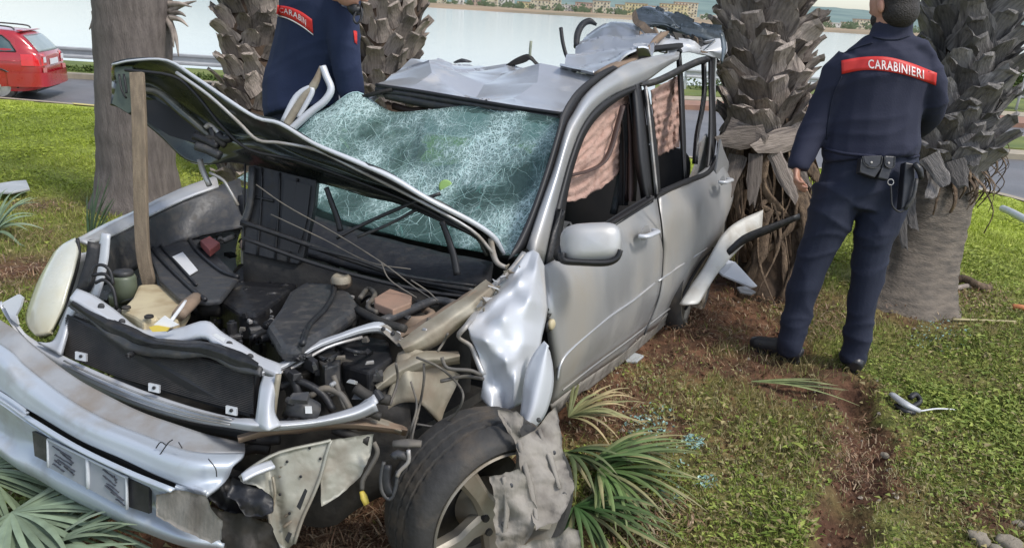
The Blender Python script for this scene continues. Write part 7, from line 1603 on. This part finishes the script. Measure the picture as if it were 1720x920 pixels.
        for k in range(7):
            a = 2*math.pi*k/7; d_ = u*math.cos(a)+v*math.sin(a); t_ = v*math.cos(a)-u*math.sin(a); pr.append(boxv(c+d_*.125+ax*.016, d_, t_, ax, .09, .024, .01))
        a, b = merge(pr); mesh('rim', a, b, M('grey_rim', (.42, .42, .42), None, .4, .5), e, False)
        a_, b_ = ringtube([c-ax*.1, c-ax*.09], [.2, .2], 24, upv=u); mesh('brake_disc', a_, b_, m_trim, e, False)
        a_, b_ = ringtube([c-ax*.25, c-ax*.0+ax*.004], [.37, .37], 30, upv=u); 
        # arch: dark lip hugging the body
        arch = [c+(u*math.sin(q)+(-hd_)*math.cos(q))*.365+ax*.03 for q in np.linspace(-.1, math.pi+.1, 18)]; tube('wheel_arch', arch, [(.03, .02)]*2, m_trim, r, 1, 6)
    for x in (0, 2.6):
        for s_ in (1, -1): wh(x, s_)
    for q in (.98,): tube('belt_crease', [P(-.5, .885, .84), P(.5, .895, .82), P(2.4, .885, .80)], .006, m_redcar, r, 3, 6)
    return r
estate()
# ------------------------------------------------------------------ fallen leaves, shards, stones and scraps
GR, DG, ST = (.085, .15, .045), (.05, .11, .035), (.28, .24, .12)
PG = (.20, .26, .17); PG2 = (.26, .31, .22)
# pale grey-green leaves under the bumper, lower left
def lean(px, py, t): return D(px, py, t)
frond(D(-45, 790, 2.30), RT*1.0+UP*-.25-FW*.25, 'pale green palm leaf crushed under the left end of the bumper', 44, .42, 1.3, (.17, .22, .13), PG, .05, .06, .009, 1, tipdry=.1)
frond(D(20, 860, 2.12), RT*1.0-UP*.15-FW*.2, 'large pale green palm leaf spread under the bumper beside the number plate', 56, .50, 1.35, (.20, .26, .17), PG2, .05, .05, .009, 2, tipdry=.1)
frond(D(60, 935, 2.05), RT*.9+UP*.35-FW*.1, 'pale palm leaf in the lower left corner below the bumper lip', 46, .40, 1.2, (.19, .25, .15), PG2, .05, .05, .009, 3, tipdry=.15)
frond(D(-20, 900, 2.10), -UP*.6+RT*.7-FW*.1, 'dark green palm leaf in the very corner of the lawn', 30, .35, 1.2, (.09, .14, .06), PG, .05, .05, .009, 4)
frond(G(-10, 390, .04), WX*.3+WY*.6+WZ*.45, 'grey green palm leaf at the left edge on the lawn', 16, .42, 1.2, (.17, .24, .14), PG2, .1, .1, .013, 5)
frond(G(150, 420, .02), WX*.25+WY*.25+WZ*.9, 'dark upright palm leaf at the foot of the smooth trunk', 20, .52, .75, (.045, .085, .03), (.10, .15, .06), .02, .02, .013, 6, tipdry=.05)
frond(G(190, 415, .02), WX*.45+WY*.1+WZ*.7, 'second dark palm leaf leaning beside the smooth trunk', 14, .42, .6, (.05, .09, .03), (.12, .15, .06), .04, .02, .012, 16, tipdry=.1)
# leaves right of the front wheel
frond(G(955, 700, .07), WX*.9+WY*.45+WZ*.10, 'yellow tipped palm leaf jutting from under the sill', 24, .36, 1.0, (.20, .22, .10), (.42, .33, .18), .08, .08, .007, 7, tipdry=.6)
frond(G(1005, 790, .07), WX*.75-WY*.35+WZ*.05, 'green palm leaf spread over the grass right of the front wheel', 38, .40, 1.3, GR, (.30, .27, .14), .08, .07, .008, 8, tipdry=.2)
frond(G(1000, 772, .10), WX*.9+WY*.15+WZ*.1, 'long bladed palm leaf lying along the top of the leaf heap', 20, .42, .45, (.10, .17, .06), (.30, .26, .13), .07, .06, .009, 9, tipdry=.25)
frond(G(965, 850, .05), WX*.6-WY*.6+WZ*.05, 'dark green palm leaf at the bottom edge beside the torn liner', 34, .40, 1.2, DG, (.24, .22, .11), .06, .07, .008, 10, tipdry=.2)
frond(G(950, 760, .05), WX*.5-WY*.7+WZ*.1, 'shadowed palm leaf tucked behind the torn arch liner', 20, .34, 1.1, (.07, .11, .045), (.25, .22, .12), .06, .07, .009, 12, tipdry=.4)
frond(G(1262, 640, .02), WX*1.+WY*-.12+WZ*.03, 'thin green palm leaf lying in front of the officer on bare soil', 7, .50, .10, (.19, .23, .10), (.30, .28, .15), .02, .03, .008, 11, tipdry=.1)
# glass shards
m_shard = M('green_glass_shard', (.20, .36, .32), (.32, .48, .44), .2, 0, 60)
for (x, y, rr, n, lab) in ((1090, 705, 50, 190, 'crumbled green windscreen glass on the grass right of the wheel'), (1165, 742, 20, 110, 'bright turquoise cluster of glass crumbs near the leaf tip'), (1185, 810, 22, 70, 'glass crumbs in the grass below the palm leaf heap'), (1125, 830, 20, 60, 'dark teal glass crumbs between the palm leaves'), (1580, 565, 50, 140, 'pale glass crumbs strewn at the foot of the leaning palm'), (1100, 770, 60, 90, 'scattered single glass crumbs among the palm leaves')):
    pr = []
    for k in range(n):
        a, q = rnd.uniform(0, 6.283), rnd.random()**.6*rr; c = G(x+math.cos(a)*q, y+math.sin(a)*q*.6, .012); s_ = rnd.uniform(.003, .012)
        pr.append(([c+Vector((rnd.uniform(-1, 1), rnd.uniform(-1, 1), rnd.uniform(-.3, 1)))*s_ for _ in range(4)], [(0, 1, 2), (0, 2, 3), (0, 3, 1), (1, 3, 2)]))
    a, b = merge(pr); o = mesh('glass_crumbs', a, b, m_shard, None, False); prop(o, lab, 'broken glass', 'crumbled car glass', 'stuff')
# plastic scrap on the right lawn
sc = thing('plastic_scrap', G(1530, 678), 'broken dark plastic part with a pale arm lying on the right lawn', 'debris')
tube('arm', [G(1498, 662, .03), G(1520, 678, .045), G(1545, 690, .03)], [(.018, .012), (.022, .014), (.012, .01)], m_galv, sc, 4, 8); tube('clip', [G(1528, 668, .05), G(1538, 662, .06), G(1545, 674, .03), G(1530, 684, .02)], [(.014, .012)]*2, m_trim, sc, 4, 8)
tube('clip', [G(1505, 680, .015), G(1520, 690, .02), G(1535, 692, .02)], [(.016, .012)]*2, m_black, sc, 4, 8); tube('wire', [G(1545, 690, .03), G(1575, 686, .03), G(1608, 688, .02)], .004, m_white, sc, 4, 6)
def scrap(name, pts, t, m, label, cat='debris', h=.02, group=None):
    c = sum((G(a, b, h) for a, b in pts), Vector())/len(pts); o = plate(name, [G(a, b, h+rnd.uniform(-.01, .01)) for a, b in pts], t, m, None, -WZ); bevel(o, t*.3)
    me = o.data
    for v in me.vertices: v.co -= c
    o.location = c; return prop(o, label, cat, group)
m_bl = M('pale_grey_plastic', (.45, .47, .48), (.38, .40, .41), .5)
# metal trim at left edge and pipe at right edge
def pipe(name, pts, r_, m, label, cat='debris'):
    P = cr(pts, 4); c = P[0].copy(); v_, f_ = ringtube(P, r_, 12); o = mesh(name, [p-c for p in v_], f_, m, None); o.location = c; return prop(o, label, cat)
scrap('trim_piece', [(-30, 312), (20, 304), (44, 302), (50, 316), (20, 322), (-30, 322)], .02, m_bl, 'pale grey trim piece lying on the lawn at the left edge', h=.08)
pipe('grey_pipe', [G(1684, 350, .06), G(1700, 357, .06), G(1735, 376, .06), G(1760, 390, .06)], .045, m_galv, 'short grey pipe lying on the lawn at the right edge')
pipe('bark_strip', [G(1598, 470, .03), G(1620, 468, .06), G(1640, 478, .05), G(1662, 485, .02)], .028, m_dead, 'curled brown palm bark strip on the lawn right of the leaning trunk', 'bark')
pipe('bark_strip', [G(1600, 486, .02), G(1625, 480, .03), G(1645, 484, .02)], .018, m_boot, 'short pale bark strip right beside the leaning trunk foot', 'bark')
pipe('dry_stalk', [G(1600, 536, .02), G(1660, 538, .02), G(1706, 540, .02)], .007, M('straw', (.42, .36, .2), None, .8), 'thin straw coloured stalk lying on the right lawn', 'stalk')
pipe('orange_scrap', [G(1700, 515, .02), G(1715, 516, .03), G(1728, 520, .02)], .02, M('orange_brown', (.5, .18, .07), None, .7), 'orange brown scrap at the right edge of the lawn')
scrap('metal_scrap', [(1046, 598), (1062, 590), (1082, 596), (1070, 606), (1052, 606)], .015, m_bl, 'crumpled grey scrap under the sill edge', h=.02)
_b = D(1713, 160, 26.0); _b.z = ROADZ; pole = thing('street_pole', _b, 'thin grey pole standing beyond the far guardrail at the right edge', 'pole')
tube('mast', [_b, _b+WZ*1.6+WX*.02, _b+WZ*4.2+WX*.06], [.045, .04, .03], m_galv, pole, 2, 8); tube('base_plate', [_b, _b+WZ*.02], .12, m_galv, pole, 1, 8)
# stones
def stone(px, py, s_, label, sq=.6):
    c = G(px, py, s_*.2); bm = bmesh.new(); bmesh.ops.create_icosphere(bm, subdivisions=3, radius=s_)
    for v in bm.verts: v.co = v.co*(1+.45*noise.noise(v.co/s_*.9+Vector((px*.1, py, 0)))+.15*noise.noise(v.co/s_*3)); v.co.z *= sq
    me = bpy.data.meshes.new('stone'); bm.to_mesh(me); bm.free(); me.materials.append(m_stone); me.polygons.foreach_set('use_smooth', [True]*len(me.polygons)); o = bpy.data.objects.new('stone', me); COL.objects.link(o); o.location = c; return prop(o, label, 'stone', 'stones at the lower right corner')
m_stone = M('field_stone', (.30, .26, .20), (.22, .19, .15), .95, 0, 12, .7, 40)
for px, py, s_, lb_ in ((1645, 905, .035, 'leftmost pale stone at the bottom edge'), (1700, 915, .045, 'largest stone in the bottom right corner'), (1712, 880, .025, 'flat pale stone at the right edge above the corner stone'), (1675, 925, .03, 'stone cut by the bottom edge between two others'), (1488, 765, .022, 'brown stone on the rim of the rut')): stone(px, py, s_, lb_)
# litter of dead palm fibre under the car and at the palm feet
def litter(name, boxes, label, n, l0=.03, l1=.12, cols=None):
    vs = []; fs = []; cl_ = []
    for k in range(n):
        (x, y, rx, ry) = rnd.choice(boxes); a, q = rnd.uniform(0, 6.283), rnd.random()**.7; c = G(x+math.cos(a)*rx*q, y+math.sin(a)*ry*q, .012+rnd.random()*.03); l = rnd.uniform(l0, l1); d_ = Vector((rnd.gauss(0, 1), rnd.gauss(0, 1), rnd.gauss(0, .35))).normalized(); s_ = d_.cross(WZ).normalized()*rnd.uniform(.0010, .0035)*(.5 if l1 < .05 else 1); b = len(vs)
        e = c+d_*l*.5+WZ*.01; vs += [c-s_, c+s_, e+s_*.8, e-s_*.8, c+d_*l]; fs += [(b, b+1, b+2), (b, b+2, b+3), (b+3, b+2, b+4)]; cc_ = np.array(rnd.choice(cols or [(.22, .12, .07), (.32, .20, .12), (.12, .07, .045), (.38, .28, .18)]))*rnd.uniform(.7, 1.2); cl_ += [cc_]*5
    V_ = np.array([tuple(v) for v in vs]); o = npmesh(name, V_, np.array(fs), m_frond, None, False, np.array(cl_)); return prop(o, label, 'plant litter', kind='stuff')
litter('fibre_litter', [(600, 890, 110, 45), (520, 900, 80, 40), (480, 940, 120, 50)], 'reddish dead palm fibre heaped under the front of the car', 1500)
litter('fibre_litter', [(1230, 560, 120, 60), (1290, 500, 90, 25), (1160, 530, 60, 30), (1380, 540, 80, 30)], 'dry brown fibres scattered on the churned soil by the rear wheel', 1500, .015, .07)
litter('fibre_litter', [(1440, 770, 35, 70), (1560, 500, 90, 30), (1640, 500, 60, 25), (1010, 690, 60, 50), (1080, 870, 90, 50)], 'loose straw and fibres along the rut and around the leaning palm', 1300, .015, .06)
litter('fibre_litter', [(60, 400, 100, 70), (20, 460, 60, 40), (70, 345, 60, 12)], 'dry stalks and clippings on the left lawn beside the headlight', 500, .02, .10)
litter('grass_clippings', [(1200, 760, 260, 120), (1500, 800, 220, 110), (1100, 640, 160, 50)], 'dry pale clippings lying over the foreground turf', 2600, .01, .035, [(.36, .31, .17), (.28, .25, .12), (.20, .22, .08)])
